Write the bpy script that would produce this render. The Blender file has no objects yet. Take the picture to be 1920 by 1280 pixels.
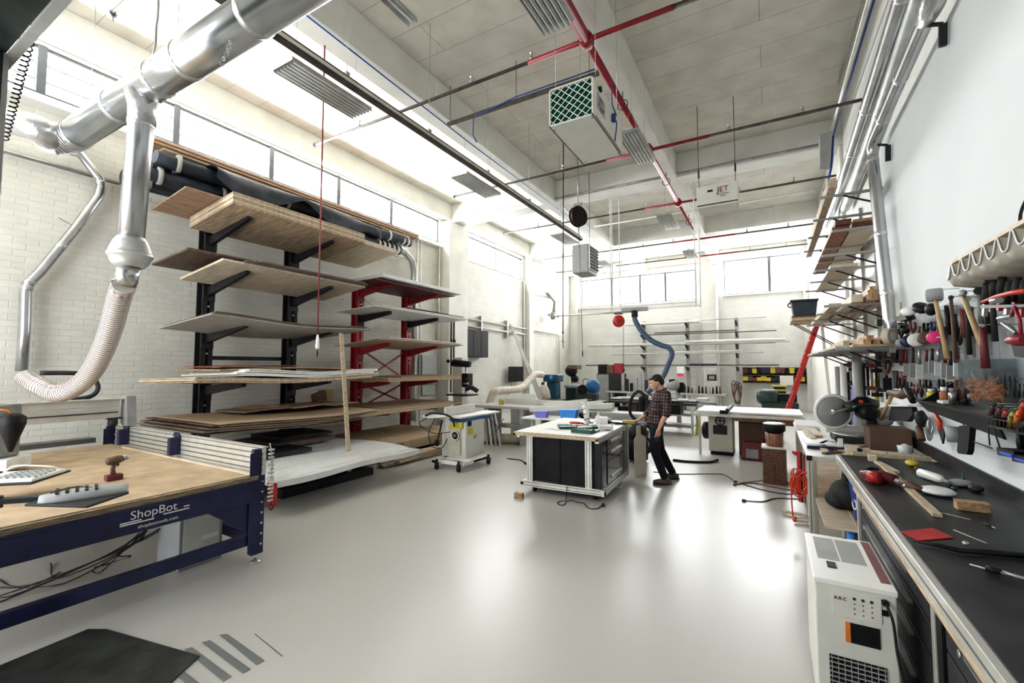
import bpy, bmesh, math, random
from mathutils import Vector, Matrix, Euler, Quaternion
random.seed(7)
SC = bpy.context.scene
COL = SC.collection
PI = math.pi
# ---------------------------------------------------------------- camera geometry
FPX = 838.0; CAM_H = 1.8
PITCH = math.atan(47 / FPX); YAW = math.atan((1445 - 960) * math.cos(PITCH) / FPX)
_F = Vector((-math.sin(YAW) * math.cos(PITCH), math.cos(YAW) * math.cos(PITCH), math.sin(PITCH)))
_R = Vector((math.cos(YAW), math.sin(YAW), 0)); _U = _R.cross(_F)
def at(px, py, ax, val):
    """where the sight line through a pixel of the photograph meets the plane ax = val (metres)"""
    i = 'xyz'.index(ax)
    d = _F + _R * (px - 960) / FPX - _U * (py - 640) / FPX
    C0 = Vector((0, 0, CAM_H))
    return C0 + d * ((val - C0[i]) / d[i])
cam_d = bpy.data.cameras.new('camera'); cam = bpy.data.objects.new('camera', cam_d); COL.objects.link(cam)
cam_d.sensor_width = 36.0; cam_d.lens = FPX / 1920 * 36.0; cam_d.clip_start = 0.05; cam_d.clip_end = 200
cam.location = (0, 0, CAM_H); cam.rotation_euler = (PI / 2 + PITCH, 0, YAW)
SC.camera = cam
# ---------------------------------------------------------------- materials
def _nt(name):
    m = bpy.data.materials.new(name); m.use_nodes = True
    nt = m.node_tree; b = nt.nodes['Principled BSDF']
    return m, nt, b
def mat(name, col, rough=0.6, metal=0.0, var=0.12, scale=6.0, bump=0.0, bscale=60.0, spec=0.5, stretch=None, col2=None, rvar=0.0):
    m, nt, b = _nt(name)
    N = nt.nodes; L = nt.links
    tc = N.new('ShaderNodeTexCoord')
    mp = N.new('ShaderNodeMapping'); L.new(tc.outputs['Object'], mp.inputs['Vector'])
    if stretch: mp.inputs['Scale'].default_value = stretch
    nz = N.new('ShaderNodeTexNoise'); nz.inputs['Scale'].default_value = scale; nz.inputs['Detail'].default_value = 5
    L.new(mp.outputs['Vector'], nz.inputs['Vector'])
    cr = N.new('ShaderNodeValToRGB')
    c2 = col2 if col2 else tuple(max(0, c * (1 - var * 1.6)) for c in col)
    c1 = tuple(min(1, c * (1 + var * .5)) for c in col)
    cr.color_ramp.elements[0].position = 0.32; cr.color_ramp.elements[1].position = 0.68
    cr.color_ramp.elements[0].color = (*c2, 1); cr.color_ramp.elements[1].color = (*c1, 1)
    L.new(nz.outputs['Fac'], cr.inputs['Fac']); L.new(cr.outputs['Color'], b.inputs['Base Color'])
    b.inputs['Roughness'].default_value = rough; b.inputs['Metallic'].default_value = metal
    b.inputs['Specular IOR Level'].default_value = spec
    if bump:
        n2 = N.new('ShaderNodeTexNoise'); n2.inputs['Scale'].default_value = bscale; n2.inputs['Detail'].default_value = 4
        L.new(mp.outputs['Vector'], n2.inputs['Vector'])
        bp = N.new('ShaderNodeBump'); bp.inputs['Strength'].default_value = bump; bp.inputs['Distance'].default_value = 0.01
        L.new(n2.outputs['Fac'], bp.inputs['Height']); L.new(bp.outputs['Normal'], b.inputs['Normal'])
    return m
def brick_mat(name, col, axis='y', rough=0.55, strength=0.3):
    """painted brick on a wall whose long direction is y ('y') or x ('x')"""
    m, nt, b = _nt(name); N = nt.nodes; L = nt.links
    g = N.new('ShaderNodeNewGeometry'); sp = N.new('ShaderNodeSeparateXYZ'); L.new(g.outputs['Position'], sp.inputs[0])
    cb = N.new('ShaderNodeCombineXYZ'); L.new(sp.outputs['Y' if axis == 'y' else 'X'], cb.inputs[0]); L.new(sp.outputs['Z'], cb.inputs[1])
    wn = N.new('ShaderNodeTexNoise'); wn.inputs['Scale'].default_value = 1.7; L.new(g.outputs['Position'], wn.inputs['Vector'])
    br = N.new('ShaderNodeTexBrick'); L.new(cb.outputs[0], br.inputs['Vector'])
    br.inputs['Scale'].default_value = 1.0; br.inputs['Brick Width'].default_value = 0.26; br.inputs['Row Height'].default_value = 0.09
    br.inputs['Mortar Size'].default_value = 0.012; br.inputs['Mortar Smooth'].default_value = 1.0
    br.inputs['Color1'].default_value = (*col, 1); br.inputs['Color2'].default_value = (*[c * .94 for c in col], 1)
    br.inputs['Mortar'].default_value = (*[c * .93 for c in col], 1)
    mx = N.new('ShaderNodeMix'); mx.data_type = 'RGBA'; mx.blend_type = 'MULTIPLY'; mx.inputs['Factor'].default_value = 0.35
    cr = N.new('ShaderNodeValToRGB'); cr.color_ramp.elements[0].color = (.72, .72, .70, 1); cr.color_ramp.elements[0].position = .35
    cr.color_ramp.elements[1].position = .65
    L.new(wn.outputs['Fac'], cr.inputs['Fac']); L.new(br.outputs['Color'], mx.inputs['A']); L.new(cr.outputs['Color'], mx.inputs['B'])
    L.new(mx.outputs['Result'], b.inputs['Base Color'])
    b.inputs['Roughness'].default_value = rough
    n2 = N.new('ShaderNodeTexNoise'); n2.inputs['Scale'].default_value = 14; L.new(g.outputs['Position'], n2.inputs['Vector'])
    ad = N.new('ShaderNodeMath'); ad.operation = 'MULTIPLY_ADD'; ad.inputs[1].default_value = -1.0
    L.new(br.outputs['Fac'], ad.inputs[0]); L.new(n2.outputs['Fac'], ad.inputs[2])
    bp = N.new('ShaderNodeBump'); bp.inputs['Strength'].default_value = strength; bp.inputs['Distance'].default_value = 0.02
    L.new(ad.outputs[0], bp.inputs['Height']); L.new(bp.outputs['Normal'], b.inputs['Normal'])
    return m
def glass_mat(name, tint=(1, 1, 1), refl=0.08, rough=0.02):
    m = bpy.data.materials.new(name); m.use_nodes = True; nt = m.node_tree; N = nt.nodes; L = nt.links
    N.remove(N['Principled BSDF']); out = N['Material Output']
    t = N.new('ShaderNodeBsdfTransparent'); t.inputs['Color'].default_value = (*tint, 1)
    g = N.new('ShaderNodeBsdfGlossy'); g.inputs['Roughness'].default_value = rough
    mx = N.new('ShaderNodeMixShader'); mx.inputs[0].default_value = refl
    L.new(t.outputs[0], mx.inputs[1]); L.new(g.outputs[0], mx.inputs[2]); L.new(mx.outputs[0], out.inputs['Surface'])
    return m
def ribs_mat(name, col, col2, scale, axis='Z', rough=0.4, metal=0.0, bump=0.6):
    m, nt, b = _nt(name); N = nt.nodes; L = nt.links
    tc = N.new('ShaderNodeTexCoord'); w = N.new('ShaderNodeTexWave'); w.bands_direction = axis; w.inputs['Scale'].default_value = scale
    L.new(tc.outputs['Object'], w.inputs['Vector'])
    cr = N.new('ShaderNodeValToRGB'); cr.color_ramp.elements[0].color = (*col2, 1); cr.color_ramp.elements[1].color = (*col, 1)
    L.new(w.outputs['Fac'], cr.inputs['Fac']); L.new(cr.outputs['Color'], b.inputs['Base Color'])
    b.inputs['Roughness'].default_value = rough; b.inputs['Metallic'].default_value = metal
    bp = N.new('ShaderNodeBump'); bp.inputs['Strength'].default_value = bump; L.new(w.outputs['Fac'], bp.inputs['Height']); L.new(bp.outputs['Normal'], b.inputs['Normal'])
    return m
def plaid_mat(name):
    m, nt, b = _nt(name); N = nt.nodes; L = nt.links
    tc = N.new('ShaderNodeTexCoord'); outs = []
    for ax in ('X', 'Z', 'Y'):
        w = N.new('ShaderNodeTexWave'); w.bands_direction = ax; w.inputs['Scale'].default_value = 6.5; w.inputs['Distortion'].default_value = 0.8
        L.new(tc.outputs['Object'], w.inputs['Vector']); outs.append(w)
    a = N.new('ShaderNodeMath'); a.operation = 'ADD'; L.new(outs[0].outputs['Fac'], a.inputs[0]); L.new(outs[1].outputs['Fac'], a.inputs[1])
    a2 = N.new('ShaderNodeMath'); a2.operation = 'MULTIPLY_ADD'; a2.inputs[1].default_value = .6; L.new(outs[2].outputs['Fac'], a2.inputs[0]); L.new(a.outputs[0], a2.inputs[2])
    d = N.new('ShaderNodeMath'); d.operation = 'DIVIDE'; d.inputs[1].default_value = 2.6; L.new(a2.outputs[0], d.inputs[0])
    cr = N.new('ShaderNodeValToRGB'); e = cr.color_ramp.elements
    e[0].color = (.022, .016, .02, 1); e[0].position = .25; e[1].color = (.20, .16, .15, 1); e[1].position = .95
    x = e.new(.6); x.color = (.085, .045, .048, 1)
    L.new(d.outputs[0], cr.inputs['Fac']); L.new(cr.outputs['Color'], b.inputs['Base Color']); b.inputs['Roughness'].default_value = .9
    return m
M = {}
def dm(k, *a, **kw): M[k] = mat(k, *a, **kw)
dm('white_paint', (.78, .78, .75), .5, var=.04, bump=.05, bscale=20)
dm('wall_panel', (.70, .73, .74), .75, var=.02, scale=1.2, spec=.25)
dm('beam_paint', (.72, .72, .67), .6, var=.08, scale=1.5, bump=.2, bscale=8)
dm('window_metal', (.10, .11, .12), .5, var=.1)
dm('galv', (.55, .56, .57), .25, .9, var=.12, scale=3)
dm('galv_dull', (.60, .62, .62), .42, .75, var=.15, scale=5)
dm('foil_tape', (.62, .63, .64), .3, .85, var=.1, bump=.6, bscale=25)
dm('alu', (.70, .69, .64), .35, .55, var=.08)
dm('alu_dark', (.16, .16, .15), .5, .3)
dm('steel', (.45, .46, .46), .35, .8, var=.15)
dm('iron_pipe', (.10, .085, .075), .5, .3, var=.3)
dm('red_pipe', (.27, .015, .025), .45, 0, var=.2)
dm('red_paint', (.33, .02, .03), .4, 0, var=.15)
dm('red_bright', (.52, .03, .03), .4, 0, var=.15)
dm('black_steel', (.022, .022, .026), .45, .2, var=.3)
dm('black_plastic', (.014, .014, .016), .5, 0, var=.3, spec=.25)
dm('black_rubber', (.018, .018, .018), .7)
dm('charcoal', (.035, .035, .039), .55, spec=.3)
dm('navy', (.022, .025, .085), .35, .1, var=.2)
dm('blue_paint', (.03, .13, .33), .4, 0)
dm('teal_paint', (.012, .07, .12), .4, 0)
dm('blue_plastic', (.05, .12, .52), .4)
dm('sky_plastic', (.05, .30, .85), .45)
dm('violet_plastic', (.20, .22, .75), .45)
dm('green_paint', (.012, .034, .026), .45, 0)
dm('green_case', (.012, .085, .05), .4)
dm('machine_grey', (.55, .54, .47), .45, 0, var=.05)
dm('machine_green', (.30, .36, .30), .45, 0, var=.05)
dm('putty', (.68, .68, .62), .45, 0, var=.03)
dm('yellow', (.62, .50, .04), .45)
dm('yellow_dull', (.45, .36, .06), .6)
dm('orange', (.78, .22, .04), .45)
dm('orange_red', (.62, .06, .02), .45)
dm('pink', (.85, .05, .25), .45)
dm('maroon', (.16, .03, .03), .5)
dm('brown', (.13, .075, .05), .6)
dm('white_plastic', (.82, .82, .80), .35, var=.03)
dm('off_white', (.70, .69, .64), .6, var=.06)
dm('paper', (.85, .85, .83), .8, var=.03)
dm('poly_film', (.80, .82, .82), .25, var=.06, bump=.8, bscale=12)
dm('ply', (.50, .38, .26), .65, var=.25, scale=4, stretch=(1, 6, 1), bump=.1)
dm('ply_light', (.62, .53, .41), .6, var=.15, scale=4, stretch=(1, 5, 1))
dm('ply_brown', (.36, .24, .16), .65, var=.25, scale=4, stretch=(5, 1, 1))
dm('ply_edge', (.34, .26, .17), .7, var=.4, scale=10, stretch=(1, 1, 12))
dm('ply_dark', (.13, .085, .06), .6, var=.3, scale=5, stretch=(1, 6, 1))
dm('mdf', (.45, .34, .22), .75, var=.08, scale=8)
dm('mdf_dark', (.25, .18, .13), .75, var=.15, scale=8)
dm('hardboard', (.17, .13, .11), .6, var=.2)
dm('melamine', (.76, .77, .75), .4, var=.04)
dm('grey_board', (.38, .38, .36), .6, var=.12)
dm('pine', (.56, .45, .32), .6, var=.25, scale=6, stretch=(8, 1, 8))
dm('pine_y', (.60, .48, .34), .6, var=.25, scale=6, stretch=(8, 1, 8))
dm('walnut', (.16, .075, .045), .5, var=.4, scale=6, stretch=(6, 1, 6))
dm('cherry', (.34, .13, .07), .5, var=.3, scale=6, stretch=(6, 1, 6))
dm('oak', (.48, .31, .17), .55, var=.3, scale=6, stretch=(6, 1, 6))
dm('spoilboard', (.46, .345, .225), .8, var=.14, scale=5, bump=.1, bscale=30)
dm('cardboard', (.50, .36, .22), .8, var=.08)
dm('tarp_blue', (.030, .038, .056), .6, var=.5, scale=4, bump=.8, bscale=9)
dm('tarp_grey', (.028, .030, .034), .6, var=.5, scale=4, bump=.8, bscale=9)
dm('foam_grey', (.07, .07, .08), .8, var=.2)
dm('counter_black', (.035, .037, .038), .42, 0, var=.5, scale=3, col2=(.012, .012, .013), bump=.15)
dm('slate', (.17, .18, .18), .5, var=.15, scale=3)
dm('mat_black', (.028, .032, .028), .7, var=.5, scale=5, bump=.3, bscale=20)
dm('skin', (.62, .36, .25), .5, var=.06)
dm('hair', (.03, .018, .014), .6, var=.4, scale=40, bump=.5)
dm('jeans', (.012, .014, .026), .85, var=.3)
dm('suede', (.17, .135, .10), .9, var=.2)
dm('duct_cloth', (.52, .46, .38), .6, var=.15, bump=.4)
dm('blue_hose', (.075, .12, .20), .4, var=.12)
dm('cable_red', (.24, .05, .05), .5)
dm('cable_blue', (.03, .08, .28), .5)
dm('grey_plastic', (.30, .30, .30), .5)
dm('box_grey', (.33, .34, .34), .5, var=.05)
dm('dark_teal_bin', (.04, .055, .07), .5)
dm('wood_handle', (.50, .36, .18), .5, var=.2, scale=8)
dm('copper_glow', (.36, .15, .10), .4)
dm('clear_poly', (.62, .66, .66), .3, var=.1, bump=.8, bscale=15)
dm('clay', (.40, .15, .08), .6)
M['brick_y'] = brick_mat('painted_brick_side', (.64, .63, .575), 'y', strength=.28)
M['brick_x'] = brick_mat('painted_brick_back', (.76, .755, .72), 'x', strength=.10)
M['pane'] = glass_mat('window_glass', (.97, .98, 1), .04)
M['clear'] = glass_mat('clear_plastic', (.86, .90, .92), .12, .1)
M['hose_ribs'] = None
M['plaid'] = plaid_mat('plaid_cloth')
def floor_mat():
    m, nt, b = _nt('epoxy_floor'); N = nt.nodes; L = nt.links
    g = N.new('ShaderNodeNewGeometry')
    n = N.new('ShaderNodeTexNoise'); n.inputs['Scale'].default_value = .7; n.inputs['Detail'].default_value = 3; L.new(g.outputs['Position'], n.inputs['Vector'])
    cr = N.new('ShaderNodeValToRGB'); cr.color_ramp.elements[0].position = .1; cr.color_ramp.elements[1].position = .9
    cr.color_ramp.elements[0].color = (.47, .46, .435, 1); cr.color_ramp.elements[1].color = (.52, .51, .485, 1)
    L.new(n.outputs['Fac'], cr.inputs['Fac']); L.new(cr.outputs['Color'], b.inputs['Base Color'])
    n2 = N.new('ShaderNodeTexNoise'); n2.inputs['Scale'].default_value = 1.2; n2.inputs['Detail'].default_value = 3; L.new(g.outputs['Position'], n2.inputs['Vector'])
    mr = N.new('ShaderNodeMapRange'); mr.inputs['To Min'].default_value = .20; mr.inputs['To Max'].default_value = .38; b.inputs['Roughness'].default_value = .32
    n3 = N.new('ShaderNodeTexNoise'); n3.inputs['Scale'].default_value = 6; n3.inputs['Detail'].default_value = 3; L.new(g.outputs['Position'], n3.inputs['Vector'])
    b.inputs['Specular IOR Level'].default_value = .5; n3.inputs['Scale'].default_value = 9; bp = N.new('ShaderNodeBump'); bp.inputs['Strength'].default_value = .035; bp.inputs['Distance'].default_value = .01; L.new(n3.outputs['Fac'], bp.inputs['Height']); L.new(bp.outputs['Normal'], b.inputs['Normal'])
    return m
M['floor'] = floor_mat()
def ceil_mat():
    m, nt, b = _nt('plank_ceiling'); N = nt.nodes; L = nt.links
    g = N.new('ShaderNodeNewGeometry'); sp = N.new('ShaderNodeSeparateXYZ'); L.new(g.outputs['Position'], sp.inputs[0])
    cb = N.new('ShaderNodeCombineXYZ'); L.new(sp.outputs['X'], cb.inputs[0]); L.new(sp.outputs['Y'], cb.inputs[1])
    br = N.new('ShaderNodeTexBrick'); br.inputs['Scale'].default_value = 1; br.inputs['Brick Width'].default_value = 9.0; br.inputs['Row Height'].default_value = .62
    br.inputs['Mortar Size'].default_value = .006; br.inputs['Mortar Smooth'].default_value = .4
    br.inputs['Color1'].default_value = (.68, .655, .59, 1); br.inputs['Color2'].default_value = (.65, .63, .57, 1); br.inputs['Mortar'].default_value = (.38, .36, .33, 1)
    L.new(cb.outputs[0], br.inputs['Vector'])
    n = N.new('ShaderNodeTexNoise'); n.inputs['Scale'].default_value = 2.0; n.inputs['Detail'].default_value = 8; L.new(g.outputs['Position'], n.inputs['Vector'])
    cr = N.new('ShaderNodeValToRGB'); cr.color_ramp.elements[0].color = (.84, .82, .80, 1); cr.color_ramp.elements[0].position = .35; cr.color_ramp.elements[1].position = .6
    L.new(n.outputs['Fac'], cr.inputs['Fac'])
    mx = N.new('ShaderNodeMix'); mx.data_type = 'RGBA'; mx.blend_type = 'MULTIPLY'; mx.inputs['Factor'].default_value = .8
    L.new(br.outputs['Color'], mx.inputs['A']); L.new(cr.outputs['Color'], mx.inputs['B']); L.new(mx.outputs['Result'], b.inputs['Base Color'])
    b.inputs['Roughness'].default_value = .7
    bp = N.new('ShaderNodeBump'); bp.inputs['Strength'].default_value = .4; bp.inputs['Distance'].default_value = .02; bp.invert = True
    L.new(br.outputs['Fac'], bp.inputs['Height']); L.new(bp.outputs['Normal'], b.inputs['Normal'])
    return m
M['ceiling'] = ceil_mat()
# ---------------------------------------------------------------- mesh builder
def V(p): return p if isinstance(p, Vector) else Vector(p)
class MB:
    def __init__(s): s.bm = bmesh.new(); s.m = 0; s.sm = False
    def _set(s, faces):
        for f in faces: f.material_index = s.m; f.smooth = s.sm
    def bx(s, x0, x1, y0, y1, z0, z1):
        return s.box(((x0 + x1) / 2, (y0 + y1) / 2, (z0 + z1) / 2), (abs(x1 - x0), abs(y1 - y0), abs(z1 - z0)))
    def box(s, c, sz, rot=(0, 0, 0)):
        R = Euler(rot).to_matrix(); c = V(c); vs = []
        for k in range(8):
            v = Vector(((-.5, .5)[k & 1] * sz[0], (-.5, .5)[k >> 1 & 1] * sz[1], (-.5, .5)[k >> 2 & 1] * sz[2]))
            vs.append(s.bm.verts.new(c + R @ v))
        fs = [s.bm.faces.new([vs[i] for i in q]) for q in ((0, 2, 3, 1), (4, 5, 7, 6), (0, 1, 5, 4), (2, 6, 7, 3), (0, 4, 6, 2), (1, 3, 7, 5))]
        s._set(fs); return s
    def bar(s, p0, p1, w, h, up=(0, 0, 1)):
        p0 = V(p0); p1 = V(p1); d = (p1 - p0); L = d.length; d.normalize(); up = V(up)
        if abs(d.dot(up)) > .98: up = Vector((1, 0, 0))
        sd = d.cross(up).normalized(); u = sd.cross(d).normalized(); vs = []
        for e in (p0, p1):
            for a, b in ((-1, -1), (1, -1), (1, 1), (-1, 1)): vs.append(s.bm.verts.new(e + sd * a * w / 2 + u * b * h / 2))
        fs = [s.bm.faces.new([vs[i] for i in q]) for q in ((0, 1, 2, 3), (7, 6, 5, 4), (0, 4, 5, 1), (1, 5, 6, 2), (2, 6, 7, 3), (3, 7, 4, 0))]
        s._set(fs); return s
    def tube(s, pts, r, n=10, cap=True, squash=None):
        pts = [V(p) for p in pts]; rs = r if isinstance(r, (list, tuple)) else [r] * len(pts)
        rings = []; t0 = (pts[1] - pts[0]).normalized()
        a = t0.orthogonal().normalized()
        for i, p in enumerate(pts):
            if i == 0: t = t0
            elif i == len(pts) - 1: t = (pts[-1] - pts[-2]).normalized()
            else: t = ((pts[i + 1] - p).normalized() + (p - pts[i - 1]).normalized()); t = t.normalized() if t.length > 1e-6 else t0
            a = (a - t * a.dot(t)); a = a.normalized() if a.length > 1e-6 else t.orthogonal().normalized()
            b = t.cross(a)
            rings.append([s.bm.verts.new(p + (a * math.cos(2 * PI * k / n) + b * math.sin(2 * PI * k / n)) * rs[i]) for k in range(n)])
        fs = []
        for A, B in zip(rings, rings[1:]):
            for k in range(n):
                f = s.bm.faces.new((A[k], A[(k + 1) % n], B[(k + 1) % n], B[k])); f.smooth = True; f.material_index = s.m
        if cap:
            for ring in (rings[0][::-1], rings[-1]): fs.append(s.bm.faces.new(ring))
        for f in fs: f.material_index = s.m
        return s
    def cyl(s, p0, p1, r0, r1=None, n=16): return s.tube([p0, p1], [r0, r0 if r1 is None else r1], n)
    def lathe(s, prof, c=(0, 0, 0), axis=(0, 0, 1), n=20):
        """prof: (radius, height) pairs along axis"""
        q = Vector((0, 0, 1)).rotation_difference(V(axis).normalized()); c = V(c); rings = []
        for r, h in prof:
            rings.append([s.bm.verts.new(c + q @ Vector((max(r, 1e-4) * math.cos(2 * PI * k / n), max(r, 1e-4) * math.sin(2 * PI * k / n), h))) for k in range(n)])
        for A, B in zip(rings, rings[1:]):
            for k in range(n):
                f = s.bm.faces.new((A[k], A[(k + 1) % n], B[(k + 1) % n], B[k])); f.smooth = True; f.material_index = s.m
        for ring in (rings[0][::-1], rings[-1]):
            f = s.bm.faces.new(ring); f.material_index = s.m
        return s
    def prism(s, pts, off):
        """extrude the 3-D polygon pts by the vector off"""
        off = V(off); A = [s.bm.verts.new(V(p)) for p in pts]; B = [s.bm.verts.new(V(p) + off) for p in pts]; n = len(A)
        fs = [s.bm.faces.new(A[::-1]), s.bm.faces.new(B)]
        for k in range(n): fs.append(s.bm.faces.new((A[k], A[(k + 1) % n], B[(k + 1) % n], B[k])))
        s._set(fs); return s
    def sph(s, c, r, sc=(1, 1, 1), n=12, rot=(0, 0, 0)):
        mt = Matrix.Translation(V(c)) @ Euler(rot).to_matrix().to_4x4() @ Matrix.Diagonal((*sc, 1))
        ret = bmesh.ops.create_uvsphere(s.bm, u_segments=n, v_segments=max(6, n * 2 // 3), radius=r, matrix=mt)
        for v in ret['verts']:
            for f in v.link_faces: f.smooth = True; f.material_index = s.m
        return s
    def torus(s, c, R, r, axis=(0, 0, 1), n=28, m=8, a0=0, a1=2 * PI, sc=(1, 1)):
        q = Vector((0, 0, 1)).rotation_difference(V(axis).normalized()); c = V(c)
        full = abs(a1 - a0 - 2 * PI) < 1e-6
        pts = [c + q @ Vector((R * sc[0] * math.cos(a0 + (a1 - a0) * k / n), R * sc[1] * math.sin(a0 + (a1 - a0) * k / n), 0)) for k in range(n + (0 if full else 1))]
        if full: pts.append(pts[0].copy()); pts.append(pts[1].copy())
        return s.tube(pts, r, m, cap=not full)
    def sheet(s, x0, x1, y0, y1, z, t, sag=None, nx=2, ny=8):
        """a thin board lying flat, z offset by sag(u,v)"""
        top = []; bot = []
        for i in range(nx + 1):
            for j in range(ny + 1):
                u = i / nx; v = j / ny; dz = sag(u, v) if sag else 0
                x = x0 + (x1 - x0) * u; y = y0 + (y1 - y0) * v
                top.append(s.bm.verts.new((x, y, z + t + dz))); bot.append(s.bm.verts.new((x, y, z + dz)))
        g = lambda i, j: i * (ny + 1) + j; fs = []
        for i in range(nx):
            for j in range(ny):
                fs.append(s.bm.faces.new((top[g(i, j)], top[g(i + 1, j)], top[g(i + 1, j + 1)], top[g(i, j + 1)])))
                fs.append(s.bm.faces.new((bot[g(i, j)], bot[g(i, j + 1)], bot[g(i + 1, j + 1)], bot[g(i + 1, j)])))
        for j in range(ny):
            fs.append(s.bm.faces.new((top[g(0, j)], top[g(0, j + 1)], bot[g(0, j + 1)], bot[g(0, j)])))
            fs.append(s.bm.faces.new((top[g(nx, j + 1)], top[g(nx, j)], bot[g(nx, j)], bot[g(nx, j + 1)])))
        for i in range(nx):
            fs.append(s.bm.faces.new((top[g(i + 1, 0)], top[g(i, 0)], bot[g(i, 0)], bot[g(i + 1, 0)])))
            fs.append(s.bm.faces.new((top[g(i, ny)], top[g(i + 1, ny)], bot[g(i + 1, ny)], bot[g(i, ny)])))
        s._set(fs); return s
    def xf(s, mt):
        bmesh.ops.transform(s.bm, matrix=mt, verts=s.bm.verts); return s
WM = {}   # world matrix of every thing that parents parts
def tag(o, label=None, cat=None, group=None, kind=None):
    if label: o['label'] = label
    if cat: o['category'] = cat
    if group: o['group'] = group
    if kind: o['kind'] = kind
    return o
def thing(name, label, cat, loc=(0, 0, 0), rz=0.0, group=None):
    o = bpy.data.objects.new(name, None); COL.objects.link(o); o.location = loc; o.rotation_euler = (0, 0, rz); o.empty_display_size = .1
    WM[o.name] = Matrix.Translation(V(loc)) @ Matrix.Rotation(rz, 4, 'Z')
    return tag(o, label, cat, group)
def obj(name, mb, m, parent=None, bevel=0, label=None, cat=None, group=None, kind=None, local=False, smooth=False):
    """link the builder's mesh as ONE object; world coordinates unless local"""
    bm = mb.bm; mats = m if isinstance(m, (list, tuple)) else [m]
    bmesh.ops.recalc_face_normals(bm, faces=bm.faces)
    loc = Vector((0, 0, 0))
    if parent is not None:
        if not local: bmesh.ops.transform(bm, matrix=WM[parent.name].inverted(), verts=bm.verts)
    elif not local:
        xs = [v.co for v in bm.verts]
        loc = Vector(((min(c.x for c in xs) + max(c.x for c in xs)) / 2, (min(c.y for c in xs) + max(c.y for c in xs)) / 2, min(c.z for c in xs)))
        bmesh.ops.translate(bm, verts=bm.verts, vec=-loc)
    me = bpy.data.meshes.new(name); bm.to_mesh(me); bm.free()
    for k in mats: me.materials.append(M[k] if isinstance(k, str) else k)
    if smooth:
        for p in me.polygons: p.use_smooth = True
    o = bpy.data.objects.new(name, me); COL.objects.link(o)
    if parent is not None: o.parent = parent; WM[o.name] = WM[parent.name]
    else: o.location = loc; WM[o.name] = Matrix.Translation(loc)
    if bevel:
        b = o.modifiers.new('bevel', 'BEVEL'); b.width = bevel; b.segments = 2; b.limit_method = 'ANGLE'
    return tag(o, label, cat, group, kind)
def dup(root, loc=None, rz=None, label=None, group=None):
    def cp(o, par):
        c = o.copy(); COL.objects.link(c)
        if par is not None: c.parent = par
        for ch in list(o.children): cp(ch, c)
        return c
    r = cp(root, None)
    if loc is not None: r.location = loc
    if rz is not None: r.rotation_euler = (0, 0, rz)
    WM[r.name] = Matrix.Translation(r.location) @ Matrix.Rotation(r.rotation_euler.z, 4, 'Z')
    return tag(r, label, None, group)
def text_on(body, size, loc, rot, m, parent, name='lettering', extrude=.001):
    c = bpy.data.curves.new(name, 'FONT'); c.body = body; c.size = size; c.extrude = extrude; c.align_x = 'CENTER'; c.align_y = 'CENTER'
    to = bpy.data.objects.new(name + '_c', c); COL.objects.link(to)
    bpy.context.view_layer.update()
    me = bpy.data.meshes.new_from_object(to.evaluated_get(bpy.context.evaluated_depsgraph_get()))
    bpy.data.objects.remove(to); me.name = name
    me.transform(Matrix.Translation(V(loc)) @ (rot if isinstance(rot, Matrix) else Euler(rot).to_matrix().to_4x4()))
    me.transform(WM[parent.name].inverted())
    me.materials.clear(); me.materials.append(M[m])
    o = bpy.data.objects.new(name, me); COL.objects.link(o); o.parent = parent; WM[o.name] = WM[parent.name]
    return o
def spline(pts, n=6):
    """Catmull-Rom through points"""
    P = [V(p) for p in pts]; P = [P[0] * 2 - P[1]] + P + [P[-1] * 2 - P[-2]]; out = []
    for i in range(1, len(P) - 2):
        for k in range(n):
            t = k / n; a, b, c, d = P[i - 1:i + 3]
            out.append(.5 * ((2 * b) + (c - a) * t + (2 * a - 5 * b + 4 * c - d) * t * t + (3 * b - a - 3 * c + d) * t ** 3))
    out.append(P[-2]); return out
def rnd(a, b): return random.uniform(a, b)
# helper: split one builder's loose islands into separate objects
def islands(name, mb, m, parent, **kw):
    bm = mb.bm; bm.verts.index_update(); bm.verts.ensure_lookup_table(); seen = set(); out = []
    for v0 in bm.verts:
        if v0.index in seen: continue
        st = [v0]; seen.add(v0.index); comp = []
        while st:
            v = st.pop(); comp.append(v)
            for e in v.link_edges:
                w = e.other_vert(v)
                if w.index not in seen: seen.add(w.index); st.append(w)
        nb = MB(); mp = {v: nb.bm.verts.new(v.co) for v in comp}; fs = {f for v in comp for f in v.link_faces}
        for f in fs:
            g = nb.bm.faces.new([mp[v] for v in f.verts]); g.smooth = f.smooth; g.material_index = f.material_index
        out.append(obj(name, nb, m, parent, **kw))
    bm.free(); return out
# ================================================================ the setting
XL, XR, YB, YF, ZC = -9.0, 1.42, 22.0, -1.6, 7.0
def struct(name, mb, m, parent=None, bevel=0):
    return obj(name, mb, m, parent, bevel=bevel, kind='structure' if parent is None else None)
struct('floor', MB().bx(XL - .4, XR + .4, YF - .4, YB + .4, -.2, 0), 'floor')
struct('ceiling', MB().bx(XL - .4, XR + .4, YF - .4, YB + .4, ZC, ZC + .2), 'ceiling')
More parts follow.
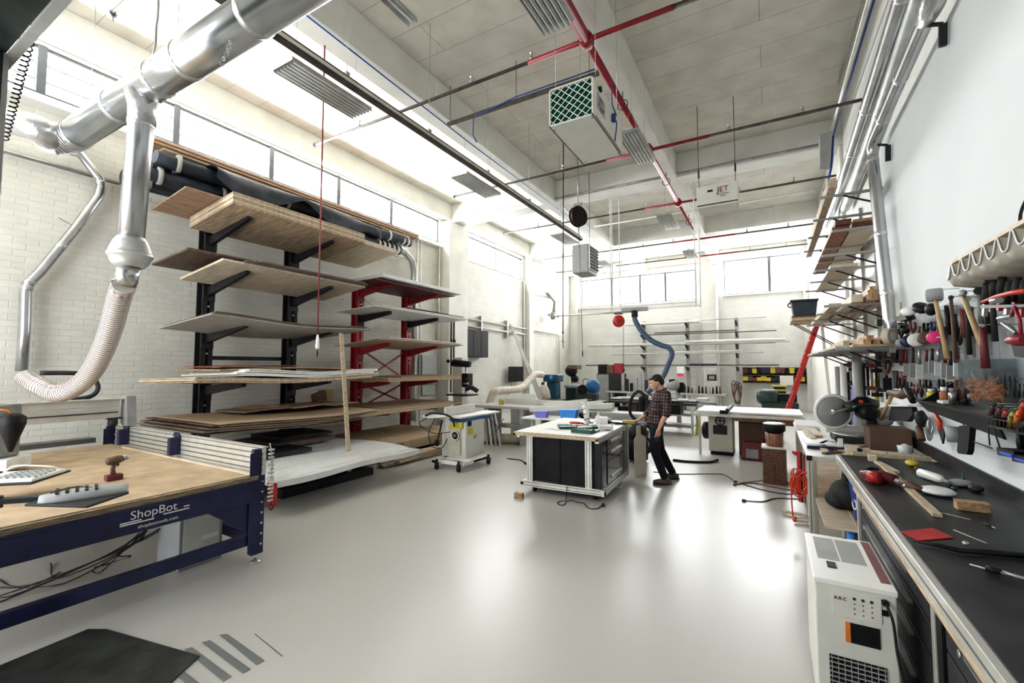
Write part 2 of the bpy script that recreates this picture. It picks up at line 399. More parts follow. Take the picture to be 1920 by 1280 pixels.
# left wall with two runs of high windows
LW0, LW1, LWY0, LWY1 = 5.72, 6.45, YF, 10.95
FW0, FW1, FWY0, FWY1 = 5.45, 6.36, 12.55, 16.45
w = MB()
w.bx(XL - .3, XL, YF - .3, 11.6, 0, LW0).bx(XL - .3, XL, YF - .3, 11.6, LW1, ZC)
w.bx(XL - .3, XL, YF - .3, YF, LW0, LW1).bx(XL - .3, XL, LWY1, 11.6, LW0, LW1)
w.bx(XL - .3, XL, 11.6, YB + .3, 0, FW0).bx(XL - .3, XL, 11.6, YB + .3, FW1, ZC)
w.bx(XL - .3, XL, 11.6, FWY0, FW0, FW1).bx(XL - .3, XL, FWY1, YB + .3, FW0, FW1)
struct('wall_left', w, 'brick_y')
# back wall
B1 = (-8.5, -2.87, 4.9, 6.3); B2 = (-1.71, 1.30, 5.0, 6.55)
w = MB()
w.bx(XL, XR, YB, YB + .3, 0, 4.9)
w.bx(XL, B1[0], YB, YB + .3, 4.9, ZC).bx(B1[1], B2[0], YB, YB + .3, 4.9, ZC).bx(B2[1], XR, YB, YB + .3, 4.9, ZC)
w.bx(B1[0], B1[1], YB, YB + .3, B1[3], ZC).bx(B2[0], B2[1], YB, YB + .3, B2[3], ZC).bx(B2[0], B2[1], YB, YB + .3, 4.9, B2[2])
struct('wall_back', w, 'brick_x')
struct('wall_right', MB().bx(XR, XR + .3, YF - .3, YB + .3, 0, ZC), 'white_paint')
w = MB(); w.bx(XL, XR, YF - .3, YF, 4.6, ZC).bx(XL, -7.6, YF - .3, YF, 0, 4.6).bx(-3.6, XR, YF - .3, YF, 0, 4.6)
struct('wall_front', w, 'white_paint')
# smooth boarding on the lower right wall above the counter, with its top ledge
struct('trim_1', MB().bx(1.34, XR, YF, 7.45, .92, 4.66), 'wall_panel')
# roof beams and pilasters
n = 2
for (x0, x1, y0, y1, z0, z1) in ((-5.48, -5.08, YF, YB, 6.4, ZC), (-2.16, -1.86, YF, YB, 6.4, ZC), (XL, XR, 11.25, 11.75, 6.405, ZC), (XL, XR, 16.6, 17.05, 6.425, ZC),
                                 (XL, XL + .26, YF, YB, 6.5, ZC), (XL, XR, 21.75, YB, 6.6, ZC),
                                 (XL, XL + .38, 11.0, 12.0, 0, 6.4), (XL, XL + .25, 16.62, 17.0, 0, 6.42), (XL, XL + .35, 21.6, YB, 0, 6.6), (-2.62, -1.95, 21.72, YB, 0, 6.6),
                                 (1.25, XR, 21.5, YB, 0, 6.6), (1.36, XR, 11.25, 11.75, 0, 6.4)):
    mb = MB().bx(x0, x1, y0, y1, z0, z1); struct('trim_%d' % n, mb, 'beam_paint', bevel=.012); n += 1
# sloping sills below the left windows
struct('trim_%d' % n, MB().prism([(XL, YF, 5.72), (XL + .14, YF, 5.60), (XL + .14, YF, 5.55), (XL, YF, 5.50)], (0, 10.95 - YF, 0)), 'beam_paint'); n += 1
struct('trim_%d' % n, MB().bx(-8.55, -2.8, YB - .12, YB, 4.80, 4.9), 'beam_paint'); n += 1
struct('trim_%d' % n, MB().bx(-1.78, 1.38, YB - .12, YB, 4.92, 5.0), 'beam_paint'); n += 1
# windows: frame, glazing bars and panes
def window(n, side, a0, a1, z0, z1, muls, bars, posts=(), thick=.07):
    root = bpy.data.objects.new('window_%d' % n, None); COL.objects.link(root); root['kind'] = 'structure'
    mk = (lambda a, b, c, d, e, f: (e, f, a, b, c, d)) if side == 'L' else (lambda a, b, c, d, e, f: (a, b, e, f, c, d))
    D = (XL - .12, XL - .05) if side == 'L' else (YB + .05, YB + .12)
    loc = (XL - .1, (a0 + a1) / 2, z0) if side == 'L' else ((a0 + a1) / 2, YB + .1, z0)
    root.location = loc; WM[root.name] = Matrix.Translation(V(loc))
    f = MB()
    f.bx(*mk(a0, a1, z0, z0 + .05, *D)).bx(*mk(a0, a1, z1 - .05, z1, *D)).bx(*mk(a0, a0 + .04, z0, z1, *D)).bx(*mk(a1 - .04, a1, z0, z1, *D))
    obj('window_frame', f, 'window_metal', root)
    for y in muls:
        obj('mullion', MB().bx(*mk(y - thick / 2, y + thick / 2, z0, z1, D[0] - .02 if side == 'L' else D[0] - .03, D[1] + .03 if side == 'L' else D[1])), 'window_metal', root)
    g = MB()
    for z in bars: g.bx(*mk(a0, a1, z - .008, z + .008, D[0] + .02, D[1] - .02))
    for y in posts: g.bx(*mk(y - .008, y + .008, z0, z1, D[0] + .02, D[1] - .02))
    if bars or posts: obj('glazing_bars', g, 'window_metal', root)
    c = (D[0] + D[1]) / 2
    obj('pane', MB().bx(*mk(a0 + .03, a1 - .03, z0 + .03, z1 - .03, c - .003, c + .003)), 'pane', root)
window(1, 'L', LWY0, LWY1, LW0, LW1, [-1.4, .3, 2.0, 3.7, 5.45, 7.15, 8.9], [5.95, 6.2], thick=.10)
window(2, 'L', FWY0, FWY1, FW0, FW1, [14.38], [], thick=.07)
window(3, 'B', B1[0], B1[1], B1[2], B1[3], [-6.88, -5.45, -4.25], [5.45], thick=.09)
window(4, 'B', B2[0], B2[1], B2[2], B2[3], [.06], [5.6], thick=.11)
# security bars in front of the far left window
g = MB()
for z in (5.6, 5.78, 5.96, 6.14, 6.3): g.bx(XL - .03, XL - .015, 15.2, 16.4, z - .01, z + .01)
for y in (15.5, 15.9, 16.3): g.bx(XL - .03, XL - .015, y - .01, y + .01, 5.47, 6.34)
obj('window_grille', g, 'charcoal', label='dark metal grille over the end of the small far left window', cat='grille')
# ---------------------------------------------------------------- light
def area(name, loc, rot, sx, sy, power, col=(1, 1, 1), spread=PI):
    l = bpy.data.lights.new(name, 'AREA'); l.shape = 'RECTANGLE'; l.size = sx; l.size_y = sy; l.energy = power; l.color = col; l.spread = spread
    o = bpy.data.objects.new(name, l); COL.objects.link(o); o.location = loc; o.rotation_euler = rot; return o
LL = 21.0
area('window_light', (XL - .22, (LWY0 + LWY1) / 2, 6.08), (0, -PI / 2, 0), .73, LWY1 - LWY0, LL * PI * .73 * (LWY1 - LWY0), (1, .985, .93))
area('window_light', (XL - .22, 14.5, 5.9), (0, -PI / 2, 0), .9, 3.9, LL * PI * .9 * 3.9 * 1.8, (1, .99, .95))
area('window_light', (-5.68, YB + .22, 5.6), (-PI / 2, 0, 0), 5.6, 1.4, 25 * PI * 5.6 * 1.4, (1, .99, .96))
area('window_light', (-.2, YB + .22, 5.78), (-PI / 2, 0, 0), 3.0, 1.55, 25 * PI * 3.0 * 1.55, (1, .99, .96))
# added fill lamp outside the left windows, aimed up to brighten the ceiling
area('ceiling_fill', (XL - .9, 4.7, 5.45), (0, -PI / 2 - .62, 0), .9, 12.0, 1100, (1, .97, .9), spread=1.9)
# the open loading door behind the camera
area('door_light', (-5.6, YF - .2, 2.3), (PI / 2, 0, 0), 4.0, 4.4, 18, (.93, .97, 1))
W = bpy.data.worlds.new('world'); SC.world = W; W.use_nodes = True
bg = W.node_tree.nodes['Background']; bg.inputs[0].default_value = (.95, .98, 1, 1); bg.inputs[1].default_value = 6.0
SC.view_settings.view_transform = 'Standard'; SC.view_settings.look = 'Medium High Contrast'; SC.view_settings.exposure = 0.12
# ================================================================ CNC router table (front left)
cx = thing('cnc_router', 'long blue steel router table with tan board bed, aluminium rails and gantry', 'machine', (-5.8, 1.5, 0))
X0, X1, Y0, Y1, ZT = -7.55, -4.16, -.15, 2.50, .80
obj('spoilboard', MB().bx(X0 + .1, X1 - .02, Y0 + .05, Y1 - .02, .752, ZT), 'spoilboard', cx, bevel=.003)
obj('board_edge', MB().bx(X1 - .02, X1 + .015, Y0, Y1 - .03, .750, .792), 'ply_edge', cx)
obj('edge_strip', MB().bx(-6.95, X1 - .02, Y1 - .085, Y1 - .05, ZT, ZT + .012), 'ply_light', cx)
def end_beam(x, s):
    mb = MB(); mb.prism([(x, Y0, .752), (x, Y1 - .06, .752), (x, Y1 - .06, .56), (x, Y0, .56)], (.03 * s, 0, 0))
    mb.bx(x - .04, x + .04, Y0, Y1, .73, .75); return mb
obj('end_beam', end_beam(X1 - .01, 1), 'navy', cx, bevel=.004)
obj('end_beam', end_beam(X0, -1), 'navy', cx, bevel=.004)
mb = MB()
for y in (.55, 1.25, 1.95): mb.bx(X0, X1 - .05, y - .03, y + .03, .66, .74)
obj('cross_member', mb, 'navy', cx)
obj('gusset', MB().prism([(X1 - .02, 2.46, .56), (X1 - .02, 2.05, .56), (X1 - .02, 2.46, .25)], (.012, 0, 0)), 'navy', cx)
obj('lower_rail', MB().bx(X1 - .06, X1 - .01, Y0, 2.47, .17, .27), 'navy', cx, bevel=.004)
obj('lower_rail', MB().bx(X0, X1 - .1, 2.44, 2.49, .17, .27), 'navy', cx, bevel=.004)
def leg(x, y, tall, s=1):
    mb = MB(); mb.bx(x - .045, x + .005, y - .01, y + .10, .07, tall); mb.bx(x - .09, x - .045, y + .085, y + .10, .07, tall)
    mb.bx(x - .002, x + .012, y - .045, y + .02, .10, tall - .03)
    h = obj('leg', mb, 'navy', cx, bevel=.003)
    b = MB()
    for k in range(9): b.cyl((x + .01, y + .07, .16 + k * .095), (x + .018, y + .07, .16 + k * .095), .009, n=8)
    islands('bolt', b, 'alu', h)
    f = MB(); f.cyl((x - .02, y + .04, .02), (x - .02, y + .04, .08), .008, n=8).lathe([(.045, 0), (.045, .008), (.012, .022)], (x - .02, y + .04, 0), n=16)
    obj('levelling_foot', f, 'steel', h)
leg(X1, 2.44, 1.03); leg(X1, Y0 - .1, 1.03); leg(X0 + .1, 2.44, 1.03)
def rail(y):
    r = MB()
    for k in range(5):
        z = .79 + k * .05; r.bx(-7.40, -4.14, y, y + .035, z, z + .042); r.bx(-7.40, -4.14, y + .006, y + .03, z + .042, z + .05)
    r.bx(-7.40, -4.13, y - .004, y + .05, 1.038, 1.048)
    o = obj('side_rail', r, 'alu', cx)
    q = MB()
    for k in range(5): q.bx(-7.40, -4.14, y - .0015, y + .003, .8285 + k * .05, .8385 + k * .05)
    islands('rail_slot', q, 'alu_dark', o)
    return o
rail(2.50)
for x in (-7.05, -5.75):
    b = MB(); b.prism([(x - .07, 2.492, .83), (x + .07, 2.492, .83), (x + .07, 2.492, 1.04), (x + .04, 2.492, 1.07), (x - .04, 2.492, 1.07), (x - .07, 2.492, 1.04)], (0, -.014, 0))
    b.bx(x - .005, x + .06, 2.40, 2.49, .83, 1.02)
    o = obj('rail_clamp', b, 'navy', cx, bevel=.003)
    q = MB()
    for z in (.87, .92, .97, 1.02): q.cyl((x - .035, 2.478, z), (x - .035, 2.47, z), .008, n=8)
    islands('bolt', q, 'alu', o)
# gear rack along the rail end
g = MB()
for k in range(14): g.box((-4.10, 2.56, .55 + k * .036), (.02, .05, .016), (0, 0, .3 * (-1) ** k))
obj('chain_guard', g, 'alu', cx)
# gantry
ga = MB(); gx = -7.1
for z0 in (1.16, 1.24, 1.32): ga.bx(gx - .05, gx + .03, .2, 2.42, z0, z0 + .07)
ga.bx(gx - .08, gx + .06, .2, 2.5, 1.39, 1.405)
obj('gantry_beam', ga, 'alu', cx, bevel=.004)
obj('gantry_track', MB().bx(gx + .031, gx + .045, .2, 2.4, 1.232, 1.24), 'charcoal', cx)
e = MB(); e.prism([(gx + .09, 2.46, 1.43), (gx - .04, 2.46, 1.43), (gx - .07, 2.46, 1.1), (gx, 2.46, 1.06), (gx + .15, 2.46, 1.06)], (0, .10, 0))
obj('gantry_end', e, 'grey_plastic', cx, bevel=.004)
mm = MB().lathe([(.045, 0), (.05, .02), (.045, .09)], (gx + .02, 2.36, 1.07)); mm.bx(gx - .03, gx + .06, 2.3, 2.44, 1.15, 1.17)
obj('drive_motor', mm, 'charcoal', cx)
obj('far_rail', MB().bx(-7.95, -7.75, .7, 2.42, .80, .86), 'alu_dark', cx)
# carriage with spindle
c = MB(); c.bx(-6.75, -6.5, 1.05, 1.18, .98, 1.62).bx(-6.7, -6.42, 1.0, 1.05, 1.0, 1.62)
for k in range(4): c.bx(-6.5, -6.46, 1.06 + k * .03, 1.078 + k * .03, .98, 1.62)
obj('carriage', c, 'alu', cx, bevel=.003)
sc_ = at(22, 805, 'x', -5.95); sp = MB().lathe([(.015, -.20), (.03, -.15), (.07, -.02), (.09, .05), (.09, .11), (.04, .15)], sc_); sp.bx(-6.45, -5.98, sc_.y - .03, sc_.y + .03, sc_.z + .02, sc_.z + .08)
obj('spindle', sp, 'black_plastic', cx)
dsk = MB().prism([(-6.6, .95, .84), (-6.1, 1.28, .84), (-6.35, 1.5, .84), (-6.85, 1.15, .84)], (0, 0, .1))
obj('dust_foot', dsk, 'off_white', cx, bevel=.006)
bx_ = MB().prism([(-6.45, 1.02, .94), (-6.2, 1.18, .94), (-6.35, 1.42, .94), (-6.6, 1.22, .94)], (0, 0, .50))
dm('smoky_poly', (.22, .23, .21), .4, var=.2, scale=8)
obj('dust_shroud', bx_, 'smoky_poly', cx, bevel=.02)
obj('motor_housing', MB().bx(-6.5, -6.36, .90, 1.06, 1.48, 1.68), 'navy', cx, bevel=.01)
ec = MB()
pts = [at(x, y, 'x', -7.3) for x, y in ((75, 699), (130, 699), (160, 702), (178, 712), (184, 728), (172, 742), (145, 748), (110, 748))]
ec.tube(spline(pts, 4), .028, 6); obj('cable_chain', ec, 'charcoal', cx)
obj('air_line', MB().tube(spline([at(0, 768, 'x', -5.9), at(15, 770, 'x', -5.9), at(28, 782, 'x', -5.95)]), .008, 6), 'orange', cx)
# brand lettering on the front beam: lies in the plane x = X1+.02, reading along +y
RY = Matrix(((0, 0, 1, 0), (1, 0, 0, 0), (0, 1, 0, 0), (0, 0, 0, 1)))
text_on('ShopBot', .088, (X1 + .024, 1.66, .692), RY, 'white_plastic', cx, 'brand_lettering')
text_on('shopbottools.com', .036, (X1 + .024, 1.69, .600), RY, 'white_plastic', cx, 'brand_lettering')
st = MB()
for (a, b, z) in ((1.45, 1.58, .646), (1.45, 1.66, .631), (1.72, 1.90, .646), (1.86, 1.90, .668)): st.bx(X1 + .021, X1 + .024, a, b, z, z + .009)
obj('brand_stripe', st, 'white_plastic', cx)
# underneath
cb = thing('control_box', 'grey control cabinet standing under the router table beside the right legs', 'electrical box', (-4.75, 2.2, 0))
obj('cabinet', MB().bx(-4.95, -4.55, 2.02, 2.38, .0, .62), 'box_grey', cb, bevel=.006)
obj('panel', MB().bx(-4.548, -4.54, 2.05, 2.35, .05, .58), 'off_white', cb)
obj('nameplate', MB().bx(-4.54, -4.536, 2.20, 2.34, .22, .26), 'white_plastic', cb)
cl = MB()
for k in range(9):
    a = (-5.1 - rnd(0, .3), 1.5 + rnd(-.5, .5), .01); cl.tube(spline([(-4.9, 2.0 + rnd(-.1, .1), .4 + rnd(-.1, .15)), (-5.0 + rnd(-.1, .1), 1.8 + rnd(-.1, .1), .2), a, (a[0] - .2 + rnd(-.3, .3), a[1] + rnd(-.5, .3), .01)], 5), .006, 5)
obj('cable_tangle', cl, 'black_rubber', label='tangle of thin dark cables trailing over the floor under the router table', cat='cable', kind='stuff')
# drill standing on the bed
dl = thing('cordless_drill', 'brown and red cordless drill standing upright on the tan router bed', 'drill', (-5.05, 1.71, .80))
obj('battery', MB().box((-5.05, 1.71, .826), (.075, .115, .052)), 'maroon', dl, bevel=.008)
obj('handle', MB().tube([(-5.05, 1.705, .85), (-5.05, 1.70, .90), (-5.05, 1.715, .96)], [.020, .017, .024], 10), 'brown', dl)
obj('motor_body', MB().lathe([(.02, -.065), (.034, -.05), (.036, .02), (.028, .05), (.018, .055)], (-5.05, 1.715, .975), (0, 1, .12), 16), 'brown', dl)
obj('chuck', MB().lathe([(.024, .055), (.022, .085), (.012, .10)], (-5.05, 1.715, .975), (0, 1, .12), 14), 'steel', dl)
obj('trigger', MB().box((-5.05, 1.735, .935), (.012, .015, .03)), 'black_plastic', dl)
# keyboard on its swing arm, and number keyboard beyond
kp = [at(60, 935, 'z', .98), at(66, 915, 'z', .98), at(150, 898, 'z', .98), at(185, 912, 'z', .98), at(178, 926, 'z', .98)]
kb = thing('ergonomic_keyboard', 'grey curved ergonomic keyboard on a black tray at the end of a swing arm', 'keyboard', (-3.85, 1.08, .95))
def slab(pts, z0, z1): return MB().prism([(p.x, p.y, z0) for p in pts], (0, 0, z1 - z0))
o = obj('tray', slab([V((-3.98, .92, 0)), V((-3.60, 1.10, 0)), V((-3.76, 1.36, 0)), V((-4.22, 1.16, 0))], .945, .96), 'black_plastic', kb, bevel=.004)
def blob(a, b, w, h, z):
    mb = MB(); n = 14; a = V(a); b = V(b); d = (b - a); s = d.cross(Vector((0, 0, 1))).normalized(); rings = []
    for i in range(n + 1):
        t = i / n; c = a + d * t; hw = w * (math.sin(PI * min(1, max(0, .08 + t * .84))) ** .45) / 2; hz = h * (.6 + .4 * math.sin(PI * t))
        ring = []
        for k in range(7):
            u = -1 + k / 3; ring.append(mb.bm.verts.new(c + s * hw * u + Vector((0, 0, z + hz * (1 - abs(u) ** 3 * .8)))))
        ring.append(mb.bm.verts.new(c + s * hw + Vector((0, 0, z)))); ring.append(mb.bm.verts.new(c - s * hw + Vector((0, 0, z)))); rings.append(ring)
    for A, B in zip(rings, rings[1:]):
        for k in range(9): f = mb.bm.faces.new((A[k], A[(k + 1) % 9], B[(k + 1) % 9], B[k])); f.smooth = k < 6
    mb.bm.faces.new(rings[0]); mb.bm.faces.new(rings[-1][::-1]); return mb
obj('keyboard_shell', blob((-3.97, .98, 0), (-3.83, 1.38, 0), .24, .055, .961), 'box_grey', kb)
kk = MB()
for i in range(5):
    for j in range(4):
        kk.box((-3.975 + .018 * i + j * .034 - .02, 1.07 + .042 * i - j * .01, 1.016 - abs(j - 1.4) * .004), (.028, .016, .010), (0, 0, -.33))
obj('keys', kk, 'charcoal', kb)
obj('keyboard_cord', MB().tube(spline([(-3.94, 1.02, 1.008), (-3.93, 1.13, 1.02), (-3.86, 1.2, 1.012)]), .004, 6), 'black_rubber', kb)
am = MB().bar((-4.05, 1.02, .962), (-4.16, .84, .97), .06, .03); am.bar((-4.16, .84, .97), (-4.22, .62, .95), .05, .04); am.cyl((-4.16, .84, .93), (-4.16, .84, 1.0), .03)
obj('swing_arm', am, 'charcoal', kb)
k2 = thing('desk_keyboard', 'pale dusty keyboard with looped cord on a tray at the left edge', 'keyboard', (-5.0, 1.05, .95))
obj('tray', slab([V((-5.0, .86, 0)), V((-4.72, 1.12, 0)), V((-5.02, 1.42, 0)), V((-5.3, 1.1, 0))], .935, .95), 'black_plastic', k2, bevel=.004)
obj('keyboard_shell', slab([V((-4.98, .90, 0)), V((-4.74, 1.13, 0)), V((-4.98, 1.38, 0)), V((-5.24, 1.1, 0))], .95, .975), 'off_white', k2, bevel=.006)
kk = MB()
for i in range(6):
    for j in range(5):
        kk.box((-4.95 + .036 * i * .9 - j * .04, 1.00 + .03 * i + j * .035, .98), (.026, .028, .012), (0, 0, .75))
obj('keys', kk, 'box_grey', k2)
obj('keyboard_cord', MB().tube(spline([(-5.2, 1.08, .98), (-5.1, 1.12, 1.03), (-4.95, 1.25, 1.02), (-4.93, 1.34, .985)]), .006, 6), 'white_plastic', k2)
# rubber mat and grip strips on the floor
mb = MB().sheet(-4.9, -3.15, .2, 1.50, .002, .012, lambda u, v: 0)
bm_ = MB().prism([at(-60, 1275, 'z', 0) + Vector((0, 0, .002)), at(165, 1182, 'z', 0) + Vector((0, 0, .002)), at(200, 1182, 'z', 0) + Vector((0, 0, .002)), at(374, 1232, 'z', 0) + Vector((0, 0, .002)), at(290, 1310, 'z', 0) + Vector((0, 0, .002)), at(100, 1400, 'z', 0) + Vector((0, 0, .002))], (0, 0, .010))
mb.bm.free()
obj('rubber_mat', bm_, 'mat_black', label='worn black rubber floor mat lying in the front left corner', cat='mat')
for i, (p) in enumerate((((412, 1190), (426, 1188), (496, 1238), (481, 1246)), ((379, 1204), (394, 1200), (470, 1254), (455, 1262)), ((346, 1217), (360, 1213), (434, 1268), (419, 1277)), ((318, 1256), (332, 1248), (386, 1290), (370, 1298)))):
    obj('floor_strip', MB().prism([at(x, y, 'z', .0015) for x, y in p], (0, 0, .002)), 'slate',
        label=['dark rough strip stuck to the floor, farthest right of four beside the mat', 'dark rough floor strip, second from the right beside the mat', 'dark rough floor strip, third from the right, touching the mat corner', 'dark rough floor strip partly under the front edge of the black mat'][i], cat='floor strip', group='rough strips on the floor')
obj('seam_line', MB().bar(at(478, 1188, 'z', .002), at(530, 1230, 'z', .002), .004, .001), 'charcoal', label='thin dark seam line on the floor right of the strips', cat='floor seam')
# red ties hanging behind the router table leg
t = thing('tie_down_strap', 'red and white tie-down strap hanging behind the blue router leg', 'strap', at(511, 945, 'y', 2.75))
P = lambda x, y: at(x, y, 'y', 2.75)
mb = MB()
for dx in (-6, 0, 6, 10): mb.tube(spline([P(508 + dx, 905), P(512 + dx * .6, 925), P(506 + dx, 950)]), .010, 6)
obj('webbing', mb, 'red_bright', t)
obj('buckle', MB().sph(P(510, 895), .03, (1, .6, 1)), 'white_plastic', t)
obj('hook', MB().torus(P(508, 950), .028, .006, (0, 1, 0)), 'black_steel', t)
obj('chain', MB().tube(spline([P(506, 830), P(510, 860), P(509, 895)]), .006, 5), 'steel', t)
# ================================================================ cantilever racks on the left wall
def sagf(a, ph=0.0, b=0.0):
    return lambda u, v: a * math.sin(PI * (v * 1.6 + ph)) + b * (v - .5)
def rack(name, label, m, ys, top, levels, w, armw, tip, brace, blackarms=(), x=-8.4, wall=-8.46, base=None):
    r = thing(name, label, 'rack', (x, sum(ys) / 2, 0))
    for y in ys:
        p = MB(); p.bx(wall, wall + .025, y - w / 2, y + w / 2, 0, top).bx(x + .12, x + .145, y - w / 2, y + w / 2, 0, top).bx(wall, x + .145, y - .015, y + .015, 0, top)
        c = obj('column', p, m, r)
        bolt = MB()
        for z in [zz[0] + d for zz in levels for d in (-.33, -.2)]:
            if z > .1: bolt.cyl((x + .145, y, z), (x + .155, y, z), .018, n=8)
        islands('bolt', bolt, 'steel', c)
        for i, (z, zt_) in enumerate(levels):
            a = MB(); x0 = x + .145; L = tip - x0
            a.prism([(x0, y - armw / 2, z), (tip, y - armw / 2, zt_), (tip, y - armw / 2, zt_ - .07), (x0, y - armw / 2, z - .16)], (0, armw, 0))
            a.bx(x0, x0 + .02, y - w / 2, y + w / 2, z - .25, z + .02)
            obj('arm', a, 'black_steel' if i in blackarms else m, r, bevel=.004)
        b = MB().bx(wall, -7.5, y - w / 2, y + w / 2, 0, .12)
        obj('base_foot', b, m, r)
    for z in brace: obj('brace', MB().bx(x - .02, x + .02, ys[0] + .02, ys[-1] - .02, z - .035, z + .035), m, r)
    return r
brk = rack('cantilever_rack', 'tall black steel cantilever rack holding plywood sheets against the left brick wall', 'black_steel', (3.96, 5.52), 4.25, [(.84, .90), (1.48, 1.56), (2.35, 2.48), (3.15, 3.33), (4.02, 4.20)], .19, .07, -7.1, (1.95, 3.55))
rrk = rack('cantilever_rack', 'red steel cantilever rack with crossed braces holding sheets, right of the black rack', 'red_paint', (7.22, 8.85), 3.68, [(.80, .80), (1.43, 1.48), (2.22, 2.34), (2.98, 3.03), (3.58, 3.66)], .19, .075, -7.3, (), blackarms=(3,))
for z0, z1 in ((1.45, 2.2), (.85, 1.4)):
    for s in (0, 1):
        obj('cross_brace', MB().bar((-8.3, 7.3, z0 if s else z1), (-8.3, 8.8, z1 if s else z0), .01, .045), 'red_paint', rrk)
def board(x0, x1, y0, y1, z, t, m, label, name='plywood_sheet', cat='sheet', group=None, sag=None, rz=0, slope=0, nx=2, ny=10):
    mb = MB().sheet(x0, x1, y0, y1, z, t, sag, nx, ny)
    c = Vector(((x0 + x1) / 2, (y0 + y1) / 2, z))
    mb.xf(Matrix.Translation(c) @ Matrix.Rotation(rz, 4, 'Z') @ Matrix.Rotation(slope, 4, 'Y') @ Matrix.Translation(-c))
    return obj(name, mb, m, label=label, cat=cat, group=group)
SL = -.055   # arms rise slightly towards the aisle
gA = 'sheets on the black rack'; gB = 'sheets on the red rack'
# level 5 (top): thick glued stack
for k in range(5):
    board(-8.10, -6.83, 3.56, 6.05, 4.13 + .037 * k, .035, 'ply_light' if k % 2 else 'ply', ['thick plywood sheet, lowest of the five in the pale stack on the top arms', 'plywood sheet second from the bottom of the top pale stack', 'middle plywood sheet of the five-high pale stack on the top arms', 'plywood sheet second from the top of the pale stack on the top arms', 'plywood sheet lying on top of the pale stack on the top arms'][k], group=gA, slope=-.14)
board(-8.25, -7.2, 3.10, 4.8, 4.30, .02, 'ply_brown', 'reddish thin plywood sheet sticking out left above the pale stack', group=gA, slope=-.14)
board(-8.20, -6.90, 6.06, 7.0, 4.14, .09, 'ply_light', 'short pale plywood offcut at the right end of the top arms', group=gA, slope=-.14)
# level 4
board(-8.12, -6.85, 3.46, 6.1, 3.262, .035, 'ply_light', 'pale plywood sheet on the fourth arms of the black rack', group=gA, slope=-.13)
for k in range(4):
    board(-8.05 + .02 * k, -6.78 + rnd(-.03, .03), 3.75 + .12 * k, 6.1 - .04 * k, 3.302 + .016 * k, .012, 'hardboard', ['lowest of the thin dark sheets over the pale plywood on the fourth arms', 'second of the thin dark sheets on the fourth arms', 'third of the thin dark sheets on the fourth arms', 'topmost of the thin dark sheets on the fourth arms'][k], 'hardboard_sheet', group=gA, slope=-.13)
board(-8.22, -7.1, 3.12, 6.1, 3.41, .03, 'ply_dark', 'dark brown sheet rising at the back of the fourth arms', 'hardboard_sheet', group=gA, slope=-.09)
# level 3
sg = lambda u, v: .03 * math.cos(PI * v * 2) - .02 * v
for k in range(4):
    board(-8.15, -6.62 - .02 * k, 3.22 + .03 * k, 6.05 + rnd(-.15, .1), 2.42 + .017 * k, .013, ['grey_board', 'hardboard', 'ply_dark', 'hardboard'][k], ['bowed grey sheet at the bottom of the third arms', 'bowed dark sheet second from bottom on the third arms', 'bowed brown sheet second from top on the third arms', 'bowed dark sheet on top of the third arms'][k], 'hardboard_sheet', group=gA, slope=-.085, sag=sg)
# level 2
lab2 = ['lowest bowed plywood sheet on the second arms of the black rack', 'light plywood sheet second from bottom on the second arms', 'thin plywood sheet third from bottom on the second arms', 'white faced sheet in the middle of the second arms', 'white faced sheet fifth from bottom on the second arms', 'white faced sheet sixth from bottom on the second arms', 'uppermost white faced sheet on the second arms']
for k in range(7):
    white = k >= 3
    board(-8.2, -6.55 - .01 * k, (3.0 if not white else 3.55) + rnd(0, .25), 6.15 + rnd(-.15, .1), 1.54 + .026 * k, .022, 'melamine' if white else ('ply_light' if k % 2 else 'ply'), lab2[k], 'melamine_sheet' if white else 'plywood_sheet', group=gA, slope=SL * .5, sag=lambda u, v: .025 * math.cos(PI * v * 2))
board(-8.2, -6.9, 3.5, 5.9, 1.735, .022, 'oak', 'brown board bowed upward on top of the white sheets', group=gA, sag=lambda u, v: .035 * math.sin(PI * v))
board(-8.2, -7.1, 3.6, 4.9, 1.775, .014, 'cherry', 'small reddish offcut board lying on the brown bowed board', group=gA, sag=lambda u, v: .035 * math.sin(PI * (.1 + v * .6)))
# level 1
lab1 = ['lowest sheet of the bottom arms, dark and worn', 'second sheet from below on the bottom arms', 'third sheet from below on the bottom arms', 'fourth sheet from below on the bottom arms', 'fifth sheet from below on the bottom arms', 'sixth sheet from below on the bottom arms', 'seventh sheet from below on the bottom arms', 'uppermost full sheet on the bottom arms']
for k in range(8):
    board(-8.25, -6.30 - .05 * rnd(0, 1), 2.95 + rnd(0, .3), 5.75 + rnd(-.4, .5), .885 + .017 * k, .014, ['hardboard', 'ply_dark', 'mdf_dark', 'mdf', 'hardboard', 'ply', 'ply_dark', 'mdf'][k], lab1[k], 'plywood_sheet', group=gA, sag=lambda u, v: .03 * math.cos(PI * (v * 1.3 + .1)))
for k, (a, b, c, d, z) in enumerate(((-8.2, -7.3, 4.1, 5.2, 1.04), (-8.2, -7.2, 4.9, 6.3, 1.05), (-8.2, -7.5, 4.4, 5.0, 1.06))):
    board(a, b, c, d, z, .03, ['mdf_dark', 'ply_brown', 'oak'][k], ['dark offcut lying on the bottom sheets of the black rack', 'brown offcut at the right on the bottom sheets', 'small oak offcut behind on the bottom sheets'][k], 'wood_offcut', 'offcut', sag=lambda u, v: .02 * math.sin(PI * v), slope=-.03)
obj('wood_block', MB().box((-7.9, 5.9, 1.18), (.12, .3, .2), (.2, 0, .2)), 'walnut', label='dark wood block standing on the offcuts between the two racks', cat='block', bevel=.004)
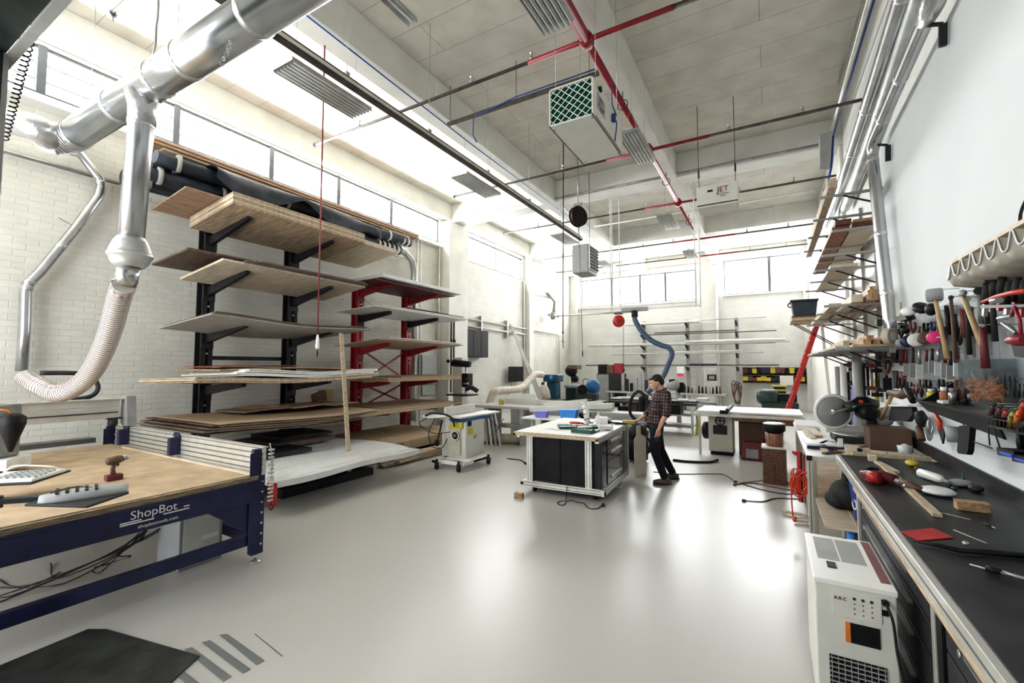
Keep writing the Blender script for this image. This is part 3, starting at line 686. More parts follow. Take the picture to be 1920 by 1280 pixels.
obj('cardboard_box', MB().box((-8.1, 6.2, 1.2), (.2, .22, .24)), 'cardboard', label='small tan carton between the two racks above the bottom sheets', cat='box', bevel=.004)
# lowest shelf: plastic wrapped sheet, dark offcuts
pf = thing('film_wrapped_sheet', 'large panel wrapped in crumpled clear white plastic film below the black rack', 'panel', (-6.2, 4.6, .12))
obj('sheet', MB().bx(-8.2, -5.25, 3.35, 5.75, .38, .42), 'melamine', pf)
mb = MB().sheet(-8.2, -5.15, 3.3, 5.8, .37, .075, lambda u, v: .02 * math.sin(9 * v + 3 * u) * math.sin(7 * u) - .02 * (u > .9), 14, 30)
obj('film', mb, 'poly_film', pf)
obj('support', MB().bx(-8.3, -5.9, 4.0, 4.1, .12, .37).bx(-8.3, -5.9, 5.2, 5.3, .12, .37).bx(-8.3, -5.8, 3.8, 5.4, .0, .12), 'black_steel', pf)
for k, (a, b, c, d, z, t) in enumerate(((-8.1, -6.3, 3.6, 4.6, .47, .06), (-8.0, -6.9, 4.4, 5.5, .48, .07), (-8.0, -7.1, 4.6, 5.6, .56, .05))):
    board(a, b, c, d, z, t, ['charcoal', 'hardboard', 'tarp_grey'][k], ['dark slab lying left on the plastic wrapped panel', 'dark brown slab on the plastic wrapped panel', 'grey slab stacked highest on the wrapped panel'][k], 'dark_slab', 'slab')
# --- red rack loads
board(-8.30, -7.0, 6.70, 9.46, 3.665, .075, 'melamine', 'thick white topped panel on the highest arms of the red rack', 'melamine_sheet', group=gB, slope=-.04)
obj('red_edge_panel', MB().sheet(-8.35, -7.1, 6.6, 9.3, 3.625, .02), 'maroon', label='red-brown panel under the thick white panel of the red rack', cat='panel')
for k in range(3):
    board(-8.3, -7.02, 6.5 + .1 * k, 9.7 + rnd(-.1, .1), 3.02 + .018 * k, .014, ['melamine', 'ply_light', 'melamine'][k], ['lowest pale sheet on the fourth arms of the red rack', 'middle pale sheet on the fourth arms of the red rack', 'upper pale sheet on the fourth arms of the red rack'][k], 'melamine_sheet', group=gB, slope=-.04)
for k in range(9):
    board(-8.3 + .03 * k, -7.10 + rnd(-.05, .1), 7.0 + .22 * k, 8.4 + .17 * k, 3.08 + .011 * (k % 5) , .010, 'ply_dark' if k % 2 else 'hardboard', 'narrow dark slat laid in the fanned row on the fourth arms of the red rack', 'dark_batten', 'batten', group='fanned dark slats on the red rack', slope=-.04)
for k in range(3):
    board(-8.3, -6.95, 6.55 + .15 * k, 9.5 - .1 * k, 2.31 + .02 * k, .014, ['ply_light', 'ply', 'melamine'][k], ['lowest thin sheet on the third arms of the red rack', 'middle thin sheet on the third arms of the red rack', 'upper thin sheet on the third arms of the red rack'][k], 'plywood_sheet', group=gB, slope=-.09, sag=lambda u, v: -.02 * v)
for k in range(4):
    board(-8.3, -7.0, 6.9 if k < 3 else 7.3, 9.45, 1.475 + .028 * k, .026, ['cardboard', 'ply', 'mdf', 'ply_brown'][k], ['lowest of the thick tan panels on the second arms of the red rack', 'second thick tan panel on the second arms of the red rack', 'third thick tan panel on the second arms of the red rack', 'thin brown sheet on the tan panels of the red rack'][k], 'plywood_sheet', group=gB)
for k in range(6):
    board(-8.3, -6.95, 6.2 + rnd(-.2, .3) + (.5 if k > 3 else 0), 9.4 + rnd(-.5, .1), .81 + .024 * k, .020, ['ply', 'ply_light', 'mdf', 'ply_light', 'ply', 'ply_brown'][k], ['lowest sheet on the bottom arms of the red rack', 'second sheet from below on the bottom arms of the red rack', 'third sheet from below on the bottom arms of the red rack', 'fourth sheet from below on the bottom arms of the red rack', 'fifth sheet from below on the bottom arms of the red rack', 'top sheet on the bottom arms of the red rack'][k], 'plywood_sheet', group=gB)
# stack on the floor in front of the red rack
fs = thing('marked_panel_stack', 'thick brown fibreboard slab with a black handwritten mark, low in front of the red rack', 'slab', (-6.9, 6.7, 0))
obj('slab', MB().bx(-8.3, -6.35, 5.55, 8.6, .14, .32), 'mdf', fs, bevel=.004)
obj('bearer', MB().bx(-8.3, -6.4, 5.7, 5.82, .0, .14).bx(-8.3, -6.4, 7.6, 7.72, 0, .14), 'black_steel', fs)
text_on('2TR2', .13, (-6.343, 6.55, .235), RY, 'black_plastic', fs, 'handwriting')
for k in range(6):
    y0 = 5.75 + (k % 3) * .12; o = MB().box((-5.98 - .13 * (k % 2) + .02 * (k // 2), y0 + 1.1, .032 + .048 * (k // 2)), (.125, 2.1, .044), (0, 0, .03 * ((k * 7) % 5 - 2)))
    obj('plank', o, 'pine', label=['pale plank on the floor in front of the brown slab, aisle side', 'pale plank on the floor beside the brown slab, wall side', 'plank in the middle layer of the small floor pile, aisle side', 'plank in the middle layer of the small floor pile, wall side', 'top plank of the small floor pile, aisle side', 'top plank of the small floor pile, wall side'][k], cat='plank', group='planks piled on the floor', bevel=.003)
# leaning plank
p0 = V((-5.86, 4.98, .0)); p1 = at(640, 625, 'x', -6.45)
obj('leaning_plank', MB().bar(p0, p1, .075, .022, (1, 0, 0)), 'pine', label='narrow pale plank leaning upright against the sheets between the racks', cat='plank')
dm('cherry_pale', (.42, .28, .18), .55, var=.2, scale=6, stretch=(8, 1, 8))
# --- tarps, wrapped tubes and boards on top
bt = [(-8.6, -8.05, 2.85, 8.7, 5.19, 'ply_light'), (-8.55, -8.0, 3.0, 8.9, 5.235, 'cherry_pale'), (-8.6, -8.1, 4.6, 8.7, 5.28, 'pine_y'), (-8.6, -8.25, 4.7, 8.3, 5.33, 'cherry_pale'), (-8.6, -7.92, 2.95, 8.8, 5.145, 'cherry_pale'), (-8.6, -7.95, 3.1, 8.5, 5.10, 'pine_y')]
for k, (a, b, c, d, z, m) in enumerate(bt):
    board(a, b, c, d, z, .034, m, ['long pale board fourth from the top of the pile under the left windows', 'long pine board third from the top under the left windows', 'plywood strip second from the top under the left windows', 'highest short board of the pile under the left windows', 'long pine board second from the bottom under the left windows', 'lowest long pine board directly above the dark wrapped tubes'][k], 'long_board', 'board', group='long boards under the left windows', slope=-.05)
k = 0
for row, (xx, zz) in enumerate(((-7.78, 4.90), (-8.02, 4.86), (-8.22, 4.93), (-8.42, 4.88), (-7.88, 4.66), (-8.12, 4.64), (-8.34, 4.64))):
    tb = thing('wrapped_tube', ['dark blue fabric-wrapped tube, uppermost and nearest the aisle on the black rack', 'dark wrapped tube second from the aisle on the upper row', 'dark wrapped tube in the middle of the upper row under the boards', 'dark wrapped tube nearest the wall in the upper row', 'dark wrapped tube nearest the aisle in the lower row', 'dark wrapped tube in the middle of the lower row', 'dark wrapped tube nearest the wall in the lower row'][row], 'tube', (xx, 5.6, zz - .08), group='dark wrapped tubes on the black rack')
    y0 = 2.68 + rnd(0, .3); y1 = 7.95 + rnd(-.15, .35)
    pts = [(xx + rnd(-.015, .015), y0 + (y1 - y0) * i / 22, zz + rnd(-.015, .015)) for i in range(23)]
    obj('wrapping', MB().tube(pts, [rnd(.095, .13) for _ in pts], 12), 'tarp_blue' if row % 2 == 0 else 'tarp_grey', tb)
    tp = MB()
    for i in range(5): y = y1 - .12 - i * .15; tp.lathe([(.120, -.028), (.128, 0), (.120, .028)], (xx, y, zz), (0, 1, 0), 14)
    islands('tape_band', tp, 'off_white', tb)
    bd = MB()
    for i in range(4): y = y0 + .3 + i * .9; bd.lathe([(.130, -.03), (.132, .03)], (xx, y, zz), (.2, 1, 0), 14)
    islands('tie_band', bd, 'grey_board', tb)
# loose tarp sagging over the front
mb = MB(); nx, ny = 10, 40; vs = []
for i in range(nx + 1):
    for j in range(ny + 1):
        u = i / nx; v = j / ny; y = 3.6 + v * 3.4
        x = -8.1 + .70 * min(1, u * 1.5) + .03 * math.sin(11 * v + 3 * u); z = 5.03 - .75 * max(0, u - .45) ** 1.1 * (.25 + .9 * abs(math.sin(v * 6.2 + .4))) - .05 * u + .025 * math.sin(17 * v) * math.sin(5 * u + 1)
        if v > .82: z -= (v - .82) * 1.2 * u
        vs.append(mb.bm.verts.new((x, y, z)))
for i in range(nx):
    for j in range(ny):
        a = i * (ny + 1) + j; f = mb.bm.faces.new((vs[a], vs[a + 1], vs[a + ny + 2], vs[a + ny + 1])); f.smooth = True
o = obj('tarpaulin', mb, 'tarp_blue', label='crumpled dark blue tarpaulin draped over the wrapped tubes, corner hanging down', cat='tarpaulin')
sol = o.modifiers.new('solid', 'SOLIDIFY'); sol.thickness = .012
sb = o.modifiers.new('sub', 'SUBSURF'); sb.levels = 1; sb.render_levels = 1
# supports so the tubes rest on the rack
for y in (3.96, 5.52): obj('column_extension', MB().bx(-8.62, -7.75, y - .04, y + .04, 4.46, 4.51).bx(-8.62, -8.56, y - .04, y + .04, 4.2, 5.09).bx(-8.62, -8.0, y - .04, y + .04, 5.05, 5.09), 'black_steel', brk)
# ================================================================ things hanging from the ceiling
# --- sprinkler pipes: a red main under the middle beam with branches across
mp = thing('sprinkler_main', 'thick red sprinkler main running under the middle ceiling beam', 'pipe', (-2.0, 9, 6.15))
ZP = 6.17
main_pts = [(-2.02, 2.2, ZP), (-2.02, 9.0, ZP)]
obj('pipe', MB().cyl((-2.02, 1.2, ZP), (-2.02, 5.6, ZP), .075).cyl((-2.02, 5.6, ZP), (-2.02, 12.3, ZP), .05), 'red_pipe', mp)
obj('pipe', MB().cyl((-2.02, 12.3, ZP), (-2.02, 18.5, ZP), .032), 'red_pipe', mp)
for y in (2.12, 5.49, 9.0, 12.38): obj('coupling', MB().lathe([(.09, -.06), (.10, -.05), (.10, .05), (.09, .06)], (-2.02, y, ZP), (0, 1, 0), 16).cyl((-2.02, y, ZP), (-2.02, y, ZP + .12), .045), 'red_pipe', mp)
for y in (3.4, 7.2, 10.8, 14.2): obj('hanger', MB().cyl((-2.02, y, ZP + .05), (-2.02, y, 6.42), .008, n=6).torus((-2.02, y, ZP), .085, .008, (0, 1, 0), 16, 5), 'charcoal', mp)
for i, (y, xl, r) in enumerate(((2.12, -6.95, .035), (5.49, -7.7, .03), (9.02, -6.95, .028), (12.38, -7.5, .026), (16.3, -8.4, .028), (18.9, -8.5, .026))):
    t = thing('sprinkler_branch', ['dark sprinkler pipe crossing at the front top, nearest the camera', 'dark sprinkler pipe with red middle crossing just before the green air filter', 'dark sprinkler pipe crossing behind the green air filter', 'dark sprinkler pipe passing above the small cream air filter', 'thin sprinkler pipe crossing beyond the second cross beam', 'thin sprinkler pipe crossing nearest the back windows'][i], 'pipe', (-3, y, 6.0))
    z = 6.17
    obj('pipe', MB().cyl((xl, y, z), (-2.9, y, z), r * .85).cyl((-.9, y, z), (XR, y, z), r), 'iron_pipe', t)
    obj('pipe', MB().cyl((-2.9, y, z), (-.9, y, z), r * 1.15), 'red_pipe', t)
    obj('end_cap', MB().lathe([(r * 1.3, -.03), (r * 1.3, .03)], (xl, y, z), (1, 0, 0)).cyl((xl + .01, y, z), (xl + .01, y, z - .1), .012, n=6), 'steel', t)
    for x in (xl + 1.3, -3.9, -2.85, -.55, .6):
        obj('sprinkler_head', MB().lathe([(.028, 0), (.03, .03), (.012, .05), (.022, .10), (.03, .105)], (x, y, z + r * .8), n=10), 'steel', t)
    if True:
        for x in (xl + .8, -4.6, .2): obj('hanger', MB().cyl((x, y, z + r), (x, y, ZC - .01), .003, n=5), 'off_white', t)
# --- strip lights
def lightfix(loc, label, lamps=6, w=.34, hang=True, L=1.24):
    x, y, z = loc
    t = thing('strip_light', label, 'light', (x, y, z), group='fluorescent lights')
    mb = MB(); mb.bx(x - w / 2, x + w / 2, y, y + L, z + .05, z + .065)
    mb.bx(x - .05, x + .05, y + .03, y + L - .03, z + .065, z + .11)
    obj('housing', mb, 'alu', t)
    for k in range(lamps):
        xc = x - w / 2 + w * (k + .5) / lamps; hw = w / lamps / 2
        q = MB(); q.prism([(xc - hw, y, z), (xc - hw + .012, y, z + .048), (xc + hw - .012, y, z + .048), (xc + hw, y, z), (xc + hw - .004, y, z), (xc + hw - .016, y, z + .044), (xc - hw + .016, y, z + .044), (xc - hw + .004, y, z)], (0, L, 0))
        obj('reflector', q, 'galv_dull', t)
        obj('lamp_tube', MB().cyl((xc, y + .03, z + .02), (xc, y + L - .03, z + .02), .012, n=8), 'off_white', t)
    obj('end_plate', MB().bx(x - w / 2, x + w / 2, y - .012, y, z + .015, z + .065), 'steel', t)
    if hang:
        for s in (.15, L - .15):
            obj('hanger_wire', MB().tube([(x - w / 2 + .05, y + s, z + .06), (x, y + s + .02, z + .5), (x, y + s + .02, ZC - .01)], .0025, 5).tube([(x + w / 2 - .05, y + s, z + .06), (x, y + s + .02, z + .5)], .0025, 5), 'steel', t)
    return t
lightfix((-5.12, 3.20, 5.5), 'suspended strip light nearest left, in front of the bright bay', w=.40)
lightfix((-5.15, 6.86, 5.5), 'suspended strip light in the left row above the red rack', w=.38)
lightfix((-5.12, 11.35, 5.5), 'suspended strip light in the left row behind the heater', w=.38)
lightfix((-5.12, 15.1, 5.5), 'suspended strip light at the far end of the left row', w=.38)
lightfix((-1.92, 3.12, 5.5), 'suspended strip light at the top edge, hiding the start of the red main', w=.36)
lightfix((-1.86, 6.92, 5.5), 'suspended strip light just behind the green air filter', w=.34)
lightfix((-2.18, 11.25, 5.5), 'suspended strip light beneath the red main, before the cream filter pipe', w=.36)
lightfix((-2.2, 15.2, 5.5), 'suspended strip light nearest the pillar between the back windows', w=.36)
lightfix((-3.30, 2.30, 5.55), 'narrow single strip light at the top edge, left of the green filter', lamps=1, w=.13, hang=True)
# --- track rail, blue cable, rail to the filter
tr = thing('track_rail', 'long dark unistrut rail hung from the ceiling, running back to the heater', 'rail', (-4.32, 6, 5.2))
obj('rail', MB().bx(-4.36, -4.28, .9, 11.2, 5.18, 5.26).bx(-4.33, -4.31, .9, 11.2, 5.26, 5.30), 'iron_pipe', tr)
obj('edge_strip', MB().bx(-4.275, -4.262, .9, 11.2, 5.2, 5.24), 'alu', tr)
for y in (2.2, 3.5, 5.0, 6.6, 8.2, 9.8): obj('hanger', MB().cyl((-4.32, y, 5.28), (-4.32, y, ZC - .01), .003, n=5).box((-4.32, y, 5.31), (.05, .05, .05)), 'steel', tr)
obj('ceiling_cable', MB().tube([at(563, 20, 'z', 6.36), at(725, 147, 'z', 6.36), at(886, 272, 'z', 6.36), at(1110, 440, 'z', 6.36)], .012, 6), 'cable_blue', label='blue cable stretched along the underside of the left ceiling beam', cat='cable')
r2 = thing('cable_rail', 'short dark rail with blue cable between the left beam and the green filter', 'rail', (-4, 6.37, 6.3))
obj('rail', MB().bx(-5.06, -2.15, 6.35, 6.40, 6.25, 6.31), 'iron_pipe', r2)
obj('blue_cable', MB().tube([(-2.2, 6.33, 6.33), (-3.6, 6.33, 6.325), (-4.4, 6.33, 6.22), (-4.45, 6.33, 6.2), (-4.46, 6.33, 5.9), (-4.38, 6.33, 5.75)], .012, 6), 'cable_blue', r2)
for x in (-5.0, -3.6, -2.3): obj('hanger', MB().cyl((x, 6.37, 6.30), (x, 6.37, ZC - .01), .005, n=5), 'charcoal', r2)
for (x, y, z) in ((-5.3, 2.2, 6.38), (-5.3, 4.3, 6.38), (-5.3, 6.3, 6.38)): pass
# --- ceiling air filters
af = thing('air_filter', 'large cream ceiling air filter box with green pleated front behind a wire grid', 'air filter', (-1.96, 5.3, 4.7))
fx0, fx1, fy0, fy1, fz0, fz1 = -2.25, -1.69, 4.80, 5.96, 4.70, 5.17
c = MB(); t_ = .012
c.bx(fx0, fx1, fy0, fy1, fz0, fz0 + t_).bx(fx0, fx1, fy0, fy1, fz1 - t_, fz1).bx(fx0, fx0 + t_, fy0, fy1, fz0, fz1).bx(fx1 - t_, fx1, fy0, fy1, fz0, fz1).bx(fx0, fx1, fy1 - t_, fy1, fz0, fz1)
obj('case', c, 'putty', af)
mb = MB()
for k in range(28):
    xa = fx0 + .02 + (fx1 - fx0 - .04) * k / 28; xb = fx0 + .02 + (fx1 - fx0 - .04) * (k + 1) / 28; xm = (xa + xb) / 2
    v = [mb.bm.verts.new(p) for p in ((xa, fy0 + .015, fz0 + .02), (xm, fy0 + .04, fz0 + .02), (xb, fy0 + .015, fz0 + .02), (xb, fy0 + .015, fz1 - .02), (xm, fy0 + .04, fz1 - .02), (xa, fy0 + .015, fz1 - .02))]
    mb.bm.faces.new((v[0], v[1], v[4], v[5])); mb.bm.faces.new((v[1], v[2], v[3], v[4]))
dm('filter_green', (.015, .24, .16), .7, var=.15)
obj('filter_media', mb, 'filter_green', af)
g = MB(); w_ = fx1 - fx0 - .03; h_ = fz1 - fz0 - .03; s_ = .105
for sgn in (1, -1):
    for k in range(-8, 9):
        # diagonal strips clipped to the frame
        pts = []
        for t in [i / 60 for i in range(-60, 121)]:
            x = k * s_ + t * w_; z = t * w_ * .9 if sgn > 0 else h_ - t * w_ * .9
            if 0 <= x <= w_ and 0 <= z <= h_: pts.append((x, z))
        if len(pts) > 2: g.bar((fx0 + .015 + pts[0][0], fy0 + .006, fz0 + .015 + pts[0][1]), (fx0 + .015 + pts[-1][0], fy0 + .006, fz0 + .015 + pts[-1][1]), .003, .009)
obj('wire_grid', g, 'white_plastic', af)
f = MB()
for a in ((fx0, fx1, fz0, fz0 + .018), (fx0, fx1, fz1 - .018, fz1), (fx0, fx0 + .018, fz0, fz1), (fx1 - .018, fx1, fz0, fz1)): f.bx(a[0], a[1], fy0 - .006, fy0 + .02, a[2], a[3])
obj('front_frame', f, 'putty', af)
obj('side_stripe', MB().bx(fx1, fx1 + .003, fy0 + .08, fy1 - .06, fz0 + .02, fz0 + .034), 'maroon', af)
pl = obj('label_plate', MB().bx(fx1, fx1 + .003, fy0 + .13, fy0 + .42, fz0 + .15, fz0 + .35), 'box_grey', af)
text_on('JET', .11, (fx1 + .004, fy0 + .275, fz0 + .29), RY, 'maroon', af)
text_on('AIR FILTRATION', .030, (fx1 + .004, fy0 + .275, fz0 + .215), RY, 'charcoal', af)
text_on('SYSTEM', .030, (fx1 + .004, fy0 + .275, fz0 + .178), RY, 'charcoal', af)
for (x, y) in ((fx0 + .03, fy0 + .08), (fx1 - .03, fy0 + .05), (fx1 - .03, fy1 - .08), (fx0 + .06, fy1 - .08)): obj('screw', MB().cyl((x, y, fz0 - .004), (x, y, fz0), .009, n=8), 'charcoal', af)
for (x, y) in ((fx0 + .02, fy0 + .15), (fx1 - .02, fy0 + .15), (fx0 + .02, fy1 - .15), (fx1 - .02, fy1 - .15)): obj('hanger_chain', MB().cyl((x, y, fz1), (x, y, ZC - .01), .003, n=5), 'steel', af)
obj('switch_cord', MB().tube(spline([(fx1 + .01, 5.5, 5.5), (fx1 + .01, 5.5, 5.2), (fx1 + .05, 5.53, 5.05), (fx1 + .02, 5.5, 5.0), (fx1 + .05, 5.55, 4.95), (fx1 + .02, 5.56, 4.72)]), .008, 6).box((fx1 + .03, 5.5, 5.0), (.04, .05, .10)), 'cable_blue', af)
obj('door_catch', MB().box((fx1 + .012, 5.02, 5.12), (.02, .10, .02)).box((fx1 + .02, 5.02, 5.12), (.02, .03, .06)), 'charcoal', af)
f2 = thing('air_filter', 'small cream ceiling air filter box hanging lengthways, with red lettering', 'air filter', (-.8, 9.4, 4.8))
obj('case', MB().bx(-1.17, -.44, 9.3, 9.75, 4.90, 5.32), 'putty', f2, bevel=.006)
obj('stripe', MB().bx(-1.16, -.45, 9.296, 9.30, 4.93, 4.955), 'iron_pipe', f2)
RX = Matrix(((1, 0, 0, 0), (0, 0, -1, 0), (0, 1, 0, 0), (0, 0, 0, 1)))
text_on('JET', .15, (-.70, 9.294, 5.20), RX, 'maroon', f2)
text_on('AIR FILTRATION', .030, (-.70, 9.294, 5.115), RX, 'charcoal', f2)
text_on('SYSTEM', .030, (-.70, 9.294, 5.075), RX, 'charcoal', f2)
obj('switch', MB().bx(-.97, -.88, 9.29, 9.30, 5.19, 5.225), 'black_plastic', f2)
for x in (-1.13, -.48): obj('hanger_chain', MB().cyl((x, 9.35, 5.32), (x, 9.35, ZC - .01), .006, n=5).box((x, 9.35, 5.6), (.03, .03, .16)), 'charcoal', f2)
# --- unit heater
h = thing('unit_heater', 'grey hanging unit heater box with dark louvres on its right end', 'heater', (-4.1, 11.1, 4.2))
obj('case', MB().bx(-4.46, -4.02, 10.9, 11.6, 4.25, 5.0), 'box_grey', h, bevel=.02)
obj('louvre_frame', MB().bx(-4.02, -3.98, 10.92, 11.55, 4.33, 4.95), 'off_white', h)
lv = MB()
for k in range(7): lv.box((-3.965, 11.23, 4.38 + k * .085), (.03, .56, .045), (0, .5, 0))
islands('louvre', lv, 'charcoal', h)
obj('fan_guard', MB().bx(-4.50, -4.46, 11.0, 11.5, 4.35, 4.9), 'charcoal', h)
for x in (-4.4, -4.08): obj('hanger', MB().cyl((x, 11.2, 5.0), (x, 11.2, ZC - .01), .007, n=5), 'charcoal', h)
# --- hanging cords with plugs, and reels
def drop_cord(name_label, top, bot, m, r=.010, plug='white_plastic', seg=2):
    t = thing('pendant_cable', name_label, 'cord', bot)
    top = V(top); bot = V(bot)
    obj('cord', MB().tube([top, top.lerp(bot, .5), bot + Vector((0, 0, .25))], r, 6), m, t)
    obj('connector', MB().lathe([(.012, .26), (.02, .22), (.022, .14), (.03, .10), (.018, .06)], bot, n=10), plug, t)
    obj('ball_stop', MB().sph(bot + Vector((0, 0, .30)), .022), 'charcoal', t)
    obj('plug', MB().lathe([(.006, .06), (.010, .0), (.003, -.06)], bot, n=8), 'black_plastic', t)
    return t
drop_cord('dark red cord hanging from the ceiling down to a white connector before the racks', (-5.42, 4.0, ZC - .01), (-5.42, 4.0, 1.98), 'cable_red', .011)
drop_cord('dark cord hanging from the ceiling behind the green filter, with a black plug', (-3.96, 9.2, 6.9), (-4.0, 9.2, 2.26), 'black_rubber', .012, 'steel')
rl = thing('cord_reel', 'dark cord reel hanging from the ceiling above the heater', 'cord reel', (-3.9, 10.0, 5.3))
C_ = V((-3.93, 10.0, 5.42))
obj('drum', MB().lathe([(.24, -.07), (.25, -.05), (.12, -.04), (.12, .04), (.25, .05), (.24, .07)], C_, (1, -.5, 0), 24), 'black_plastic', rl)
obj('wound_cord', MB().lathe([(.20, -.045), (.225, -.02), (.22, .02), (.20, .045)], C_, (1, -.5, 0), 24), 'maroon', rl)
obj('bracket', MB().box(C_ + Vector((0, 0, .30)), (.2, .08, .06)).cyl(C_ + Vector((0, 0, .3)), (C_.x, C_.y, ZC - .01), .012, n=6).tube(spline([C_ + Vector((-.5, 0, .1)), C_ + Vector((-.45, 0, .35)), C_ + Vector((-.3, 0, .2)), C_ + Vector((-.1, 0, -.05))]), .012, 6), 'steel', rl)
obj('drop_line', MB().tube([C_ + Vector((.02, 0, -.22)), (-3.85, 10.0, 2.15)], .006, 6), 'black_rubber', rl)
obj('plug', MB().lathe([(.008, 0), (.014, .06), (.010, .14)], (-3.85, 10.0, 2.03), n=8), 'black_plastic', rl)
# --- spiral ducts
def duct(name, label, pts, r, m='galv', bands=(), n=20, elbow=(), cat='duct'):
    t = thing(name, label, cat, pts[0]); pts = [V(p) for p in pts]
    obj('pipe', MB().tube(pts, r, n), m, t)
    for (i, fr) in bands:
        a, b = pts[i], pts[i + 1]; p = a.lerp(b, fr); d = (b - a).normalized(); rr = r if not isinstance(r, list) else r[i]
        obj('joint_band', MB().lathe([(rr * 1.01, -.03), (rr * 1.05, -.02), (rr * 1.05, .02), (rr * 1.01, .03)], p, d, n), 'foil_tape', t)
    return t
d1 = duct('main_duct', 'large bright spiral steel duct crossing the top left corner', [(-2.3, 1.66, 4.2), (-6.1, 1.64, 4.2)], .14, bands=((0, .18), (0, .42), (0, .54), (0, .75)))
e = V((-6.1, 1.64, 4.2)); pts = spline([e, e + Vector((-.18, -.03, -.02)), e + Vector((-.30, -.12, -.04)), at(60, 237, 'y', 1.35), at(-60, 215, 'y', 1.15)], 4)
obj('elbow', MB().tube(pts, [.145 - .0015 * i for i in range(len(pts))], 18), 'foil_tape', d1)
seg = MB()
for i in range(1, 9, 1): seg.lathe([(.150, -.008), (.150, .008)], pts[i], (pts[i + 1] - pts[i]), 18)
islands('elbow_seam', seg, 'foil_tape', d1)
wire = MB().tube([at(118, 40, 'y', 1.6), (-4.9, 1.64, 4.2)], .003, 4)
for x in (-4.1, -5.9): obj('support_wire', MB().tube([(x, 1.66, 4.34), (x + .02, 1.66, ZC - .01)], .003, 4), 'steel', d1)
d2 = duct('drop_duct', 'vertical steel drop duct with ball joint feeding the router hose', [(-4.6, 1.63, 4.16), (-4.61, 1.63, 3.9), (-4.70, 1.63, 2.86)], [.105, .092, .092], bands=((1, .02),))
obj('tee_collar', MB().lathe([(.125, 0), (.10, -.12), (.098, -.26)], (-4.6, 1.63, 4.13), n=20), 'foil_tape', d2)
obj('ball_joint', MB().lathe([(.095, .02), (.12, -.02), (.145, -.09), (.15, -.12), (.158, -.122), (.158, -.145), (.15, -.147), (.13, -.20), (.095, -.24)], (-4.70, 1.63, 2.88), n=24), 'galv_dull', d2)
obj('lower_collar', MB().cyl((-4.70, 1.63, 2.66), (-4.76, 1.62, 2.50), .082, n=20).torus((-4.76, 1.62, 2.52), .086, .006, (-.3, 0, 1), 20, 5), 'galv', d2)
hose = spline([(-4.76, 1.62, 2.50), at(225, 555, 'x', -4.95), at(200, 640, 'x', -5.35), at(165, 705, 'x', -5.75), at(115, 737, 'x', -6.1), at(70, 722, 'x', -6.35), at(45, 705, 'x', -6.5)], 8)
hm, nt, b = _nt('wire_hose'); M['wire_hose'] = hm
b.inputs['Base Color'].default_value = (.50, .47, .43, 1); b.inputs['Roughness'].default_value = .4
mb = MB(); P2 = []
for a, c in zip(hose, hose[1:]):
    k = max(2, int((c - a).length / .012))
    for j in range(k): P2.append(a.lerp(c, j / k))
mb.tube(P2, [.086 if i % 2 else .080 for i in range(len(P2))], 20)
fh = thing('flexible_hose', 'pale ribbed flexible hose curving from the drop duct down to the router', 'hose', hose[-1])
obj('hose', mb, 'wire_hose', fh)
hx = []; Lh = 0
for i in range(len(P2) - 1):
    t = (P2[i + 1] - P2[i]); a_ = t.normalized().orthogonal().normalized() if i == 0 else (a_ - t.normalized() * a_.dot(t.normalized())).normalized(); b_ = t.normalized().cross(a_)
    for k in range(5):
        ph = 2 * PI * (i / 2.0 + k / 10.0); hx.append(P2[i] + t * (k / 5) + (a_ * math.cos(ph) + b_ * math.sin(ph)) * .0856)
obj('spiral_wire', MB().tube(hx, .0016, 4), 'maroon', fh)
sp_ = [(-8.82, 2.25, 4.95)] + [at(x, y, 'x', -8.82) for x, y in ((150, 288), (187, 335), (190, 350), (185, 368), (140, 430), (75, 510), (52, 532), (48, 548), (46, 620), (40, 696))]
d3 = duct('wall_duct', 'thin zigzag steel duct on the left brick wall behind the router', sp_, .062, 'galv', bands=((5, .4), (6, .9), (7, .5), (2, .5)), n=14)
obj('wall_strap', MB().bar(at(110, 408, 'x', -8.95), at(152, 432, 'x', -8.75), .02, .008), 'iron_pipe', d3)
# conduit ledge line under the left windows near the camera
obj('wall_conduit', MB().cyl((-8.93, .6, 4.72), (-8.93, 2.9, 4.72), .03).cyl((-8.93, 2.9, 4.72), (-8.93, 9.9, 4.9), .02, n=8), 'steel', label='dark conduit running along the left brick wall below the windows', cat='conduit')
# ball chain, upper left
obj('ball_chain', MB().tube(spline([at(299, -240, 'y', 2.0), at(297, 0, 'y', 2.0), at(293, 50, 'y', 2.0), at(291, 85, 'y', 2.0), at(281, 125, 'y', 2.0)]), .012, 6), 'steel', label='grey flexible chain hanging in front of the ceiling, above the big duct', cat='chain')
# chain hook under the duct
ck = MB(); 
for i, (x, y) in enumerate(((431, 80), (429, 88), (427, 95), (424, 102), (420, 110), (416, 120))): ck.torus(at(x, y, 'y', 1.6), .014, .004, ((i % 2), 1 - (i % 2), .2), 10, 4)
obj('hook_chain', ck, 'steel', label='short steel chain with a hook dangling below the big duct', cat='chain', kind='stuff')
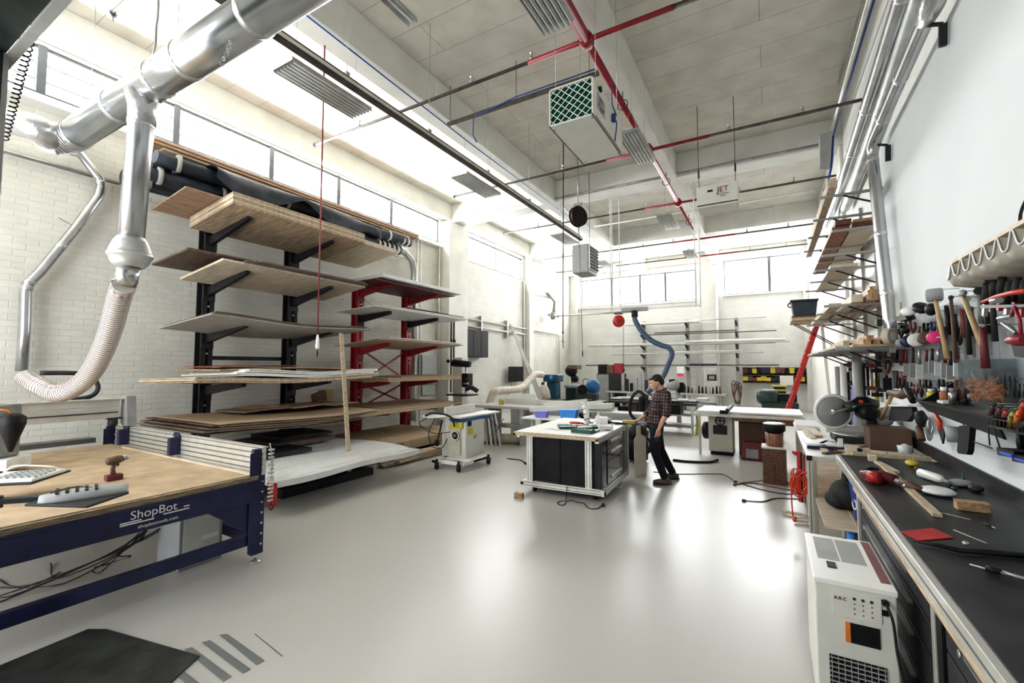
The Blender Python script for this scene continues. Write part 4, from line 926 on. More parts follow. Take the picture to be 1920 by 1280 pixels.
# sheet metal post, lintel and coiled cord of the door track, upper left corner
tk = thing('door_track', 'dark green-grey steel door track filling the upper left corner', 'door track', (-3.1, .55, 0))
dm('track_green', (.045, .06, .058), .45, .4, var=.3)
K0 = at(32, 78, 'y', .62)
K1 = at(12, 100, 'y', .62)
obj('upright', MB().bx(K1.x - .34, K1.x, .50, .62, 0, K0.z + .02), 'track_green', tk, bevel=.006)
obj('header', MB().bx(K0.x - .36, XR, .36, .62, K0.z, K0.z + .42), 'track_green', tk, bevel=.006)
obj('edge_flange', MB().bx(K0.x - .36, XR, .62, .66, K0.z - .012, K0.z + .004), 'grey_board', tk)
obj('edge_flange', MB().bx(K1.x - .004, K1.x + .008, .61, .63, 0, K0.z), 'grey_board', tk)
cc = MB(); A = at(66, 40, 'y', .66); B = at(8, 265, 'y', .72); pp = []
for i in range(26 * 8):
    t = i / (26 * 8); c0 = A.lerp(B, t); a = i / 8 * 2 * PI; pp.append(c0 + Vector((math.cos(a) * .016, math.sin(a) * .016, 0)))
obj('spiral_cable', cc.tube(pp, .004, 5), 'black_rubber', label='black coiled cord hanging beside the steel door track, upper left', cat='cord')
# --- long ducts high on the right wall
def rp(*pp, x=1.2): return [at(a, b, 'x', x) for a, b in pp]
duct('wall_duct', 'spiral duct highest on the right wall, nearest the ceiling', rp((1710, -60), (1692, 0), (1588, 320), (1550, 420), x=1.22), .085, bands=((1, .5), (1, .82), (0, .8)))
duct('wall_duct', 'dull spiral duct in the middle of three on the right wall', rp((1745, -60), (1722, 0), (1620, 300), (1585, 390), x=1.31), .075, 'galv_dull', bands=((1, .6),))
d5 = duct('wall_duct', 'lowest spiral duct on the right wall, bending down by the lumber shelves', rp((1775, -60), (1752, 0), (1640, 258), x=1.20) + [at(1635, 275, 'x', 1.19), at(1636, 295, 'x', 1.19), at(1668, 600, 'x', 1.19), at(1672, 640, 'x', 1.19)], .062, bands=((1, .45), (1, .8), (4, .02), (4, .5), (4, .85)))
obj('foil_wrap', MB().tube([at(1770, -50, 'x', 1.2), at(1745, 15, 'x', 1.2), at(1735, 38, 'x', 1.2)], [.09, .085, .07], 12), 'foil_tape', d5)
for k, (x, y, L) in enumerate(((1768, 45, 42), (1665, 272, 30))):
    p = at(x, y, 'x', 1.30); q = at(x, y + L, 'x', 1.30)
    obj('wall_bracket', MB().bar(p, q, .035, .05, (1, 0, 0)).bar(p, p + Vector((-.1, 0, .03)), .03, .02), 'black_steel', label=['black steel bracket on the right wall, near the top edge', 'black steel bracket on the right wall by the vertical duct'][k], cat='bracket')
for k, (p0, p1, r, m, lab) in enumerate((((1632, -10), (1552, 268), .028, 'alu', 'light steel conduit along the ceiling corner above the right wall'), ((1622, -10), (1556, 210), .018, 'steel', 'thin steel conduit left of the light one at the ceiling corner'), ((1642, -10), (1560, 262), .014, 'cable_blue', 'blue cable strapped along the ceiling corner above the right wall'))):
    a = at(*p0, 'x', 1.2 + .03 * k); b_ = at(*p1, 'x', 1.2 + .03 * k)
    obj('wall_conduit' if k < 2 else 'wall_cable', MB().cyl(a, b_, r, n=8), m, label=lab, cat='conduit' if k < 2 else 'cable')
bx2 = [at(1537, 252, 'y', 10.0), at(1561, 245, 'y', 10.0), at(1557, 308, 'y', 10.0), at(1538, 308, 'y', 10.0)]
obj('junction_box', MB().prism(bx2, (0, .25, 0)), 'grey_plastic', label='grey electrical box hanging where the cross beam meets the right wall', cat='electrical box', bevel=.005)
cb2 = MB().tube(spline([at(1562, 255, 'y', 10.2), at(1560, 300, 'y', 10.2), at(1555, 330, 'y', 10.2), at(1545, 358, 'y', 10.2)]), .02, 6)
obj('blue_cable_bundle', cb2, 'cable_blue', label='blue cable bundle dropping from the grey electrical box', cat='cable')
obj('ceiling_conduit', MB().cyl((-7.9, 11.22, 6.48), (1.1, 11.22, 6.48), .03, n=8), 'steel', label='dark conduit fixed along the face of the first cross beam', cat='conduit')
obj('ceiling_conduit', MB().cyl((-4.8, 13.6, 6.3), (1.1, 13.6, 6.3), .018, n=6), 'alu', label='thin grey conduit crossing between the two cross beams', cat='conduit')
dm('pale_board', (.86, .80, .70), .6, var=.05)
# ================================================================ mobile workbench in the middle
wb = thing('mobile_workbench', 'aluminium-framed workbench with light wood top, black doors and drawers, centre of the floor', 'workbench', (-2.55, 5.60, 0), math.radians(2.5))
def ob(n, mb, m, p=wb, **k): return obj(n, mb, m, p, local=True, **k)
# local frame: x -0.6..0.6, y 0..1.9
ob('bench_top', MB().bx(-.62, .60, -.02, 1.90, .855, .885), 'melamine', bevel=.003)
ob('front_edging', MB().bx(-.62, .60, -.045, -.02, .835, .887), 'pine')
def ext(p0, p1, w=.08, h=.04, nm='frame_rail'):
    mb = MB().bar(p0, p1, w, h); p0 = V(p0); p1 = V(p1)
    d = (p1 - p0).normalized(); up = Vector((0, 0, 1)) if abs(d.z) < .9 else Vector((1, 0, 0)); sd = d.cross(up).normalized(); u = sd.cross(d).normalized()
    o = ob(nm, mb, 'alu')
    g = MB()
    for s in (-1, 1):
        g.bar(p0 + u * s * (h / 2) + d * .01, p1 + u * s * (h / 2) - d * .01, w * .12, .002)
        for q in (-.25, .25): g.bar(p0 + sd * s * (w / 2) + u * h * q + d * .01, p1 + sd * s * (w / 2) + u * h * q - d * .01, .002, h * .10, up=u)
    ob('slot', g, 'alu_dark', o) if False else obj('slot', g, 'alu_dark', o, local=True)
    return o
ext((.57, .0, .835), (.57, 1.9, .835), .05, .07)
ext((-.57, .0, .83), (-.57, 1.9, .83), .04, .05)
ext((-.58, .18, .13), (.62, .18, .13), .04, .08)
ext((.60, .14, .13), (.60, 1.55, .13), .04, .08)
ext((-.57, .2, .13), (-.57, 1.55, .13), .04, .08)
ext((-.5, 1.55, .13), (.6, 1.55, .13), .04, .08)
for (x, y) in ((-.47, .18), (.40, .18), (.585, 1.5), (-.55, 1.5)): ext((x, y, .17), (x, y, .85), .04, .09, 'frame_post')
ob('front_door', MB().bx(-.425, -.02, .20, .215, .175, .80), 'black_plastic', bevel=.003)
ob('front_door', MB().bx(-.01, .355, .20, .215, .175, .80), 'black_plastic', bevel=.003)
ob('carcass', MB().bx(-.54, .56, .215, 1.50, .172, .83), 'charcoal')
dm('gloss_black', (.03, .03, .034), .12, .2, var=.1)
sd = ob('side_panel', MB().bx(.56, .575, .225, 1.45, .172, .81), 'gloss_black')
for (z0, z1) in ((.66, .80), (.50, .65), (.18, .49)):
    dr = ob('drawer', MB().bx(.572, .586, .45, 1.40, z0, z1), 'gloss_black', bevel=.003)
    zc = z1 - .055 if z0 > .3 else z0 + .07
    obj('handle', MB().bx(.586, .604, .62, 1.20, zc - .014, zc + .014), 'alu', dr, local=True, bevel=.004)
def caster(x, y, r=.045, parent=wb, m='black_rubber', z=.09):
    c = MB().cyl((x - .018, y, r), (x + .018, y, r), r, n=16); c.bar((x - .03, y + .01, r), (x - .03, y + .01, z), .004, .03).bar((x + .03, y + .01, r), (x + .03, y + .01, z), .004, .03).bx(x - .04, x + .04, y - .03, y + .05, z - .006, z)
    return obj('caster', c, m, parent, local=True)
for (x, y) in ((-.45, .3), (.45, .3), (.5, 1.4), (-.45, 1.4)): caster(x, y)
for (x, y) in ((-.61, -.05), (.585, -.05), ): ob('corner_cap', MB().box((x, y, .85), (.03, .012, .03)), 'black_plastic')
for (x, z) in ((-.59, .13), (.62, .13)): ob('corner_cap', MB().box((x, .155, z), (.04, .012, .04)), 'black_plastic')
# things on the bench top (z .885)
zt = .886
def tool_case(c, sz, rz, label, open_=True):
    t = thing('tool_case', label, 'tool case', (c[0], c[1], zt), rz, group='green tool cases on the workbench')
    a = MB(); w, d, h = sz
    a.bx(-w / 2, w / 2, -d / 2, d / 2, 0, .008).bx(-w / 2, w / 2, -d / 2, -d / 2 + .008, 0, h).bx(-w / 2, w / 2, d / 2 - .008, d / 2, 0, h).bx(-w / 2, -w / 2 + .008, -d / 2, d / 2, 0, h).bx(w / 2 - .008, w / 2, -d / 2, d / 2, 0, h)
    obj('tray', a, 'green_case', t, local=True, bevel=.003)
    b = MB().bx(-w / 2 + .01, w / 2 - .01, -d / 2 + .01, d / 2 - .01, .01, h * .7); obj('insert', b, 'off_white', t, local=True)
    l = MB().box((0, d * .95 + .012, .014), (w, d * .85, .022), (.06, 0, 0)); obj('lid', l, 'green_case', t, local=True, bevel=.004)
    q = MB()
    for k in range(5): q.cyl((-w * .35 + k * w * .17, -d * .3, h * .75), (-w * .35 + k * w * .17 + .01, d * .3, h * .78), .006, n=6)
    islands('bit', q, 'steel', t, local=True)
    return t
tool_case((-2.62, 6.22), (.30, .20, .035), .5, 'open green tool case at the left of the group on the workbench')
tool_case((-2.28, 5.92), (.30, .15, .05), -.1, 'open green tool case nearest the front edge of the workbench')
tool_case((-2.35, 6.35), (.34, .2, .04), .7, 'open green tool case behind the front one on the workbench')
p = at(1107, 785, 'z', zt)
t = thing('spiral_sleeve', 'tall cream tube with dark spiral marks standing on the workbench', 'tube', (-2.63, 6.95, zt))
obj('sleeve', MB().tube([(-2.60, 6.95, zt), (-2.62, 6.95, 1.05), (-2.66, 6.95, 1.22)], [.045, .05, .055], 16), 'white_plastic', t)
pts = [V((-2.60, 6.95, zt)).lerp(V((-2.66, 6.95, 1.20)), i / 30) + Vector((math.cos(i * .8) * .053, math.sin(i * .8) * .053, 0)) for i in range(31)]
obj('spiral_mark', MB().tube(pts, .006, 5), 'charcoal', t)
def bottle(nm, c, r, h, m, label, cat='bottle', z=None, tip='white_plastic'):
    t = thing(nm, label, cat, (c[0], c[1], zt if z is None else z)); z0 = zt if z is None else z
    obj('body', MB().lathe([(r, 0), (r, h * .6), (r * .5, h * .75), (r * .35, h * .8)], (c[0], c[1], z0), n=16), m, t)
    obj('cap', MB().lathe([(r * .42, h * .8), (r * .25, h * .93), (r * .08, h)], (c[0], c[1], z0), n=12), tip, t)
    return t
bottle('glue_bottle', (-2.38, 6.85), .05, .20, 'white_plastic', 'white glue bottle with pointed nozzle on the workbench')
obj('white_carton', MB().box((-2.22, 6.62, zt + .075), (.12, .10, .15), (0, 0, .4)), 'white_plastic', label='small upright white carton on the workbench behind the green cases', cat='carton', bevel=.003)
obj('crumpled_rag', MB().sph((-2.35, 7.1, zt + .045), .09, (1.2, .9, .55), 14), 'off_white', label='crumpled off-white rag on the workbench by the glue bottle', cat='rag')
obj('red_glove', MB().sph((-2.72, 6.72, zt + .022), .07, (1.6, .7, .32), 12).sph((-2.64, 6.76, zt + .016), .03, (2, .7, .5), 10), 'red_bright', label='crumpled red glove on the workbench left of the cream tube', cat='glove')
obj('black_clamp', MB().bar((-2.35, 7.05, zt + .02), (-1.98, 7.0, zt + .02), .03, .03).box((-2.3, 7.03, zt + .03), (.05, .09, .05)), 'black_plastic', label='black bar clamp lying across the far end of the workbench', cat='clamp')
obj('sanding_sponge', MB().box((-2.0, 7.22, zt + .025), (.20, .12, .05), (0, 0, .2)), 'yellow_dull', label='pale yellow block lying at the far right corner of the workbench', cat='block', bevel=.01)
obj('white_tray', MB().box((-2.12, 6.38, zt + .03), (.20, .22, .06), (0, 0, .5)), 'off_white', label='low white box near the drawer side of the workbench', cat='box', bevel=.006)
obj('grey_glove', MB().sph((-2.33, 6.12, zt + .05), .06, (1.9, .8, .35), 12, (0, 0, .6)), 'poly_film', label='grey plastic pouch draped over the middle green case', cat='pouch')
for k in range(6):
    x, y = -2.85 + rnd(0, .25), 6.2 + rnd(-.2, .5)
    obj('paper_scrap', MB().box((x, y, zt + .003 + .0005 * k), (rnd(.06, .12), rnd(.05, .1), .003), (0, 0, rnd(0, 3))), 'paper', label='small white paper scrap lying loose on the workbench top', cat='paper', group='paper scraps on the workbench')
for k in range(26):
    x, y = -2.75 + rnd(0, .75), 6.05 + rnd(0, 1.25)
    m = ['off_white', 'grey_plastic', 'black_plastic', 'box_grey', 'white_plastic', 'charcoal', 'steel'][k % 7]; s = (rnd(.03, .11), rnd(.02, .06), rnd(.012, .045))
    obj('small_part', MB().box((x, y, zt + s[2] / 2 + .001), s, (0, 0, rnd(0, 3))), m, label='small grey, white or black part scattered among the tool cases on the workbench', cat='part', group='small parts on the workbench', bevel=.003)
# power cord from the bench, wood block, board leaning on its end
q = lambda x, y: (940 + x / 5.818, 740 + y / 5.818)
gp = [q(700, 1010), q(705, 1080)]; cpts = [V((-2.45, 5.735, .17)), V((-2.45, 5.72, .08))] + [at(*q(x, y), 'z', .006) for x, y in ((700, 1150), (640, 1160), (612, 1180), (650, 1203), (690, 1195), (715, 1160), (770, 1152), (830, 1170), (900, 1182), (930, 1215), (970, 1240), (1050, 1240), (1085, 1215), (1110, 1202))]
t = thing('mains_lead', 'thin black power cord trailing on the floor before the workbench', 'cord', cpts[3])
obj('cable', MB().tube(spline(cpts, 5), .006, 6), 'black_rubber', t); obj('plug', MB().box(at(*q(1112, 1198), 'z', .02), (.035, .05, .035)), 'black_plastic', t, bevel=.004)
obj('wood_offcut', MB().box((-3.05, 5.47, .035), (.12, .07, .07), (0, 0, .15)), 'oak', label='small square wood offcut lying on the floor left of the workbench', cat='offcut', bevel=.003)
obj('offcut_board', MB().prism([(-1.97, 7.42, .0), (-1.83, 7.62, .0), (-1.84, 7.66, .62), (-1.90, 7.57, .68), (-1.90, 7.57, .82), (-1.95, 7.50, .82), (-1.95, 7.50, .66), (-1.98, 7.46, .60)], (-.012, .012, 0)), 'pale_board', label='pale plywood board with a narrow neck leaning at the far bench end', cat='board')
# ================================================================ jointer
jt = thing('jointer', 'beige jointer with steel bed, blue and yellow trim, on a white wheeled base', 'woodworking machine', (-5.0, 6.8, 0))
obj('cabinet', MB().bx(-5.20, -4.80, 6.64, 7.24, .14, .80).bx(-5.36, -5.20, 6.66, 7.1, .14, .86), 'putty', jt, bevel=.008)
obj('front_recess', MB().bx(-5.16, -4.90, 6.60, 6.64, .2, .78), 'machine_grey', jt, bevel=.004)
obj('side_table', MB().lathe([(.0, .86), (.26, .86), (.27, .875), (.26, .885), (0, .885)], (-5.46, 6.62, 0), n=24), 'melamine', jt)
obj('bed', MB().bx(-5.18, -4.80, 6.50, 7.12, .865, .90).bx(-5.18, -4.80, 7.14, 7.82, .86, .895), 'alu', jt, bevel=.004)
obj('bed_support', MB().prism([(-5.1, 6.6, .80), (-5.1, 7.7, .86), (-5.1, 6.52, .86), (-5.1, 6.6, .86)], (.25, 0, 0)).bx(-5.12, -4.82, 6.6, 7.5, .79, .865), 'blue_paint', jt)
obj('fence', MB().bx(-5.19, -5.16, 6.50, 7.45, .905, 1.055), 'white_plastic', jt, bevel=.004)
obj('yellow_guard', MB().prism([(-5.15, 6.585, .66), (-4.85, 6.585, .68), (-4.85, 6.585, .80), (-5.1, 6.585, .76)], (0, .03, 0)), 'yellow', jt)
obj('warning_label', MB().bx(-4.80, -4.796, 6.7, 6.86, .56, .68), 'yellow', jt)
hw = obj('hand_wheel', MB().lathe([(.085, 0), (.085, .025), (.06, .03)], (-4.99, 6.60, .55), (0, -1, 0), 20), 'black_plastic', jt)
obj('wheel_ring', MB().torus((-4.99, 6.57, .55), .078, .012, (0, 1, 0), 24, 6), 'off_white', jt)
obj('wheel_hub', MB().lathe([(.03, .02), (.02, .06)], (-4.99, 6.60, .55), (0, -1, 0), 12), 'steel', jt)
obj('switch_box', MB().box((-4.79, 6.74, .76), (.03, .09, .09)), 'black_plastic', jt, bevel=.004)
text_on('JET', .075, (-4.797, 6.95, .50), RY, 'red_paint', jt)
obj('hose', MB().tube(spline([(-5.5, 6.35, .90), (-5.3, 6.3, .96), (-5.05, 6.38, .94), (-4.98, 6.48, .85), (-4.95, 6.5, .72)]), .018, 8), 'black_rubber', jt)
islands('power_cable', MB().tube(spline([(-5.35, 6.45, .86), (-5.42, 6.35, .6), (-5.3, 6.3, .38), (-5.15, 6.4, .35), (-5.1, 6.5, .5)]), .008, 6).tube(spline([(-5.5, 6.4, .86), (-5.6, 6.3, .75), (-5.3, 6.35, .60), (-5.05, 6.5, .62)]), .008, 6).tube(spline([(-4.8, 7.3, .85), (-4.6, 7.4, .65), (-4.5, 7.2, .6), (-4.4, 7.3, .82)]), .006, 6), 'black_rubber', jt)
obj('knob_block', MB().sph((-5.28, 6.42, .42), .05, (1, .8, 1.3)).bar((-5.28, 6.45, .48), (-5.33, 6.62, .8), .02, .03), 'black_plastic', jt)
obj('wheeled_base', MB().bx(-5.3, -4.62, 6.30, 6.36, .09, .15).bx(-5.3, -5.2, 6.3, 7.1, .09, .14).bx(-4.68, -4.60, 6.3, 7.05, .09, .15).bx(-5.3, -4.6, 6.6, 7.0, .10, .14), 'white_plastic', jt, bevel=.004)
def wcaster(x, y, parent, z=.13):
    c = MB().cyl((x - .018, y, .045), (x + .018, y, .045), .045, n=14).bar((x - .026, y, .05), (x - .026, y, z), .004, .04).bar((x + .026, y, .05), (x + .026, y, z), .004, .04).cyl((x, y, z - .02), (x, y, z + .05), .022, n=8)
    return obj('caster', c, 'black_rubber', parent)
for (x, y) in ((-5.12, 6.22), (-4.66, 6.24), (-4.56, 7.02), (-5.3, 7.1)): wcaster(x, y, jt)
obj('floor_cable', MB().tube(spline([(-4.5, 7.6, .012), (-4.2, 7.6, .01), (-3.95, 7.35, .01)]), .010, 6).cyl((-3.99, 7.38, .02), (-3.92, 7.33, .02), .022, n=8), 'black_rubber', label='short black cable with plug on the floor right of the jointer', cat='cable')
# ================================================================ drill press / bandsaw behind the red rack
bs = thing('bandsaw', 'tall grey bandsaw with dark motor head standing right of the red rack', 'woodworking machine', (-7.4, 9.95, 0))
obj('base', MB().bx(-7.75, -7.1, 9.7, 10.3, 0, .5), 'grey_plastic', bs, bevel=.01)
obj('column', MB().bx(-7.60, -7.30, 9.9, 10.2, .5, 2.05), 'putty', bs, bevel=.02)
obj('table', MB().bx(-7.6, -6.9, 9.6, 10.1, 1.02, 1.06), 'charcoal', bs)
obj('saw_head', MB().bx(-7.2, -7.0, 9.75, 10.0, 1.25, 1.62), 'black_plastic', bs, bevel=.02)
obj('motor', MB().cyl((-7.45, 9.7, 1.90), (-6.95, 9.8, 1.86), .10, .08), 'black_plastic', bs)
obj('blade_guide', MB().cyl((-7.08, 9.78, 1.1), (-7.08, 9.78, 1.8), .02, n=8).box((-7.05, 9.75, 1.35), (.12, .08, .05)), 'steel', bs)
obj('control_knob', MB().sph((-7.62, 9.7, 1.95), .05).sph((-7.02, 9.7, 1.45), .04), 'black_plastic', bs)
obj('duct_pipe', MB().tube(spline([(-7.0, 9.7, 1.2), (-6.85, 9.7, 1.25), (-6.7, 9.8, 1.15)]), .06, 10), 'charcoal', bs)
# wall cupboards, TV, electric box, pipes
wc = thing('wall_cabinet', 'black three-door cabinet on the left wall right of the red rack', 'cabinet', (-8.5, 12.5, 2.1))
obj('body', MB().bx(-8.98, -8.66, 11.9, 13.3, 2.12, 3.05), 'black_plastic', wc)
for k in range(3): obj('door', MB().bx(-8.66, -8.645, 11.92 + k * .46, 12.34 + k * .46 + .02, 2.14, 3.03), 'black_rubber', wc, bevel=.004)
tv = thing('wall_monitor', 'black monitor on a bracket on the left wall above the dust pipe', 'monitor', (-8.8, 15.5, 1.2))
obj('screen', MB().bx(-8.83, -8.79, 15.0, 16.15, 1.20, 1.80), 'black_plastic', tv, bevel=.01)
obj('bracket', MB().bx(-9.0, -8.83, 15.5, 15.65, 1.4, 1.6), 'charcoal', tv)
obj('cable_cover', MB().bx(-8.99, -8.95, 15.5, 15.56, .9, 1.2), 'off_white', tv)
eb = obj('electric_panel', MB().bx(-9.0, -8.85, 10.05, 10.75, 1.3, 2.15), 'box_grey', label='grey electric panel on the wall behind the red rack', cat='electrical box', bevel=.01)
ebl = obj('electric_panel', MB().bx(-9.0, -8.88, 10.1, 10.7, .95, 1.25), 'box_grey', label='lower, smaller grey electric box on the wall behind the red rack', cat='electrical box', bevel=.01)
for k, y in enumerate((9.85, 10.0, 10.85)):
    obj('wall_conduit', MB().cyl((-8.9, y, .2), (-8.9, y, 5.6), .025, n=8), 'alu', label='thin vertical conduit on the left wall behind the red rack', cat='conduit', group='vertical conduits behind the red rack')
d = duct('wall_duct', 'steel duct curving down the left wall, visible above the red rack', [(-8.7, 8.7, 5.0), (-8.7, 9.1, 4.98), (-8.7, 9.4, 4.8), (-8.7, 9.5, 4.5), (-8.7, 9.5, .3)], .10, n=16)
for k in range(2): obj('bar_clamp', MB().bar((-8.6, 11.1 + k * .14, 1.0), (-8.6, 11.1 + k * .14, 3.35), .02, .04).box((-8.58, 11.1 + k * .14, 3.3), (.06, .05, .12)).box((-8.58, 11.1 + k * .14, 2.6), (.06, .05, .10)), 'black_steel', label='long black bar clamp hanging upright on the pilaster right of the red rack', cat='clamp', group='bar clamps on the pilaster')
# conduits on the far left wall
co = thing('wall_conduit', 'upper of two parallel conduits along the far left wall, bending down at the corner', 'conduit', (-8.92, 12.2, 3.4))
obj('pipe', MB().tube([(-8.9, 12.05, 3.42), (-8.9, 19.7, 3.36), (-8.9, 19.95, 3.3), (-8.9, 20.0, 3.1), (-8.9, 20.0, .8)], .035, 8), 'alu', co)
co2 = thing('wall_conduit', 'lower of two parallel conduits along the far left wall, bending down', 'conduit', (-8.92, 12.2, 3.1))
obj('pipe', MB().tube([(-8.9, 12.4, 3.16), (-8.9, 15.2, 3.16), (-8.9, 16.9, 3.14), (-8.9, 17.1, 3.08), (-8.9, 17.15, 2.9), (-8.9, 17.15, .8)], .035, 8), 'alu', co2)
for y in (13.2, 15.0): obj('strut', MB().bx(-8.98, -8.86, y - .03, y + .03, 2.9, 3.6), 'steel', co)
obj('wall_conduit', MB().cyl((-8.95, 16.52, .8), (-8.95, 16.52, 5.4), .04, n=8), 'beam_paint', label='white painted vertical pipe beside the far left window', cat='conduit')
ld = thing('aluminium_extrusions', 'bundle of long aluminium bars leaning against the far left wall', 'metal bars', (-8.4, 15.6, 0))
for k in range(3): obj('bar', MB().bar((-8.0 + .05 * k, 16.4 + .12 * k, .02), (-8.88, 15.2 + .12 * k, 3.5 - .1 * k), .05, .05), 'alu', ld)
# dust pipe arm
dp = duct('dust_hose', 'tan fabric dust hose rising from the floor and bending right along the far left wall', spline([at(915, 768, 'x', -6.6), at(922, 745, 'x', -6.6), at(932, 733, 'x', -6.6), at(975, 728, 'x', -6.7), at(993, 712, 'x', -6.8), at(1003, 702, 'x', -6.85), at(1016, 702, 'x', -6.9)], 6), .11, 'duct_cloth', n=14, cat='hose')
obj('lower_run', MB().tube([at(915, 768, 'x', -6.6), at(915, 768, 'x', -6.6) * 1 + Vector((0, -.2, -.72))], .11, 14), 'duct_cloth', dp)
obj('floor_duct', MB().cyl(at(868, 820, 'z', .12), at(980, 823, 'z', .12), .115), 'duct_cloth', label='tan dust pipe lying along the floor between jointer and workbench', cat='hose')
# ================================================================ sliding table saw and folding table
ss = thing('sliding_saw', 'long grey panel saw table with leaning sheet panels below, behind the workbench', 'woodworking machine', (-5, 9.2, 0))
obj('saw_table', MB().bx(-6.2, -4.0, 8.95, 9.75, .82, .88), 'grey_board', ss, bevel=.005)
obj('leg', MB().bx(-5.0, -4.9, 9.0, 9.6, 0, .82), 'grey_board', ss); obj('leg', MB().bx(-5.95, -5.85, 9.0, 9.6, 0, .82), 'grey_board', ss)
obj('cross_rail', MB().bx(-5.9, -4.95, 9.2, 9.3, .35, .45), 'grey_board', ss)
obj('blade_post', MB().box(at(940, 757, 'y', 9.3), (.10, .08, .20)), 'yellow_dull', ss, bevel=.005)
obj('back_fence', MB().bx(-6.0, -3.4, 9.72, 9.76, .88, 1.0), 'alu', ss)
obj('white_sheet', MB().bx(-5.75, -5.05, 9.88, 9.91, 0, 1.12), 'melamine', label='white panel standing upright behind the grey panel saw', cat='panel board')
for k in range(5):
    a = at(933 + k * 6, 806, 'z', 0)
    obj('leaning_sheet', MB().prism([(-5.95 + .12 * k, 8.85, 0), (-5.80 + .12 * k, 8.7, 0), (-5.98 + .10 * k, 8.85, .78), (-6.05 + .10 * k, 8.92, .78)], (.012, .012, 0)), 'grey_board' if k % 2 else 'melamine', label='grey sheet leaning against the panel saw legs, one of a fan of five', cat='sheet', group='sheets fanned against the panel saw')
for k, (a, b, z, w) in enumerate((((995, 768), (1150, 760), .90, .10), ((1005, 766), (1130, 756), 1.0, .12), ((1020, 760), (1100, 752), 1.08, .10), ((1000, 772), (1148, 769), .9, .08), ((1060, 765), (1147, 764), .97, .09))):
    obj('timber_beam', MB().bar(at(*a, 'y', 9.0 + .1 * k), at(*b, 'y', 9.0 + .1 * k), .14, w), 'off_white', label=['lowest pale timber in the pile behind the workbench', 'second pale timber in the pile behind the workbench', 'uppermost pale timber behind the workbench', 'front pale timber in the pile behind the workbench', 'rear pale timber reaching right behind the workbench'][k], cat='timber', group='pale timbers behind the workbench', bevel=.005)
sw = thing('timber_trestle', 'dark trestle under the pale timbers behind the workbench', 'trestle', (-3.6, 9.2, 0))
obj('top_rail', MB().bx(-4.4, -2.2, 8.95, 9.45, .72, .86), 'grey_board', sw)
for x in (-4.2, -2.5): obj('leg', MB().bx(x - .05, x + .05, 9.0, 9.4, 0, .72), 'grey_board', sw)
ft = thing('folding_table', 'white-topped folding table behind the workbench carrying blue tubs', 'table', (-3.95, 8.6, 0))
obj('tabletop', MB().bx(-4.55, -3.2, 8.25, 9.0 - .1, .71, .745), 'melamine', ft, bevel=.006)
for x in (-4.35, -3.4):
    for y in (8.35, 8.8): obj('leg', MB().cyl((x, y, 0), (x, y, .71), .018, n=8), 'alu', ft)
obj('violet_tub', MB().prism([(-4.28, 8.38, .745), (-4.06, 8.42, .745), (-4.03, 8.42, .88), (-4.32, 8.38, .86)], (-.02, .16, 0)), 'violet_plastic', label='small violet-blue tub on the folding table behind the workbench', cat='tub', bevel=.008)
obj('blue_tub', MB().prism([(-3.72, 8.42, .745), (-3.44, 8.47, .745), (-3.40, 8.48, .93), (-3.76, 8.40, .92)], (-.02, .18, 0)), 'sky_plastic', label='bright blue folded plastic tub on the folding table', cat='tub', bevel=.008)
obj('dark_bag', MB().sph((-3.28, 8.62, .82), .13, (1, .8, .65), 12), 'black_plastic', label='black bag beside the bright blue tub on the folding table', cat='bag')
# ================================================================ vacuum and hose behind the person
vc = thing('shop_vacuum', 'grey and black workshop vacuum with tall handle, beyond the bench end', 'vacuum', (-2.2, 8.6, 0))
obj('tank', MB().lathe([(.20, .05), (.22, .3), (.20, .45)], (-2.25, 8.65, 0), n=20), 'black_plastic', vc)
obj('motor_head', MB().lathe([(.21, .45), (.22, .55), (.16, .68), (.06, .73)], (-2.25, 8.65, 0), n=20), 'charcoal', vc)
for (x, y) in ((-2.4, 8.5), (-2.1, 8.5), (-2.25, 8.85)): obj('caster', MB().sph((x, y, .03), .03), 'black_rubber', vc)
obj('hose', MB().tube(spline([at(1196, 790, 'y', 8.4), at(1182, 775, 'y', 8.4), at(1183, 750, 'y', 8.3), at(1195, 734, 'y', 8.3), at(1208, 740, 'y', 8.3), at(1214, 755, 'y', 8.3), at(1212, 790, 'y', 8.4)], 6), .028, 10), 'black_rubber', vc)
fhs = thing('coiled_hose', 'black hose loop hanging beside the leaning board at the bench end', 'hose', (-1.75, 7.9, 0))
c0 = at(1205, 832, 'y', 7.85)
obj('hose', MB().torus(c0, .14, .022, (.2, 1, 0), 24, 8).torus(c0 + Vector((.02, .03, -.03)), .13, .02, (.1, 1, 0), 24, 8), 'black_rubber', fhs)
obj('floor_hose', MB().tube(spline([at(1262, 862, 'z', .02), at(1290, 865, 'z', .02), at(1330, 866, 'z', .02), at(1346, 862, 'z', .03)]), .022, 10), 'black_rubber', label='short thick black hose lying on the floor right of the person', cat='hose')
obj('trailing_cable', MB().tube(spline([at(1225, 884, 'z', .006), at(1260, 888, 'z', .006), at(1330, 888, 'z', .006), at(1355, 889, 'z', .006), at(1372, 898, 'z', .006), at(1382, 908, 'z', .006)]), .006, 5), 'black_rubber', label='thin dark cord running across the floor behind the person', cat='cord')
